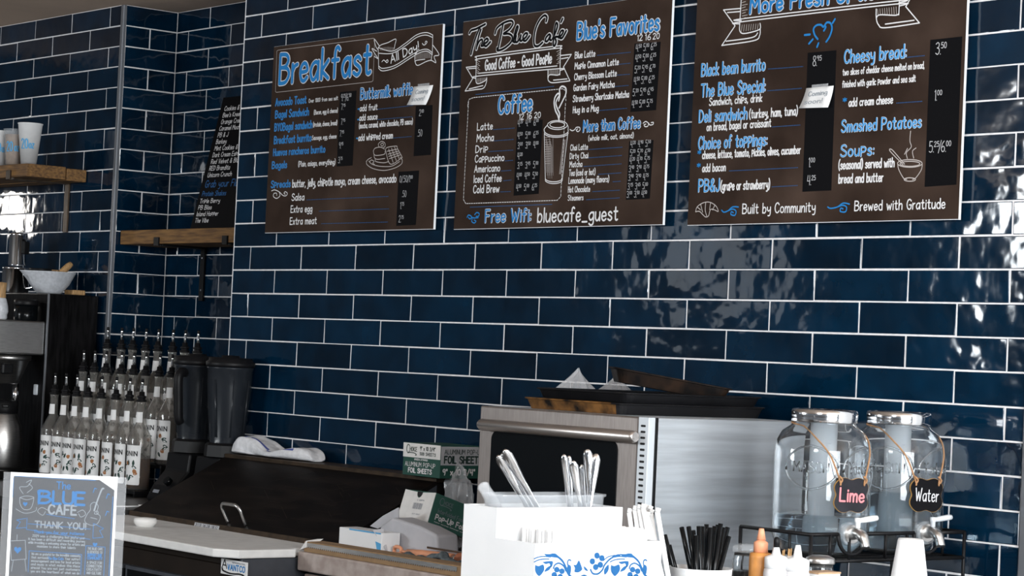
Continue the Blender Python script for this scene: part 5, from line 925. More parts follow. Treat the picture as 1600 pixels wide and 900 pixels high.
mb = MB(); mb.box(((PX0 + PX1) / 2, LF.y - 0.003, LF.z - 0.008), (PX1 - PX0 + 0.004, 0.008, 0.022), Matrix.Rotation(-0.25, 3, 'X'), 0.002); sub(mb, 'lid_lip', M['lidedge'], lid)
hp = [Vector((0.652, 0, 0)), Vector((0.748, 0, 0))]
base = LB.lerp(LF, 0.945)
pts = []
for x, h in ((0.652, 0.0), (0.650, 0.030), (0.650, 0.050), (0.662, 0.064), (0.690, 0.066), (0.712, 0.066), (0.738, 0.064), (0.750, 0.050), (0.750, 0.03), (0.748, 0.0)):
    pts.append(Vector((x, base.y, base.z)) + ln * h)
mb = MB(); mb.tube(bez(pts, 4), 0.0052, 10); sub(mb, 'lid_handle', M['steel'], lid)
mb = MB(); xa, xb = at_y(305, 812, -0.475).x, at_y(343, 820, -0.475).x
mb.box(((xa + xb) / 2, LF.y - 0.0085, LF.z - 0.0075), (xb - xa, 0.001, 0.013), Matrix.Rotation(-0.25, 3, 'X')); lb = sub(mb, 'sticker', M['silvercarton'], lid)
fn = frame((xa, LF.y - 0.0095, LF.z - 0.012), (1, 0, 0), (0, 0.25, 0.97), (0, -1, 0.25))
mb = MB(); write(mb, '3113 1608 1810', 0.006, 0.0012, xb - xa - 0.014, 0.0075, 0.0015, fn, 0.0006); sub(mb, 'sticker_print', M['letterblack'], lid)
# scratches worn through the dark coating
mb = MB(); rnd = random.Random(12)
def on_lid(u, v, l=0.0): return Vector((lerp(PX0, PX1, u), 0, 0)) + LB.lerp(LF, v) + ln * (0.0004 + l)
for i in range(46):
    u, v = rnd.uniform(0.1, 0.97), rnd.uniform(0.15, 0.92); L = rnd.uniform(0.03, 0.14); th = rnd.choice((0.0, 0.0, 0.8, -0.8))
    ribbon(mb, [(u, v), (u + L * math.cos(th), v + L * math.sin(th) * 1.5)], 0.0017, lambda a, b, l=0.0: on_lid(a, b, l))
sub(mb, 'scratches', M['lidedge'], lid)
# doors and badge
for a, b in ((0.125, 0.64), (0.655, 1.215)):
    mb = MB(); mb.span((a, -0.790, 0.16), (b, -0.771, 0.845), 0.003); dr = part(mb, 'door', M['blackgloss'], t)
    mb = MB(); mb.span((a - 0.001, -0.7915, 0.16), (a + 0.006, -0.770, 0.846)); mb.span((a, -0.793, 0.842), (b, -0.771, 0.852)); sub(mb, 'door_edge', M['legsteel'], dr)
for x in (0.16, 1.18):
    for y in (-0.70, -0.09):
        mb = MB(); mb.lathe([(0.03, 0.0), (0.03, 0.05), (0.02, 0.055), (0.02, 0.12), (0, 0.12)], (x, y, 0), 16); part(mb, 'caster', M['black'], t)
xa, xb = at_y(346.5, 880, -0.776).x, at_y(387.5, 880, -0.776).x
za, zb = at_y(347, 896, -0.776).z, at_y(347, 872, -0.776).z
mb = MB(); mb.span((xa, -0.7785, za), (xb, -0.775, zb), 0.001); bd = part(mb, 'badge', M['paper'], t)
fn = frame((xa, -0.7788, za), (1, 0, 0), (0, 0, 1), (0, -1, 0)); W, H = xb - xa, zb - za
mb = MB(); write(mb, 'A', W * 0.05, H * 0.40, W * 0.19, H * 0.55, 0.0036, fn, 0.0003)
mb.tube(bez([fn(W * .07, H * .38, .001), fn(W * .12, H * .22, .001), fn(W * .4, H * .12, .001), fn(W * .75, H * .18, .001), fn(W * .9, H * .12, .001), fn(W * .86, H * .04, .001)]), 0.0022, 6)
sub(mb, 'badge_initial', M['letterblack'], bd)
mb = MB(); write(mb, 'VANTCO', W * 0.27, H * 0.34, W * 0.66, H * 0.36, 0.0032, fn, 0.0003); sub(mb, 'badge_lettering', M['blue'], bd)
mb = MB(); write(mb, 'REFRIGERATION', W * 0.44, H * 0.80, W * 0.48, H * 0.09, 0.001, fn, 0.0003); sub(mb, 'badge_small_print', M['greyprint'], bd)

t = thing('cutting_board', 'long white cutting board along the front of the prep table', 'cutting board', (0.6, -0.64, 0.9255))
mb = MB(); mb.prism([(0.109, -0.835, 0.9265), (1.19, -0.835, 0.9265), (1.25, -0.79, 0.9265), (1.25, -0.605, 0.9265), (1.225, -0.605, 0.9265), (1.225, -0.476, 0.9265), (0.109, -0.476, 0.9265)], (0, 0, 0.0235))
o = part(mb, 'slab', M['cutboard'], t); md = o.modifiers.new('round', 'BEVEL'); md.width = 0.004; md.segments = 2
mb = MB(); mb.span((PX0, -0.7695, 0.9005), (PX1 - 0.013, -0.47, 0.9255), 0.002)
part(mb, 'board_support', M['bodybrown'], bpy.data.objects['prep_table'])

p = at_y(227, 815, -0.62); 
t = thing('small_dish', 'small white dish lying on the left end of the cutting board', 'dish', (at_y(227, 816, -0.66).x, -0.66, 0.9505))
mb = MB(); mb.lathe([(0, 0), (0.026, 0), (0.034, 0.012), (0.035, 0.020), (0.031, 0.026), (0.0, 0.028)], n=28); mb.build('dish_body', M['ceramicgloss'], t)
q = at_y(207, 790, -0.42)
t = thing('spoon', 'white plastic spoon lying on the dark counter left of the lid', 'spoon', (0.045, -0.42, 0.9655))
mb = MB(); mb.box((0.0, -0.04, 0.006), (0.012, 0.12, 0.004), None, 0.0015); mb.build('handle', M['white'], t)
mb = MB(); mb.lathe([(0, 0.001), (0.012, 0.003), (0.019, 0.010), (0.018, 0.011), (0.011, 0.006), (0, 0.004)], (0, 0.035, 0), 20); mb.build('bowl', M['white'], t)

# folded towel on the ledge
t = thing('folded_towel', 'folded white towel with a blue stripe on the prep table ledge', 'towel', (0.33, -0.075, 1.148))
rnd = random.Random(5)
def towel(u, v):
    """u along, v across the fold (0..1); outer skin of a loosely folded cloth"""
    env = (1 - abs(2 * u - 1) ** 5) ** 0.5
    return env
nu, nv = 44, 26
rows = []
for i in range(nu + 1):
    u = i / nu; x = lerp(0.10, 0.565, u)
    hgt = (0.056 * (1 - 0.35 * u) + 0.010 * math.sin(7.0 * u + 0.6) - 0.016 * math.exp(-((u - 0.50) / 0.12) ** 2)) * max(0.02, (1 - abs(2 * u - 1) ** 7)) ** 0.6
    row = []
    for j in range(nv):
        a = 2 * PI * j / nv
        cy, cz = math.cos(a), math.sin(a)
        y = -0.073 + (0.050 + 0.004 * math.sin(9 * u + 2)) * (abs(cy) ** 0.7) * (1 if cy > 0 else -1) * (0.55 + 0.45 * min(1, 8 * u) * min(1, 8 * (1 - u)))
        wr = 0.0035 * math.sin(5 * a + 11 * u) + 0.0025 * math.sin(9 * a - 17 * u + 1)
        z = hgt * 0.5 * (1 + (abs(cz) ** 0.6) * (1 if cz > 0 else -1)) + (wr * hgt / 0.05 if cz > -0.3 else 0)
        row.append(Vector((x + 0.004 * math.sin(3 * a), y, 1.1485 + max(0.0005, z))))
    rows.append(row)
mb = MB(); vs = mb.grid(rows, True)
for e in (vs[0], vs[-1][::-1]): mb.bm.faces.new(e)
mb.bm.faces.ensure_lookup_table()
for i in range(nu):
    for j in range(nv):
        f = mb.bm.faces[i * nv + j]
        if (6 + i * 0.10) <= j <= (6.9 + i * 0.10) and i < 36: f.material_index = 1
part(mb, 'folded_cloth', [M['towel'], M['towelblue']], t, subsurf=1)
mb = MB()
rows = []
for i in range(25):
    u = i / 24; row = []
    for j in range(10):
        a = 2 * PI * j / 10
        row.append(Vector((lerp(0.112, 0.36, u), -0.085 + 0.046 * math.cos(a) * (0.4 + 0.6 * math.sin(PI * min(1, u * 1.4 + .1))) , 1.1485 + 0.009 * (1 + math.sin(a)) + 0.003 * math.sin(8 * u) * (1 + math.sin(a)))))
    rows.append(row)
vs = mb.grid(rows, True)
for e in (vs[0], vs[-1][::-1]): mb.bm.faces.new(e)
part(mb, 'lower_fold', M['towel'], t, subsurf=1)

# ------------------------------------------------------------------ cartons
def carton(name, lab, loc, size, rot, faces, mats, cat='box'):
    """box with front face towards local -Y and end face towards local +X"""
    t = thing(name, lab, cat, loc, rot)
    w, d, h = size
    mb = MB(); mb.span((0, 0, 0), (w, d, h), 0.0012, 1); mb.build('carton', mats, t)
    return t
x0, x1 = at_y(628.5, 741, -0.165).x, at_y(686.7, 746.5, -0.165).x
FW, FH, FD = x1 - x0, 0.094, 0.15
t = carton('foil_carton', 'green and white foil sheet carton on the right end of the prep ledge', (x0, -0.165, 1.148), (FW, FD, FH), (0, 0, 0), None, M['green'])
mb = MB(); mb.span((0.0008, -0.0008, FH * 0.56), (FW - 0.0004, 0.0004, FH - 0.0006)); mb.build('white_band', M['cardwhite'], t)
mb = MB(); mb.span((FW - 0.0004, 0.002, FH * 0.40), (FW + 0.0008, FD, FH * 0.97)); mb.build('silver_band', M['silvercarton'], t)
ff = frame((0, -0.0009, 0), (1, 0, 0), (0, 0, 1), (0, -1, 0)); fs = frame((FW + 0.0009, 0, 0), (0, 1, 0), (0, 0, 1), (1, 0, 0))
def brand(mb, fn, u, v, w, h, t_):
    write(mb, 'C', u, v + h * 0.05, w * 0.26, h, t_ * 1.3, fn, 0.0004)
    write(mb, 'HOICE', u + w * 0.30, v + h * 0.28, w * 0.66, h * 0.50, t_, fn, 0.0004)
    ribbon(mb, bez([(u + w * 0.12, v + h * 0.02), (u + w * 0.4, v + h * 0.10), (u + w * 0.75, v + h * 0.05), (u + w * 0.93, v - h * 0.12), (u + w * 0.84, v - h * 0.2)]), t_ * 1.3, fn, 0.0004)
mb = MB(); brand(mb, ff, FW * 0.10, FH * 0.68, FW * 0.29, FH * 0.25, 0.0018)
write(mb, '9" x 10 3/4"', FW * 0.46, FH * 0.80, FW * 0.40, FH * 0.11, 0.0020, ff, 0.0004); write(mb, '500 SHEETS', FW * 0.46, FH * 0.65, FW * 0.42, FH * 0.085, 0.0016, ff, 0.0004)
write(mb, 'FOIL SHEETS', FW * 0.0 + 0, 0, 0.0001, 0.0001, 0.00001, ff)
mb.build('dark_lettering', M['letterdark'], t)
mb = MB(); write(mb, 'ALUMINUM POP-UP', FW * 0.08, FH * 0.29, FW * 0.80, FH * 0.13, 0.0016, ff, 0.0004); write(mb, 'FOIL SHEETS', FW * 0.17, FH * 0.10, FW * 0.62, FH * 0.13, 0.0032, ff, 0.0004)
write(mb, 'GREEN STRIPED', FW * 0.32, FH * 0.485, FW * 0.36, FH * 0.045, 0.0012, ff, 0.0006)
write(mb, '9" x 10 3/4"', 0.010, FH * 0.11, 0.115, FH * 0.17, 0.0036, fs, 0.0004)
mb.build('white_lettering', M['chalk'], t)
mb = MB(); write(mb, 'FOIL SHEETS', 0.014, FH * 0.47, 0.135, FH * 0.20, 0.0046, fs, 0.0005); write(mb, 'ALUMINUM POP-UP', 0.014, FH * 0.74, 0.135, FH * 0.14, 0.0018, fs, 0.0005)
mb.build('side_lettering', M['letterdark'], t)

# right hand counter
t = thing('back_counter', 'worn counter under the oven, right of the prep table', 'counter', (2.0, -0.3, 0))
mb = MB(); mb.span((1.256, -0.605, 0.893), (2.74, -0.012, 0.945), 0.005); part(mb, 'worktop', M['laminate'], t)
mb = MB(); mb.span((1.27, -0.575, 0.0), (2.735, -0.02, 0.893)); part(mb, 'cabinet', M['slate'], t)
mb = MB(); mb.span((1.275, -0.592, 0.62), (1.95, -0.576, 0.885), 0.003); dr = part(mb, 'drawer', M['laminate'], t)
mb = MB(); mb.tube([(1.5, -0.60, 0.76), (1.5, -0.615, 0.76), (1.72, -0.615, 0.76), (1.72, -0.60, 0.76)], 0.005); sub(mb, 'pull', M['steel'], dr)

# film cutter box lying along the front edge
t = thing('film_cutter_box', 'long open wrap box with serrated cutter lying on the counter edge', 'box', (1.29, -0.56, 0.9455))
L = 0.70
mb = MB(); mb.span((1.275, -0.598, 0.9455), (1.275 + L, -0.535, 0.974), 0.0015); part(mb, 'box', M['kraft'], t)
mb = MB()
n = 70; a = 1.29; 
for i in range(n):
    x = a + i * (L - 0.03) / n; d = (L - 0.03) / n
    mb.prism([(x, -0.5992, 0.971), (x, -0.5992, 0.962), (x + d / 2, -0.5992, 0.957), (x + d, -0.5992, 0.962), (x + d, -0.5992, 0.971)], (0, -0.0008, 0))
part(mb, 'serrated_blade', M['steel'], t)
mb = MB(); mb.prism([(1.262, -0.602, 0.949), (1.29, -0.602, 0.958), (1.29, -0.602, 0.976), (1.283, -0.56, 0.980), (1.245, -0.585, 0.956)][:4], (0, 0.02, 0.0)); part(mb, 'end_flap', M['cardwhite'], t)

# white wrap carton with blue print
yw = -0.47
x0, x1 = at_y(529, 850, yw).x, at_y(586, 850, yw).x; zt = at_y(530, 823, yw).z
t = thing('wrap_carton', 'white carton with blue print edge standing behind the wrap box', 'box', (x0, yw, 0.9455))
mb = MB(); mb.span((0, 0, 0), (x1 - x0 + 0.03, 0.062, zt - 0.9455), 0.002); mb.build('carton', M['white'], t)
W, H = x1 - x0 + 0.03, zt - 0.9455
fn = frame((0, 0, 0), (1, 0, 0), (0, 0, 1), (0, -1, 0)); ft = frame((0, 0, H), (1, 0, 0), (0, 1, 0), (0, 0, 1))
mb = MB()
ribbon(mb, [(W * 0.25, H * 0.965), (W * 0.97, H * 0.965)], 0.004, fn, 0.0006)
mb.poly([fn(W * 0.86, H * 0.62, 0.0008), fn(W * 0.99, H * 0.55, 0.0008), fn(W * 0.99, H * 0.02, 0.0008), fn(W * 0.84, H * 0.02, 0.0008), fn(W * 0.90, H * 0.30, 0.0008)])
mb.build('blue_print', M['printblue'], t)

# grey sleeve of parchment next to it
ys = -0.40
def gy(px_, py, y=ys): return at_y(px_, py, y)
t = thing('parchment_pack', 'crumpled grey parchment pack with a torn flap on the counter', 'packet', (gy(635, 860).x, ys, 0.9455))
foot = [gy(604, 862), gy(685, 858), gy(682, 836), gy(655, 822), gy(612, 808), gy(592, 824)]
foot[0].z = foot[1].z = 0.9458
foot = [Vector((p.x, ys, p.z)) for p in foot]
mb = MB(); mb.prism(foot, (0, 0.075, 0)); o = part(mb, 'pack', M['greybag'], t)
md = o.modifiers.new('round', 'BEVEL'); md.width = 0.008; md.segments = 3
fl = [gy(578, 822, ys + 0.03), gy(598, 806, ys + 0.03), gy(622, 793, ys + 0.03), gy(622, 812, ys + 0.03), gy(590, 826, ys + 0.03)]
mb = MB(); mb.prism(fl, (0, 0.004, 0)); part(mb, 'torn_flap', M['greybag'], t)
fl = [gy(582, 828, ys - 0.075), gy(598, 826, ys - 0.05), gy(606, 862, ys - 0.01), gy(604, 861, ys - 0.06)]
mb = MB(); mb.prism(fl, (0, 0.003, 0)); part(mb, 'loose_corner', M['greybag'], t)

# tilted white and green carton
yb = -0.30; A18 = 0.30
x0, x1 = at_y(620, 812, yb).x, at_y(667.6, 824, yb).x
BW, BH, BDp = x1 - x0, 0.090, 0.138
t = thing('paper_carton', 'white and green pop-up paper carton tilted on the parchment pack', 'box', (x0, yb, at_y(620, 812, yb).z), (-A18, 0, 0))
mb = MB(); mb.span((0, 0, 0), (BW, BDp, BH), 0.0012, 1); mb.build('carton', M['greengrey'], t)
mb = MB(); nn = []
cx = BW * 0.50
pts = [(0.0005, 0.0005), (BW - 0.0005, 0.0005), (BW - 0.0005, BH - 0.0003)] + [(cx + 0.013 * math.cos(a), BH - 0.004 - 0.016 * math.sin(a)) for a in [PI * k / 10 for k in range(11)]] + [(0.0005, BH - 0.0003)]
mb.prism([(u, -0.0012, v) for u, v in pts], (0, 0.0011, 0)); mb.build('end_flap', M['cardwhite'], t)
mb = MB(); mb.prism([(cx + 0.0125 * math.cos(a), -0.0006, BH - 0.002 - 0.0155 * math.sin(a)) for a in [PI * k / 10 for k in range(11)]], (0, 0.0004, 0)); mb.build('thumb_notch', M['letterblack'], t)
ff = frame((0, -0.0013, 0), (1, 0, 0), (0, 0, 1), (0, -1, 0)); fs = frame((BW, 0, 0), (0, 1, 0), (0, 0, 1), (1, 0, 0))
mb = MB(); rnd = random.Random(4)
u = BW * 0.40
while u < BW * 0.70:
    w_ = rnd.choice((0.0010, 0.0016, 0.0022)); ribbon(mb, [(u, BH * 0.42), (u, BH * 0.60)], w_, ff, 0.0003); u += w_ + rnd.choice((0.0010, 0.0018))
write(mb, 'C 120PM', BW * 0.48, BH * 0.68, BW * 0.22, BH * 0.045, 0.0009, ff, 0.0003); write(mb, '0071 4807', BW * 0.44, BH * 0.24, BW * 0.24, BH * 0.03, 0.0007, ff, 0.0003)
mb.build('barcode_print', M['greyprint'], t)
mb = MB(); brand(mb, fs, 0.020, BH * 0.68, 0.050, BH * 0.22, 0.0014); write(mb, 'Interfolded Food', 0.022, BH * 0.44, 0.098, BH * 0.125, 0.0014, fs, 0.0005); mb.build('grey_lettering', M['signgrey'], t)
mb = MB(); write(mb, 'Pop-Up Foil', 0.020, BH * 0.22, 0.105, BH * 0.16, 0.0034, fs, 0.0005); write(mb, 'paper squares dispenser carton', 0.020, BH * 0.13, 0.12, BH * 0.03, 0.0007, fs, 0.0005); mb.build('white_lettering', M['chalk'], t)

# crumpled film bag between cartons and oven
def crumple(name, lab, loc, sx, sy, sz, seed, cat='plastic bag', pts=None, m='film', sub_=4, amp=0.30):
    t = thing(name, lab, cat, loc)
    b = bmesh.new(); bmesh.ops.create_icosphere(b, subdivisions=sub_, radius=1.0)
    from mathutils import noise
    noise.seed_set(seed)
    for v in b.verts:
        d = v.co.normalized()
        k = 1 + amp * noise.ridged_multi_fractal(d * 1.7 + Vector((seed, 0, 0)), 1.0, 2.1, 4, 0.9, 2.0) - amp
        z = d.z * k
        w = 1.0
        if pts: w = pts(z)
        v.co = Vector((d.x * k * sx * w, d.y * k * sy * w, (z * 0.5 + 0.5) * sz))
        if v.co.z < 0.0005: v.co.z = 0.0005
    mb = MB(); mb.add(b); mb.build('film', M[m], t)
    return t
c = at_y(716, 764, -0.10)
crumple('film_bag', 'crumpled clear plastic bag between the foil carton and the oven', (c.x, -0.10, 0.9455), 0.058, 0.038, 0.25, 3)

# tongs with orange grips and a grey mesh cloth
ya = -0.44
a, b, c_ = at_y(637, 863, ya), at_y(708, 872, ya), at_y(770, 884, ya)
zb = 0.9455
t = thing('kitchen_tongs', 'orange gripped kitchen tongs lying behind the wrap box', 'tongs', ((a.x + b.x) / 2, ya, zb))
mb = MB(); mb.tube([(a.x, ya, a.z), (lerp(a.x, b.x, .3), ya, lerp(a.z, b.z, .3)), (b.x, ya, b.z)], [0.009, 0.0115, 0.012], 14); part(mb, 'grip', M['peach'], t)
mb = MB(); mb.tube([(b.x + 0.028, ya, b.z - 0.004), (c_.x, ya, c_.z)], [0.021, 0.022], 16); part(mb, 'thick_grip', M['orange'], t)
mb = MB(); mb.tube([(b.x - 0.004, ya, b.z), (b.x + 0.03, ya, b.z - 0.004)], 0.011, 12); mb.box((lerp(b.x, c_.x, 0.0) - 0.03, ya + 0.012, b.z + 0.016), (0.20, 0.004, 0.006), None, 0.001); part(mb, 'steel_arm', M['chrome'], t)
mb = MB(); rc = at_y(621, 860, ya); mb.tube([(rc.x + 0.017 * math.cos(q * PI / 8), ya + 0.002 * math.sin(q), rc.z + 0.010 * math.sin(q * PI / 8)) for q in range(16)], 0.0052, 8, True); mb.tube([(rc.x + 0.016, ya, rc.z), (a.x, ya, a.z)], 0.004, 8); part(mb, 'pull_ring', M['peach'], t)
t = thing('mesh_cloth', 'grey green mesh strap bunched in front of the orange tongs', 'cloth', (a.x, -0.50, zb))
P = [at_y(636, 868, -0.49), at_y(652, 874, -0.50), at_y(672, 873, -0.505), at_y(692, 868, -0.50), at_y(700, 878, -0.495), at_y(722, 882, -0.49)]
mb = MB(); rows = []
for i, p in enumerate(bez([tuple(p) for p in P], 5)):
    row = []
    for j in range(10):
        q = 2 * PI * j / 10
        row.append(Vector((p[0], p[1] + 0.016 * math.cos(q), max(zb + 0.0006, p[2] + (0.010 + 0.003 * math.sin(i * 1.3)) * math.sin(q)))))
    rows.append(row)
vs = mb.grid(rows, True)
for e in (vs[0], vs[-1][::-1]): mb.bm.faces.new(e)
part(mb, 'strap', M['greycloth'], t)
t = thing('black_scraper', 'black handled scraper lying behind the orange tongs', 'utensil', (at_y(692, 852, -0.34).x - 0.02, -0.275, zb))
mb = MB(); mb.box((0.0, 0, 0.012), (0.16, 0.05, 0.022), None, 0.010, 3); mb.box((0.09, 0.0, 0.020), (0.11, 0.07, 0.034), None, 0.014, 3); mb.build('handle', M['black'], t)

# ------------------------------------------------------------------ countertop oven with pans on top
OX0, OX1, OY, OZ0, OZ1 = 2.000, 2.628, -0.58, 0.965, 1.378
t = thing('countertop_oven', 'stainless countertop convection oven with a dark glass door', 'oven', (2.31, -0.33, 0.9455))
mb = MB(); mb.span((OX0, OY + 0.02, OZ0), (OX1, -0.075, OZ1), 0.003); part(mb, 'casing', M['steelside'], t)
mb = MB(); mb.span((OX0, OY, OZ0), (2.588, OY + 0.02, OZ1), 0.004)
fr = part(mb, 'door', M['ovenframe'], t)
def rrect(x0, z0, x1, z1, r, y, n=6):
    pts = []
    for cx, cz, a0 in ((x1 - r, z1 - r, 0), (x0 + r, z1 - r, PI / 2), (x0 + r, z0 + r, PI), (x1 - r, z0 + r, 1.5 * PI)):
        for k in range(n + 1):
            a = a0 + k / n * PI / 2; pts.append(Vector((cx + r * math.cos(a), y, cz + r * math.sin(a))))
    return pts
mb = MB(); mb.prism(rrect(2.052, 1.005, 2.522, 1.318, 0.022, OY - 0.0002), (0, -0.0022, 0)); sub(mb, 'door_glass', M['blackgloss'], fr)
HY = OY - 0.020; HA, HB = at_y(750, 663, HY), at_y(993, 684, HY)
mb = MB(); mb.tube([(HA.x, HY, HA.z), (HA.x + 0.008, HY, HA.z), (HB.x - 0.008, HY, HA.z), (HB.x, HY, HA.z)], [0.011, 0.0148, 0.0148, 0.011], 20)
for x in (HA.x + 0.04, HB.x - 0.06): mb.span((x - 0.010, HY + 0.004, HA.z - 0.008), (x + 0.010, OY, HA.z + 0.008))
sub(mb, 'door_handle', M['handle'], fr)
mb = MB(); mb.span((2.590, OY - 0.001, OZ0), (OX1 - 0.003, OY + 0.02, OZ1), 0.001); vp = part(mb, 'vent_strip', M['paletrim'], t)
mb = MB(); z = OZ1 - 0.020
while z > OZ0 + 0.02:
    mb.prism(rrect(2.599, z - 0.0026, 2.615, z + 0.0026, 0.0024, OY - 0.0012, 3), (0, -0.0004, 0)); z -= 0.0137
sub(mb, 'vent_slots', M['letterblack'], vp)
mb = MB(); mb.span((OX1 - 0.004, OY + 0.019, OZ0), (OX1 + 0.0015, OY + 0.025, OZ1)); part(mb, 'side_gap', M['black'], t)
for x in (OX0 + 0.05, OX1 - 0.05):
    for y in (OY + 0.07, -0.13):
        mb = MB(); mb.lathe([(0.016, 0.9457), (0.016, 0.955), (0.02, 0.965), (0, 0.966)], (x, y, 0), 14); part(mb, 'foot', M['black'], t)

def sheet_pan(name, lab, loc, w, d, h, mats, rot=(0, 0, 0), flare=0.010):
    """open pan with a rolled rim, w along X, d along Y"""
    t = thing(name, lab, 'baking pan', loc, rot, group='dark baking pans stacked on the oven')
    def ring(o, z, r):
        pts = []
        for cx, cy, a0 in ((w / 2 - r + o, d / 2 - r + o, 0), (-w / 2 + r - o, d / 2 - r + o, PI / 2), (-w / 2 + r - o, -d / 2 + r - o, PI), (w / 2 - r + o, -d / 2 + r - o, 1.5 * PI)):
            for k in range(5):
                a = a0 + k / 4 * PI / 2; pts.append(Vector((cx + r * math.cos(a), cy + r * math.sin(a), z)))
        return pts
    mb = MB()
    rows = [ring(-flare, 0, 0.02), ring(-flare + 0.001, 0.0005, 0.02), ring(0, h - 0.004, 0.025), ring(0.006, h - 0.003, 0.03), ring(0.007, h, 0.03), ring(0.004, h + 0.001, 0.03), ring(-0.002, h - 0.001, 0.025), ring(-flare - 0.001, 0.0025, 0.02)]
    vs = mb.grid(rows, True, smooth=False)
    mb.bm.faces.new(vs[0][::-1]); mb.bm.faces.new(vs[-1])
    if isinstance(mats, list):
        for f in mb.bm.faces:
            f.normal_update()
            if f.calc_center_median().y < -d / 2 + 0.02 and f.calc_center_median().x < w / 2 - 0.02: f.material_index = 1
    mb.build('pan_body', mats, t); return t
xl, xr = at_y(816, 634, -0.545).x, at_y(972, 645, -0.545).x
w = xr - xl - 0.014
cx = (xl + xr) / 2
sheet_pan('baking_pan', 'wide dark sheet pan lying directly on the oven top, rusty at the front left', (cx, -0.555 + 0.252, 1.3785), w, 0.49, 0.027, [M['pan'], M['panrust']])
sheet_pan('baking_pan', 'dark sheet pan nested on the lowest pan of the oven stack', (cx + 0.012, -0.535 + 0.233, 1.4065), w - 0.02, 0.455, 0.024, M['pan'])
a = at_y(1052, 617, -0.36)
PT = a - Vector((0.815, -0.58, 0)) * 0.072 + Vector((-0.776, 0.63, 0)) * 0.075; PT.z = a.z + 0.006
sheet_pan('baking_pan', 'deep rusty pan tilted on top of the pan stack', tuple(PT), 0.17, 0.285, 0.034, M['pandirty'], (-0.14, 0.0, -0.62), flare=0.014)
def cone_bag(lab, loc, r, h, seed, lean=0.0):
    t = thing('plastic_bag', lab, 'plastic bag', loc)
    rnd = random.Random(seed); rows = []; n = 26
    ph = [rnd.uniform(0, 6) for _ in range(4)]
    for i in range(9):
        f = i / 8; row = []
        for j in range(n):
            a = 2 * PI * j / n
            k = (1 - f) ** 1.15 * (1 + 0.26 * math.sin(3 * a + ph[0] + 2 * f)) * (1 + 0.10 * (-1) ** j) + 0.025
            row.append(Vector((r * k * math.cos(a) + lean * f * h, 0.7 * r * k * math.sin(a), h * f * (1 + 0.08 * math.sin(5 * a + ph[2])))))
        rows.append(row)
    mb = MB(); mb.grid(rows, True, smooth=False); o = mb.build('film', M['film'], t)
    md = o.modifiers.new('thickness', 'SOLIDIFY'); md.thickness = 0.0006
    return t
b1 = at_y(893, 612, -0.30)
cone_bag('peaked clear plastic bag standing on the left of the pan stack', (b1.x, -0.30, 1.410), 0.072, 0.068, 2, 0.35)
b2 = at_y(955, 612, -0.22)
cone_bag('low clear plastic bag behind the tilted pan', (b2.x - 0.01, -0.20, 1.410), 0.062, 0.060, 5, 0.1)

# ------------------------------------------------------------------ service counter at the end of the bar
SZ = 0.985
t = thing('service_counter', 'dark service counter carrying the drink jars and napkin caddy', 'counter', (3.1, -1.3, 0))
mb = MB(); mb.span((2.745, -2.85, SZ - 0.04), (3.55, -0.015, SZ), 0.005); part(mb, 'worktop', M['slate'], t)
mb = MB(); mb.span((2.80, -2.80, 0.0), (3.48, -0.02, SZ - 0.04)); part(mb, 'base', M['bodybrown'], t)

# ------------------------------------------------------------------ drink jars on a wire rack
JX = 3.0
JY = [-0.398, -0.152]
JZ = 1.100
t = thing('wire_rack', 'black wire rack carrying the two glass drink jars', 'rack', (3.03, -0.33, SZ))
xf, xk = 3.113, 2.90
ya, yb = -0.545, -0.042
zr, zf = 1.152, 1.094
w = 0.0042
mb = MB(); mb.tube([(xk, ya, zr), (xf, ya, zr), (xf, JY[0] - 0.063, zr)], w); mb.tube([(xf, JY[0] + 0.027, zr), (xf, JY[1] - 0.063, zr)], w); mb.tube([(xf, JY[1] + 0.027, zr), (xf, yb, zr), (xk, yb, zr)], w)
for y in JY:
    mb.tube([(xf, y - 0.018 + 0.045 * math.cos(a), zr - 0.045 * math.sin(a)) for a in [PI * k / 12 for k in range(13)]], w)
part(mb, 'top_rail', M['blackmetal'], t)
mb = MB(); mb.tube([(xk, ya, zf), (xf, ya, zf), (xf, yb, zf), (xk, yb, zf)], w, 8, True)
for x in (2.95, 3.0, 3.05): mb.tube([(x, ya, zf), (x, yb, zf)], 0.003)
part(mb, 'base_frame', M['blackmetal'], t)
mb = MB()
for y in (ya + 0.06, ya + 0.12, JY[0] + 0.09, JY[0] + 0.16): mb.tube([(xf, y, zf), (xf, y, zr)], 0.0036)
for x in (2.97, 3.05): mb.tube([(x, ya, zf), (x, ya, zr)], 0.0036); mb.tube([(x, yb, zf), (x, yb, zr)], 0.0036)
part(mb, 'uprights', M['blackmetal'], t)
for x in (xf, xk):
    for y in (ya, yb):
        mb = MB(); mb.tube([(x, y, SZ + 0.0005), (x, y, zr)], w); part(mb, 'leg', M['blackmetal'], t)
mb = MB(); mb.tube([(xf, -0.275, SZ + 0.0005), (xf, -0.275, zf)], 0.0036); part(mb, 'leg', M['blackmetal'], t)

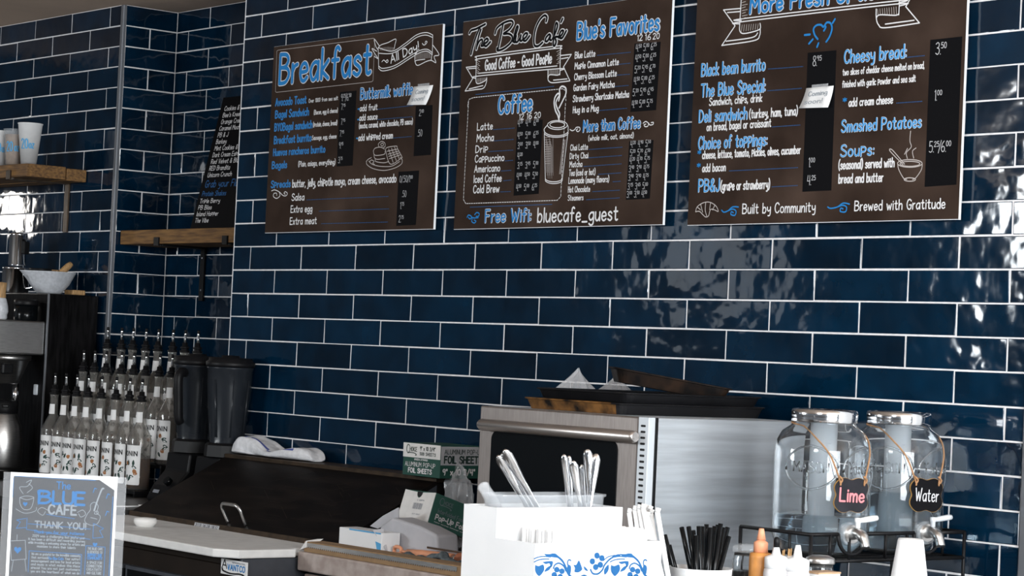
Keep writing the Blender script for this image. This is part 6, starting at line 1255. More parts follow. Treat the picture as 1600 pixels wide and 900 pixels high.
def jar(y, fill, lab, tagtext, tagmat, chalkm, ty):
    t = thing('drink_jar', lab, 'drink dispenser', (JX, y, JZ), group='glass drink jars on the wire rack')
    R = 0.108
    outer = [(0, 0.0), (0.080, 0.0), (0.092, 0.006), (R - 0.004, 0.03), (R, 0.05), (R, 0.225), (R - 0.004, 0.248), (0.092, 0.268), (0.074, 0.281), (0.069, 0.288), (0.069, 0.300)]
    inner = [(0.0645, 0.300), (0.0645, 0.287), (0.070, 0.277), (0.088, 0.264), (R - 0.009, 0.246), (R - 0.0045, 0.224), (R - 0.0045, 0.052), (R - 0.009, 0.034), (0.086, 0.012), (0.075, 0.007), (0, 0.007)]
    mb = MB(); mb.lathe(outer + inner, n=64); g = mb.build('glass', M['glass'], t)
    # moulded panels and lettering on the glass
    fn = lambda u, v, l=0.0: Vector(((R + l) * math.cos(u / R), (R + l) * math.sin(u / R), v))
    mb = MB()
    for c0 in (0.02, -0.115):
        sh = []
        for k in range(41):
            a = 2 * PI * k / 40; ca, sa = math.cos(a), math.sin(a)
            uu = 0.062 * (abs(ca) ** 0.55) * (1 if ca > 0 else -1); vv = 0.040 * (abs(sa) ** 0.75) * (1 if sa > 0 else -1) + 0.008 * math.cos(uu / 0.062 * PI) * (1 if sa > 0 else -1)
            sh.append(fn(c0 + uu, 0.192 + vv, 0.0))
        mb.tube(sh[:-1], 0.0024, 6, True)
    for c0, s, hh, ww in ((0.02, 'Yorkshire', 0.026, 0.095), (-0.115, 'MASON', 0.022, 0.08)):
        st, L = lay(s)
        for q in st: mb.tube([fn(c0 - ww / 2 + p[0] * ww / L, 0.182 + p[1] * hh / 10, 0.0) for p in q], 0.0019, 5)
    st, L = lay('1896')
    for q in st: mb.tube([fn(0.01 + p[0] * 0.030 / L, 0.083 + p[1] * 0.0014, 0.0) for p in q], 0.0010, 5)
    sub(mb, 'moulded_lettering', M['glass'], g)
    mb = MB(); z1 = fill
    mb.lathe([(0, 0.0075), (0.0745, 0.0075), (0.0855, 0.0125), (R - 0.0095, 0.0345), (R - 0.0049, 0.0525), (R - 0.0049, z1), (0, z1)], n=48); mb.build('water', M['water'], t)
    mb = MB(); mb.lathe([(0.0, 0.289), (0.0715, 0.289), (0.0735, 0.291), (0.0725, 0.297), (0.0735, 0.303), (0.0735, 0.312), (0.071, 0.317), (0.066, 0.3185), (0.064, 0.316), (0, 0.316)], n=48); mb.build('lid', M['chrome'], t)
    mb = MB(); mb.lathe([(0.030, 0.045), (0.030, 0.286), (0.0285, 0.286), (0.0285, 0.047), (0, 0.047), (0, 0.045)], n=32); tb = mb.build('infuser_tube', M['frost'], t)
    mb = MB()
    for k in range(9):
        z = 0.06 + k * 0.023
        for a in (-0.5, 0.35): ribbon(mb, [(a, z), (a + 0.25, z)], 0.0016, lambda u, v, l=0.0: Vector((0.0306 * math.cos(u), 0.0306 * math.sin(u), v)), 0)
    sub(mb, 'scale_marks', M['greyprint'], tb)
    # tap
    zt = 0.052
    mb = MB(); mb.tube([(R - 0.012, 0, zt), (R + 0.008, 0, zt)], 0.026, 24); mb.build('tap_washer', M['plasticclear'], t).rotation_euler = (0, 0, -0.17)
    mb = MB(); mb.tube([(R - 0.004, 0, zt), (R + 0.010, 0, zt)], 0.020, 24)
    mb.tube(bez([(R + 0.006, 0, zt), (R + 0.028, 0.0, zt + 0.003), (R + 0.047, 0.0, zt - 0.006), (R + 0.056, 0.0, zt - 0.026)], 5), [0.0135] * 6 + [0.0125] * 5 + [0.0105] * 5, 14)
    tp = mb.build('tap', M['steel'], t); tp.rotation_euler = (0, 0, -0.17)
    mb = MB(); mb.lathe([(0.0055, zt + 0.008), (0.0055, zt + 0.026), (0.0075, zt + 0.028), (0.0075, zt + 0.036), (0, zt + 0.037)], (R + 0.026, 0, 0), 14)
    mb.tube([(R + 0.026, 0.006, zt + 0.031), (R + 0.027, 0.020, zt + 0.033), (R + 0.028, 0.040, zt + 0.036), (R + 0.028, 0.050, zt + 0.037)], [0.0052, 0.0062, 0.0066, 0.0056], 10)
    sub(mb, 'tap_lever', M['white'] if tagtext == 'Lime' else M['paletrim'], tp)
    # tag on twine
    TA = -0.27
    tg = thing('chalk_tag', ('pink lettered Lime tag hanging on the left drink jar' if tagtext == 'Lime' else 'black Water tag hanging on the right drink jar'), 'tag', (JX + (R + 0.011) * math.cos(TA), y + (R + 0.011) * math.sin(TA), JZ + 0.100), (0, 0, TA), group='chalk tags hanging on the drink jars')
    n = 64; out = []
    hw, hh = 0.0415, 0.0365
    for k in range(n):
        a = 2 * PI * k / n; ca, sa = math.cos(a), math.sin(a)
        p = 4.5; r = 1 / ((abs(ca) ** p + abs(sa) ** p) ** (1 / p))
        r *= 1 + 0.045 * math.cos(8 * a) * -1 + 0.03 * math.cos(4 * a) * -1
        out.append(Vector((0, r * hw * ca, hh + r * hh * sa)))
    mb = MB(); mb.prism(out, (0.004, 0, 0)); mb.build('wooden_plate', M['tagwood'], tg)
    mb = MB(); mb.prism([Vector((0.0038, p.y * 0.985, (p.z - hh) * 0.985 + hh)) for p in out], (0.0008, 0, 0)); mb.build('chalk_face', tagmat, tg)
    ft = frame((0.0047, 0, 0), (0, 1, 0), (0, 0, 1), (1, 0, 0))
    mb = MB(); write(mb, tagtext, -0.029, 0.024, 0.060, 0.028, 0.0042 if tagtext == 'Lime' else 0.0026, ft, 0.0003, rot=-0.03); mb.build('chalk_writing', chalkm, tg)
    mb = MB()
    Rt = 0.076
    for s, e in ((-1, -0.031), (1, 0.031)):
        ax = -(R + 0.011)
        a0 = Vector((ax + 0.028, s * 0.068, 0.180))
        m1 = Vector((ax + 0.074, s * 0.066, 0.158)); m2 = Vector((ax + R + 0.003, lerp(s * 0.066, e, 0.45), 0.122))
        mb.tube(bez([tuple(a0), tuple(m1), tuple(m2), (0.006, e, 0.067), (0.0065, e, 0.058)], 8), 0.0019, 6)
        mb.tube(bez([(0.0065, e, 0.062), (0.009, e + 0.004, 0.070), (0.008, e - 0.004, 0.078)], 4), 0.0022, 6)
    ax = -(R + 0.011); mb.tube(bez([(ax + 0.028, -0.068, 0.180), (ax - 0.03, -0.066, 0.187), (ax - 0.072, 0, 0.187), (ax - 0.03, 0.066, 0.187), (ax + 0.028, 0.068, 0.180)], 8), 0.0019, 6)
    mb.build('twine', M['twine'], tg)
    return t
jar(JY[0], 0.084, 'left drink jar on the rack, low on water and tagged Lime', 'Lime', M['chalktag'], M['pink'], 0.010)
jar(JY[1], 0.135, 'right drink jar on the rack, half full and tagged Water', 'Water', M['chalktagblack'], M['price'], 0.004)

# ------------------------------------------------------------------ upturned cup stack
t = thing('foam_cup', 'upturned white foam cup in front of the drink rack', 'cup', (0, 0, 0))
p = at_x(1423, 842, 3.26)
t.location = (3.26, p.y, SZ + 0.0005)
hc = p.z - SZ
mb = MB(); mb.lathe([(0, 0.006), (0.0455, 0.006), (0.047, 0.0), (0.051, 0.002), (0.050, 0.010), (0.0275, hc - 0.004), (0.0255, hc), (0.0235, hc - 0.002), (0, hc - 0.002)], n=40); mb.build('cup_body', M['cupfoam'], t)

# ------------------------------------------------------------------ napkin and cutlery caddy
XT, ZTOP = 3.20, at_x(850, 793, 3.20).z
Y1, Y2 = at_x(777, 793, XT).y, at_x(973, 794, XT).y
XK = XT - 0.100
XFc = XT + 0.115
ZL = at_x(900, 848, XFc).z
Y3 = at_x(1018, 850, XFc).y
Y3 = max(Y3, Y2)
t = thing('napkin_caddy', 'white caddy with blue floral front holding napkins and cutlery', 'caddy', ((XK + XFc) / 2, (Y1 + Y2) / 2, SZ + 0.0005))
th = 0.005; z0 = SZ + 0.0005
mb = MB()

for yy in (Y1, Y3 - th):
    mb.prism([(XK, yy, z0), (XFc, yy, z0), (XFc, yy, ZL), (XT, yy, ZL), (XT, yy, ZTOP if yy == Y1 else ZTOP - 0.0005), (XK, yy, ZTOP if yy == Y1 else ZTOP - 0.0005)], (0, th, 0))
e = 0.0002; ya_, yb_ = Y1 + th + e, Y3 - th - e
mb.span((XK, ya_, z0), (XK + th, yb_, ZTOP)); mb.span((XT - th, ya_, z0 + th + e), (XT, yb_, ZTOP)); mb.span((XFc - th, ya_, z0), (XFc, yb_, ZL)); mb.span((XK + th + e, ya_, z0), (XFc - th - e, yb_, z0 + th))
part(mb, 'box', M['white'], t)
# floral frieze on the front
fr_ = lambda a, b: at_x(720 + a * 0.2, 770 + b * 0.2, XFc)
def F(pts): return [(p.y, p.z) for p in (fr_(a, b) for a, b in pts)]
fn = lambda u, v, l=0.0: Vector((XFc + 0.0006 + l, u, v))
mb = MB()
def stem(pts, tt=0.0022): ribbon(mb, bez(F(pts), 6), tt, fn, 0.0)
def leaf(pts):
    q = bez(F(pts + pts[:1]), 4)[:-1]
    mb.poly([fn(u, v, 0.0004) for u, v in q])
for dx in (0, 592):
    stem([(572 + dx, 515), (600 + dx, 503), (640 + dx, 497), (700 + dx, 500)]); stem([(572 + dx, 540), (610 + dx, 523), (660 + dx, 517), (685 + dx, 518)])
    leaf([(648 + dx, 476), (690 + dx, 478), (720 + dx, 472), (745 + dx, 478), (750 + dx, 495), (775 + dx, 512), (740 + dx, 506), (690 + dx, 500), (660 + dx, 490)])
    stem([(745 + dx, 490), (790 + dx, 530), (815 + dx, 575), (835 + dx, 630), (860 + dx, 655), (885 + dx, 680)], 0.0040)
    leaf([(635 + dx, 540), (670 + dx, 535), (715 + dx, 535), (712 + dx, 570), (700 + dx, 580), (690 + dx, 552), (660 + dx, 556)])
    leaf([(580 + dx, 562), (605 + dx, 572), (640 + dx, 560), (650 + dx, 590), (640 + dx, 620), (610 + dx, 650), (585 + dx, 625), (578 + dx, 595)])
    leaf([(648 + dx, 618), (665 + dx, 590), (690 + dx, 572), (705 + dx, 575), (690 + dx, 600), (670 + dx, 612)])
    stem([(722 + dx, 590), (735 + dx, 562), (765 + dx, 550), (800 + dx, 570), (820 + dx, 610)], 0.0030)
    stem([(858 + dx, 530), (846 + dx, 522), (834 + dx, 535), (834 + dx, 560), (845 + dx, 600), (842 + dx, 625)], 0.0026)
    leaf([(838 + dx, 560), (856 + dx, 570), (860 + dx, 600), (850 + dx, 640), (835 + dx, 615), (828 + dx, 585)])
    for a, b in ((748, 600), (788, 612), (728, 640), (775, 655), (745, 668)): leaf([(a + dx + 21 * math.cos(q * PI / 5), b + 22 * math.sin(q * PI / 5)) for q in range(10)])
for a, b in ((1062, 490), (1100, 510), (1088, 562), (1052, 580), (1026, 535)): leaf([(a + 21 * math.cos(q * PI / 5), b + 24 * math.sin(q * PI / 5)) for q in range(10)])
leaf([(876, 560), (900, 562), (920, 528), (940, 572), (945, 600), (915, 622), (885, 615), (890, 590)])
leaf([(958, 570), (980, 590), (992, 612), (965, 600)]); leaf([(930, 650), (960, 638), (990, 650), (1005, 665), (950, 668)])
stem([(1012, 600), (1030, 630), (1070, 632), (1105, 600), (1120, 565), (1160, 520), (1210, 490), (1240, 486)], 0.0034); stem([(1112, 530), (1150, 500), (1200, 488)], 0.002)
leaf([(1120, 640), (1118, 600), (1150, 560), (1152, 600), (1135, 630)])
mb.build('floral_print', M['blueprint']).parent = None
fp = bpy.data.objects['floral_print']; fp.parent = t; fp.matrix_parent_inverse = Matrix.Translation(t.location).inverted()
# napkins
ZN = at_x(870, 824, XT + 0.05).z
rnd = random.Random(2)
t = thing('napkin_stack', 'stack of white paper napkins standing in the floral caddy', 'napkins', (XT + 0.055, (Y1 + Y2) / 2, z0 + 0.006))
mb = MB()
for k in range(12):
    x = XT + 0.012 + k * 0.0078; a, b = Y1 + 0.045 + rnd.uniform(0, 0.008), Y3 - 0.02 - rnd.uniform(0, 0.01)
    mb.span((x, a, z0 + 0.006), (x + 0.0055, b, ZN - rnd.uniform(0, 0.006)), 0.001)
part(mb, 'napkins', M['paper'], t)

# clear tub with cutlery in the rear bin
yt0, yt1 = Y1 + 0.012, Y2 - 0.012
xc = (XK + XT) / 2; ZT = at_x(850, 771, xc).z
t = thing('cutlery_tub', 'clear plastic tub standing in the caddy full of cutlery', 'tub', (xc, (yt0 + yt1) / 2, ZTOP - 0.085))
def oval(o, z, n=48):
    hx, hy = 0.041 + o, (yt1 - yt0) / 2 - 0.006 + o
    r = []
    for k in range(n):
        a = 2 * PI * k / n; ca, sa = math.cos(a), math.sin(a)
        r.append(Vector((hx * abs(ca) ** 0.6 * (1 if ca > 0 else -1), hy * abs(sa) ** 0.6 * (1 if sa > 0 else -1), z)))
    return r
zt_ = ZT - (ZTOP - 0.085)
mb = MB(); vs = mb.grid([oval(-0.006, 0), oval(-0.001, zt_ - 0.006), oval(0.003, zt_ - 0.004), oval(0.003, zt_), oval(-0.002, zt_), oval(-0.0072, 0.0012)], True)
mb.bm.faces.new(vs[0][::-1]); mb.bm.faces.new(vs[-1]); mb.build('tub_body', M['plasticclear'], t)
def cutlery(name, lab, top, bot, w1=0.0092, w0=0.0045, group='cutlery in the clear tub', m='chrome'):
    """handle end up: a flat tapering stem between two points"""
    top, bot = Vector(top), Vector(bot)
    t = thing(name, lab, 'cutlery', bot, group=group)
    ax = (top - bot); L = ax.length; ax.normalize()
    side = ax.cross(Vector((0.776, -0.63, 0))).normalized(); nn = side.cross(ax)
    prof = [(0.0, w0), (0.25, w0), (0.55, w0 * 1.25), (0.80, w1 * 0.92), (0.93, w1), (0.98, w1 * 0.72), (1.0, w1 * 0.30)]
    rows = []
    for f, hw in prof:
        c = ax * (L * f); th_ = 0.0014 + 0.0008 * f
        rows.append([c + side * hw, c + side * hw * 0.6 + nn * th_, c - side * hw * 0.6 + nn * th_, c - side * hw, c - side * hw * 0.6 - nn * th_, c + side * hw * 0.6 - nn * th_])
    mb = MB(); vs = mb.grid(rows, True); mb.bm.faces.new(vs[0][::-1]); mb.bm.faces.new(vs[-1])
    mb.build('handle', M[m], t)
    mb = MB(); c = bot + ax * -0.0
    if name == 'table_fork':
        pass
    mb.bm.free()
    return t
def cut(name, lab, x, a, b, lab_w=0.0092, m='chrome'):
    """a, b: photo pixels of the handle tip and of where it enters the tub"""
    p, q = at_x(*a, x), at_x(*b, x); d = (p - q).normalized()
    q2 = q - d * 0.05
    cutlery(name, lab, p, q2, lab_w, m=m)
cut('table_knife', 'broad cutlery handle leaning left at the left of the tub, foremost of its bunch', xc + 0.016, (788, 703), (838, 790), 0.0098)
cut('table_fork', 'cutlery handle leaning left, outermost left of the tub', xc + 0.004, (778, 712), (822, 790), 0.0088)
cut('table_spoon', 'cutlery handle leaning left behind the broad knife handle', xc - 0.010, (785, 708), (829, 790), 0.0090)
cut('table_fork', 'slim dark looking cutlery handle, leftmost of the right bunch', xc - 0.012, (881, 710), (889, 785), 0.0070)
cut('table_spoon', 'narrow bronze tinted handle just right of the leftmost upright one', xc - 0.020, (889, 712), (892, 785), 0.0060)
cut('table_knife', 'short bright handle in the middle of the right bunch', xc + 0.018, (895, 720), (907, 792), 0.0090)
cut('table_fork', 'low dark handle between the bright middle handle and the tallest one', xc - 0.016, (909, 726), (912, 788), 0.0058)
cut('table_spoon', 'tallest rounded handle of the right bunch', xc + 0.006, (918, 702), (921, 785), 0.0098)
cut('table_fork', 'bright handle leaning right, rightmost in the tub', xc + 0.014, (932, 709), (922, 792), 0.0090)
p, q = at_x(752, 755, xc - 0.01), at_x(775, 792, xc - 0.01)
cutlery('plastic_knife', 'wrapped clear plastic knife leaning out of the left side of the tub', p, q - (p - q).normalized() * 0.03, 0.012, 0.010, m='film')

# ------------------------------------------------------------------ straws
def straw_dir(bot, top, r, name, lab, group, m, n=10, tip=None):
    bot, top = Vector(bot), Vector(top)
    t = thing(name, lab, 'straw', bot, group=group)
    mb = MB(); ax = top - bot
    mb.tube([Vector((0, 0, 0)), ax * 0.5, ax], r, n); 
    if tip: mb.tube([ax, ax * 1.03 + Vector((0, 0.004, 0.001))], [r, r * 1.25], 6)
    mb.build('straw_body', M[m], t); return t
XS = 3.23
pc = at_x(1016, 880, XS)
t = thing('straw_holder', 'white holder of paper wrapped straws beside the floral caddy', 'holder', (XS + 0.0, pc.y + 0.035, SZ + 0.0005))
mb = MB(); mb.lathe([(0, 0.0), (0.030, 0.0), (0.033, 0.003), (0.0345, 0.075), (0.033, 0.075), (0.031, 0.006), (0, 0.006)], n=32); mb.build('holder_body', M['white'], t)
base = Vector(t.location)
rnd = random.Random(8)
tops = [(983, 801), (992, 797), (999, 795), (1005, 794), (1010, 796), (1015, 797), (1017, 802), (1011, 806)]
for i, tp in enumerate(tops):
    x = XS - 0.022 + (i % 4) * 0.013
    a = at_x(*tp, x)
    b = base + Vector((x - XS, -0.022 + 0.006 * i, 0.008))
    straw_dir(b, a, 0.0046, 'wrapped_straw', 'white paper wrapped straw in the tight bunch right of the caddy', 'bunch of paper wrapped straws', 'paper', tip=True)
a = at_x(1027, 800, XS + 0.028); b = base + Vector((0.024, 0.020, 0.008))
straw_dir(b, a, 0.0050, 'wrapped_straw', 'single white wrapped straw leaning clear of the bunch to its right', 'bunch of paper wrapped straws', 'paper', tip=True)
for i, (tp, bt) in enumerate((((1039, 836), (1052, 886)), ((1046, 852), (1056, 890)), ((1034, 838), (1046, 890)))):
    x = XS - 0.045 - i * 0.006
    a, b = at_x(*tp, x), at_x(*bt, x); d = (a - b).normalized()
    b = b - d * ((b.z - SZ - 0.001) / d.z)
    straw_dir(b, a, 0.0042, 'black_straw', 'loose black straw leaning behind the single wrapped straw', 'loose black straws', 'blackgloss')

yc0, yc1 = at_x(1054, 886, XS).y, at_x(1136, 886, XS).y
rc = (yc1 - yc0) / 2 * 0.86; yc = (yc0 + yc1) / 2
ztop = at_x(1095, 887, XS).z
t = thing('straw_cup', 'wide white cup crammed with black straws', 'cup', (XS, yc, SZ + 0.0005))
h = ztop - SZ
mb = MB(); mb.lathe([(0, 0.0), (rc * 0.84, 0.0), (rc * 0.87, 0.003), (rc, h - 0.002), (rc + 0.001, h), (rc - 0.002, h), (rc * 0.84, 0.006), (0, 0.006)], n=40); mb.build('cup_body', M['white'], t)
tipx = [(1065, 824, 1078), (1076, 823, 1085), (1083, 829, 1090), (1092, 822, 1094), (1098, 822, 1098), (1104, 819, 1102), (1110, 824, 1106), (1117, 822, 1112), (1122, 820, 1113), (1126, 818, 1117), (1131, 824, 1120), (1137, 824, 1124), (1139, 838, 1126), (1101, 826, 1100), (1088, 836, 1088), (1114, 830, 1110)]
for i, (a, b, c_) in enumerate(tipx):
    x = XS - rc * 0.45 + (i * 7 % 11) / 10 * rc * 0.9
    top = at_x(a, b, x); bot = at_x(c_, 885, x)
    d = (top - bot).normalized(); bot = bot - d * ((bot.z - SZ - 0.008) / d.z)
    lim = rc * 0.76
    v = Vector((bot.x - XS, bot.y - yc, 0))
    if v.length > lim: v = v.normalized() * lim; bot = Vector((XS + v.x, yc + v.y, bot.z))
    straw_dir(bot, top, 0.0048, 'black_straw', 'black straw standing packed in the wide white cup', 'black straws in the white cup', 'blackgloss', 8)

# ------------------------------------------------------------------ sauce bottles and small jars
def squeeze(name, lab, x, tip, shoulder, rb, m, capm, tipm, black_tip=False, cap_r=None):
    """tip: photo pixel of the nozzle top; shoulder: pixel row where the body starts"""
    p = at_x(*tip, x); zs = at_x(tip[0], shoulder, x).z - SZ; zt = p.z - SZ
    cr = cap_r or rb * 0.94; ch = 0.020 if cap_r is None else 0.018
    t = thing(name, lab, 'sauce bottle', (x, p.y, SZ + 0.0005))
    mb = MB(); mb.lathe([(0, 0), (rb * 0.93, 0), (rb, 0.004), (rb, zs - 0.010), (rb * 0.94, zs - 0.002), (cr * 0.9, zs), (0, zs)], n=32); mb.build('bottle_body', M[m], t)
    mb = MB(); mb.lathe([(0, zs), (cr, zs), (cr, zs + ch), (cr * 0.96, zs + ch + 0.002), (cr * 0.55, zs + ch + 0.006), (cr * 0.30, zs + ch + 0.008), (0, zs + ch + 0.008)], n=32); cp = mb.build('cap', M[capm], t)
    zn = zs + ch + 0.007
    mb = MB(); e = zt - (0.018 if black_tip else 0.0)
    mb.lathe([(0, zn), (0.0095, zn), (0.0052, e - 0.001), (0.0045, e), (0, e)], n=18); sub(mb, 'nozzle', M[tipm], cp)
    if black_tip:
        mb = MB(); mb.lathe([(0, e - 0.003), (0.0062, e - 0.003), (0.0062, e + 0.012), (0.004, e + 0.017), (0, e + 0.018)], n=16); sub(mb, 'nozzle_cap', M['black'], cp)
    return t
squeeze('sauce_bottle', 'orange sauce squeeze bottle with a pale orange nozzle', 3.25, (1190, 826), 863, 0.0225, 'sauce', 'peach', 'peach', cap_r=0.0145)
squeeze('sauce_bottle', 'white capped squeeze bottle with a black tip cover', 3.30, (1214, 839), 888, 0.0245, 'mayo', 'white', 'white', True)
squeeze('sauce_bottle', 'white capped squeeze bottle with a plain white nozzle', 3.33, (1247, 852), 892, 0.0255, 'mayo', 'white', 'white')
def small_jar(lab, x, px_, ztop_px, r, m_in, lidm):
    p = at_x(px_, ztop_px, x); h = p.z - SZ
    t = thing('glass_jar', lab, 'jar', (x, p.y, SZ + 0.0005))
    mb = MB(); mb.lathe([(0, 0), (r * 0.94, 0), (r, 0.004), (r, h - 0.034), (r * 0.9, h - 0.024), (r * 0.9, h - 0.018), (r * 0.82, h - 0.018), (r * 0.82, h - 0.026), (r * 0.92, h - 0.036), (r * 0.92, 0.005), (0, 0.005)], n=36); mb.build('glass', M['glass'], t)
    mb = MB(); mb.lathe([(0, 0.0055), (r * 0.91, 0.0055), (r * 0.91, (h - 0.04) * 0.85), (0, (h - 0.04) * 0.85)], n=32); mb.build('contents', M[m_in], t)
    mb = MB(); mb.lathe([(0, h - 0.0175), (r * 1.0, h - 0.0175), (r * 1.02, h - 0.015), (r * 1.02, h - 0.008), (r * 0.97, h - 0.005), (r * 0.6, h), (0, h)], n=36); mb.build('lid', M[lidm], t)
small_jar('dark filled glass jar with clear domed lid left of the orange bottle', 3.14, 1168, 850, 0.030, 'blackgloss', 'plasticclear')
small_jar('glass jar with steel lid right of the white squeeze bottles', 3.20, 1282, 868, 0.0300, 'liquidpale', 'steel')
# sticks in a clear pot
p = at_x(1222, 858, 3.20)
t = thing('pick_pot', 'small clear pot of wooden sticks behind the white bottles', 'pot', (3.20, p.y, SZ + 0.0005))
mb = MB(); h = p.z - SZ - 0.012; mb.lathe([(0, 0), (0.022, 0), (0.025, h), (0.0238, h), (0.021, 0.002), (0, 0.002)], n=28); mb.build('pot_body', M['plasticclear'], t)
rnd = random.Random(6)
for i in range(9):
    a = 2 * PI * i / 9; r0 = 0.012; r1 = 0.019
    o = Vector(t.location)
    b = o + Vector((r0 * math.cos(a), r0 * math.sin(a), 0.003)); e = o + Vector((r1 * math.cos(a), r1 * math.sin(a), h + 0.012 + rnd.uniform(-0.005, 0.004)))
    k = thing('wooden_stick', 'thin wooden stick standing in the small clear pot', 'stick', b, group='wooden sticks in the clear pot')
    mb = MB(); mb.tube([Vector((0, 0, 0)), e - b], 0.0016, 6); mb.build('stick_body', M['bamboo'], k)
p = at_x(1285, 893, 3.33)
t = thing('sugar_holder', 'low white box with tan rim right of the squeeze bottles', 'box', (3.33, p.y, SZ + 0.0005))
h = p.z - SZ
mb = MB(); mb.span((-0.02, -0.032, 0), (0.02, 0.032, h - 0.002), 0.002); mb.build('box_body', M['white'], t)
mb = MB(); mb.span((-0.021, -0.033, h - 0.004), (0.021, 0.033, h), 0.001); mb.build('rim', M['tan'], t)

# ------------------------------------------------------------------ counter sign
D = 4.1
n_ = Vector((-CAM_F.x, -CAM_F.y, 0)).normalized(); r_ = Vector((CAM_R.x, CAM_R.y, 0)).normalized()
def at_d(px_, py, d): return CAM_POS + (CAM_R * ((px_ - 800) / FOC) + CAM_D * ((py - 450) / FOC) + CAM_F) * d
tl, tr = at_d(6, 736, D), at_d(198, 746, D)
W = (tr - tl).dot(r_); c = (tl + tr) / 2; H = c.z - SZ - 0.001
ang = math.atan2(r_.y, r_.x)
t = thing('counter_sign', 'clear acrylic stand with a dark blue thank you sign', 'sign', (c.x, c.y, SZ + 0.0005), (0, 0, ang))
mb = MB(); mb.span((-W / 2, -0.0022, 0.0), (W / 2, -0.0002, H), 0.0008); mb.span((-W / 2, 0.0016, 0.0), (W / 2, 0.0034, H), 0.0008); mb.span((-W / 2, -0.07, 0.0), (W / 2, 0.0034, 0.003)); mb.build('acrylic_holder', M['acrylic'], t)
S = W / 192.0                     # metres per photo pixel on the sign
def U(px_): return (px_ - 102) * S
def V(py, px_=102): return H - (py - (736 + (px_ - 6) * 0.052)) * S
pw0, pw1 = U(17), U(184); 
mb = MB(); mb.prism([(pw0, 0.0, 0.004), (pw1, 0.0, 0.004), (pw1, 0.0, V(741)), (pw0, 0.0, V(741))], (0, 0.0008, 0)); mb.build('sheet', M['paper'], t)
mb = MB(); d0, d1, zt_, zb_ = U(22), U(180), V(747), 0.010
cut_ = U(156)
mb.prism([(d0, -0.0001, zb_), (d1, -0.0001, zb_), (d1, -0.0001, zt_ - 0.017), (cut_, -0.0001, zt_), (d0, -0.0001, zt_)], (0, -0.00004, 0)); mb.build('dark_print', M['signink'], t)
fn = frame((0, -0.00014, 0), (1, 0, 0), (0, 0, 1), (0, -1, 0))
K = 0.00006
_old = LAYER[0]; LAYER[0] = 0.00003
def cw(mb, s, a, b, py, cap, th, rot=0.0):   # centred between pixel columns a and b
    write(mb, s, U(a), V(py), (b - a) * S, cap * S, th * S, fn, K, rot)
mb = MB(); cw(mb, 'The', 90, 111, 764, 11, 1.6, 0.03)
for s, a, b in (('B', 63, 81), ('L', 85, 97), ('U', 101, 116), ('E', 120, 134)): cw(mb, s, a, b, 787, 19, 4.0)
st = [[(62, 790), (70, 770), (60, 768), (61, 774)], [(48, 820), (146, 824)], [(46, 829), (146, 840)], [(46, 811), (46, 829)], [(150, 815), (150, 838), (166, 836), (160, 826), (166, 822), (150, 815)], [(46, 826), (30, 828), (36, 818), (30, 815), (44, 812)], [(76, 804), (90, 806), (120, 809)],
      [(22, 750), (22, 780)], [(24, 747), (150, 748)], [(178, 772), (178, 895)], [(52, 862), (134, 864), (134, 895)], [(52, 862), (52, 895)], [(140, 850), (140, 895)], [(140, 850), (170, 851), (170, 895)]]
for q in st: ribbon(mb, [(U(a), V(b)) for a, b in q], 0.9 * S, fn, K)
for a, b, sc_ in ((34, 862, 5.5), (154, 848, 3.5), (42, 790, 3.5)):
    hp = [(0, -1.0), (-1, 0.1), (-0.95, 0.75), (-0.45, 0.95), (0, 0.5), (0.45, 0.95), (0.95, 0.75), (1, 0.1)]
    mb.poly([fn(U(a) + x * sc_ * S, V(b) + y * sc_ * S, K * 2) for x, y in hp])
cw(mb, 'Thank you for your patience', 58, 136, 834, 4.5, 0.9); cw(mb, 'The Blue Cafe', 82, 106, 874, 4, 0.8); cw(mb, 'SUPPORT OUR', 143, 165, 866, 4, 0.9); cw(mb, 'COMMUNITY', 143, 166, 871, 4, 0.9)
for a, b in ((147, 767), (168, 775), (168, 802)): ribbon(mb, [(U(a), V(b)), (U(a) + 2 * S, V(b) + 7 * S), (U(a) + 5 * S, V(b) + 6 * S)], 1.2 * S, fn, K)
mb.build('blue_print', M['signblue'], t)
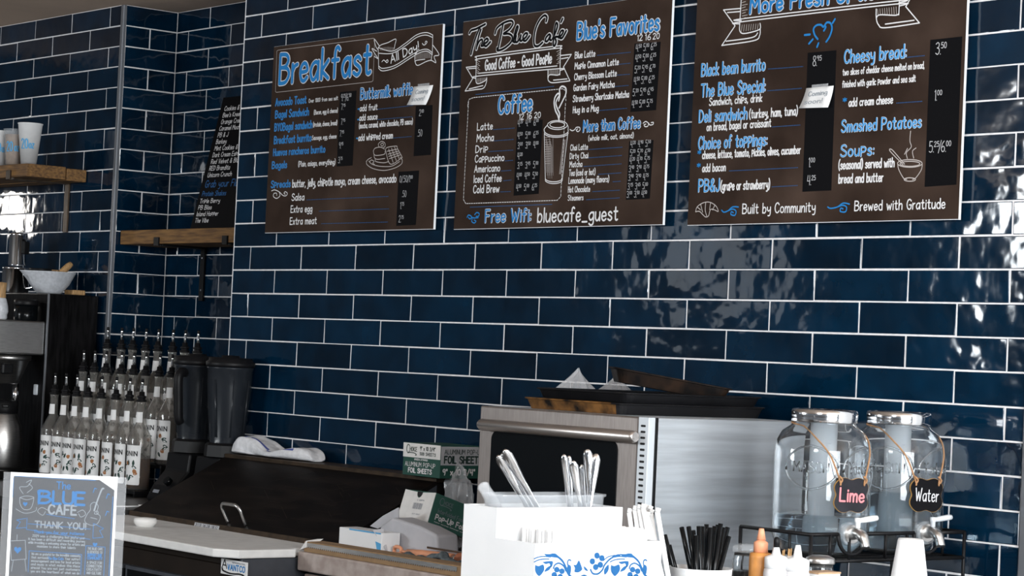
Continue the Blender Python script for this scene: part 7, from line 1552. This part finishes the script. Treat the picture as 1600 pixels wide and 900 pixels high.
mb = MB(); cw(mb, 'CAFE', 79, 122, 803, 14, 3.0); cw(mb, 'THANK YOU!', 59, 138, 825, 9.5, 1.9)
for i, s in enumerate(['2024 was a challenging but joyful year', 'It has been a difficult and rewarding journey', 'while providing a welcoming space for artists and', 'musicians to share their talents']):
    cw(mb, s, 50 + (6 if i in (0,) else 0) + (14 if i == 3 else 0), 138 - (14 if i == 3 else 0), 840 + i * 5.3, 3.6, 0.7)
for i, s in enumerate(['We are so grateful for the incredible community', 'that surrounds                 Your support', 'encouragement and love for local artists', 'and music is what makes this place', 'special You are not just customers', 'you are the heartbeat of what we do']):
    cw(mb, s, 56, 132, 868 + i * 5.4, 3.6, 0.7)
for i, s in enumerate(['THE BLUE CAFE', 'IS DEVOTED TO', '', '', 'A SPACE FOR', 'CONNECTION', 'CREATIVITY', 'AND CULTURE']):
    if s: cw(mb, s, 143, 166, 856 + i * 5.4, 3.6, 0.7)
C_ = lambda pts, tt=0.9, sm=True: ribbon(mb, bez([(U(a), V(b)) for a, b in pts], 5) if sm else [(U(a), V(b)) for a, b in pts], tt * S, fn, K)
C_([(33, 780), (34, 790), (40, 798), (50, 797), (54, 788), (55, 779)]); C_([(33, 780), (44, 777), (55, 779), (44, 783), (33, 780)]); C_([(28, 798), (42, 804), (58, 800), (60, 794)]); C_([(38, 774), (32, 764), (44, 762), (50, 752), (42, 756)]); C_([(44, 772), (52, 764), (46, 758)])
C_([(140, 800), (136, 812), (146, 818), (156, 815), (160, 804), (154, 798), (156, 788), (150, 782), (144, 786), (144, 794), (140, 800)]); C_([(150, 795), (154, 780), (160, 762), (163, 760)], 2.4); C_([(152, 796), (156, 796), (156, 800), (151, 800), (152, 796)]); C_([(145, 806), (155, 808)])
C_([(22, 848), (45, 846), (48, 875), (25, 878), (22, 848)], 0.9, False); C_([(32, 846), (32, 838)]); C_([(28, 878), (26, 895)]); C_([(46, 876), (49, 894)])
C_([(78, 798), (68, 794), (62, 800), (70, 806), (74, 800)]); C_([(124, 799), (132, 795), (137, 801), (130, 806), (126, 801)])
mb.build('grey_print', M['signgrey'], t)
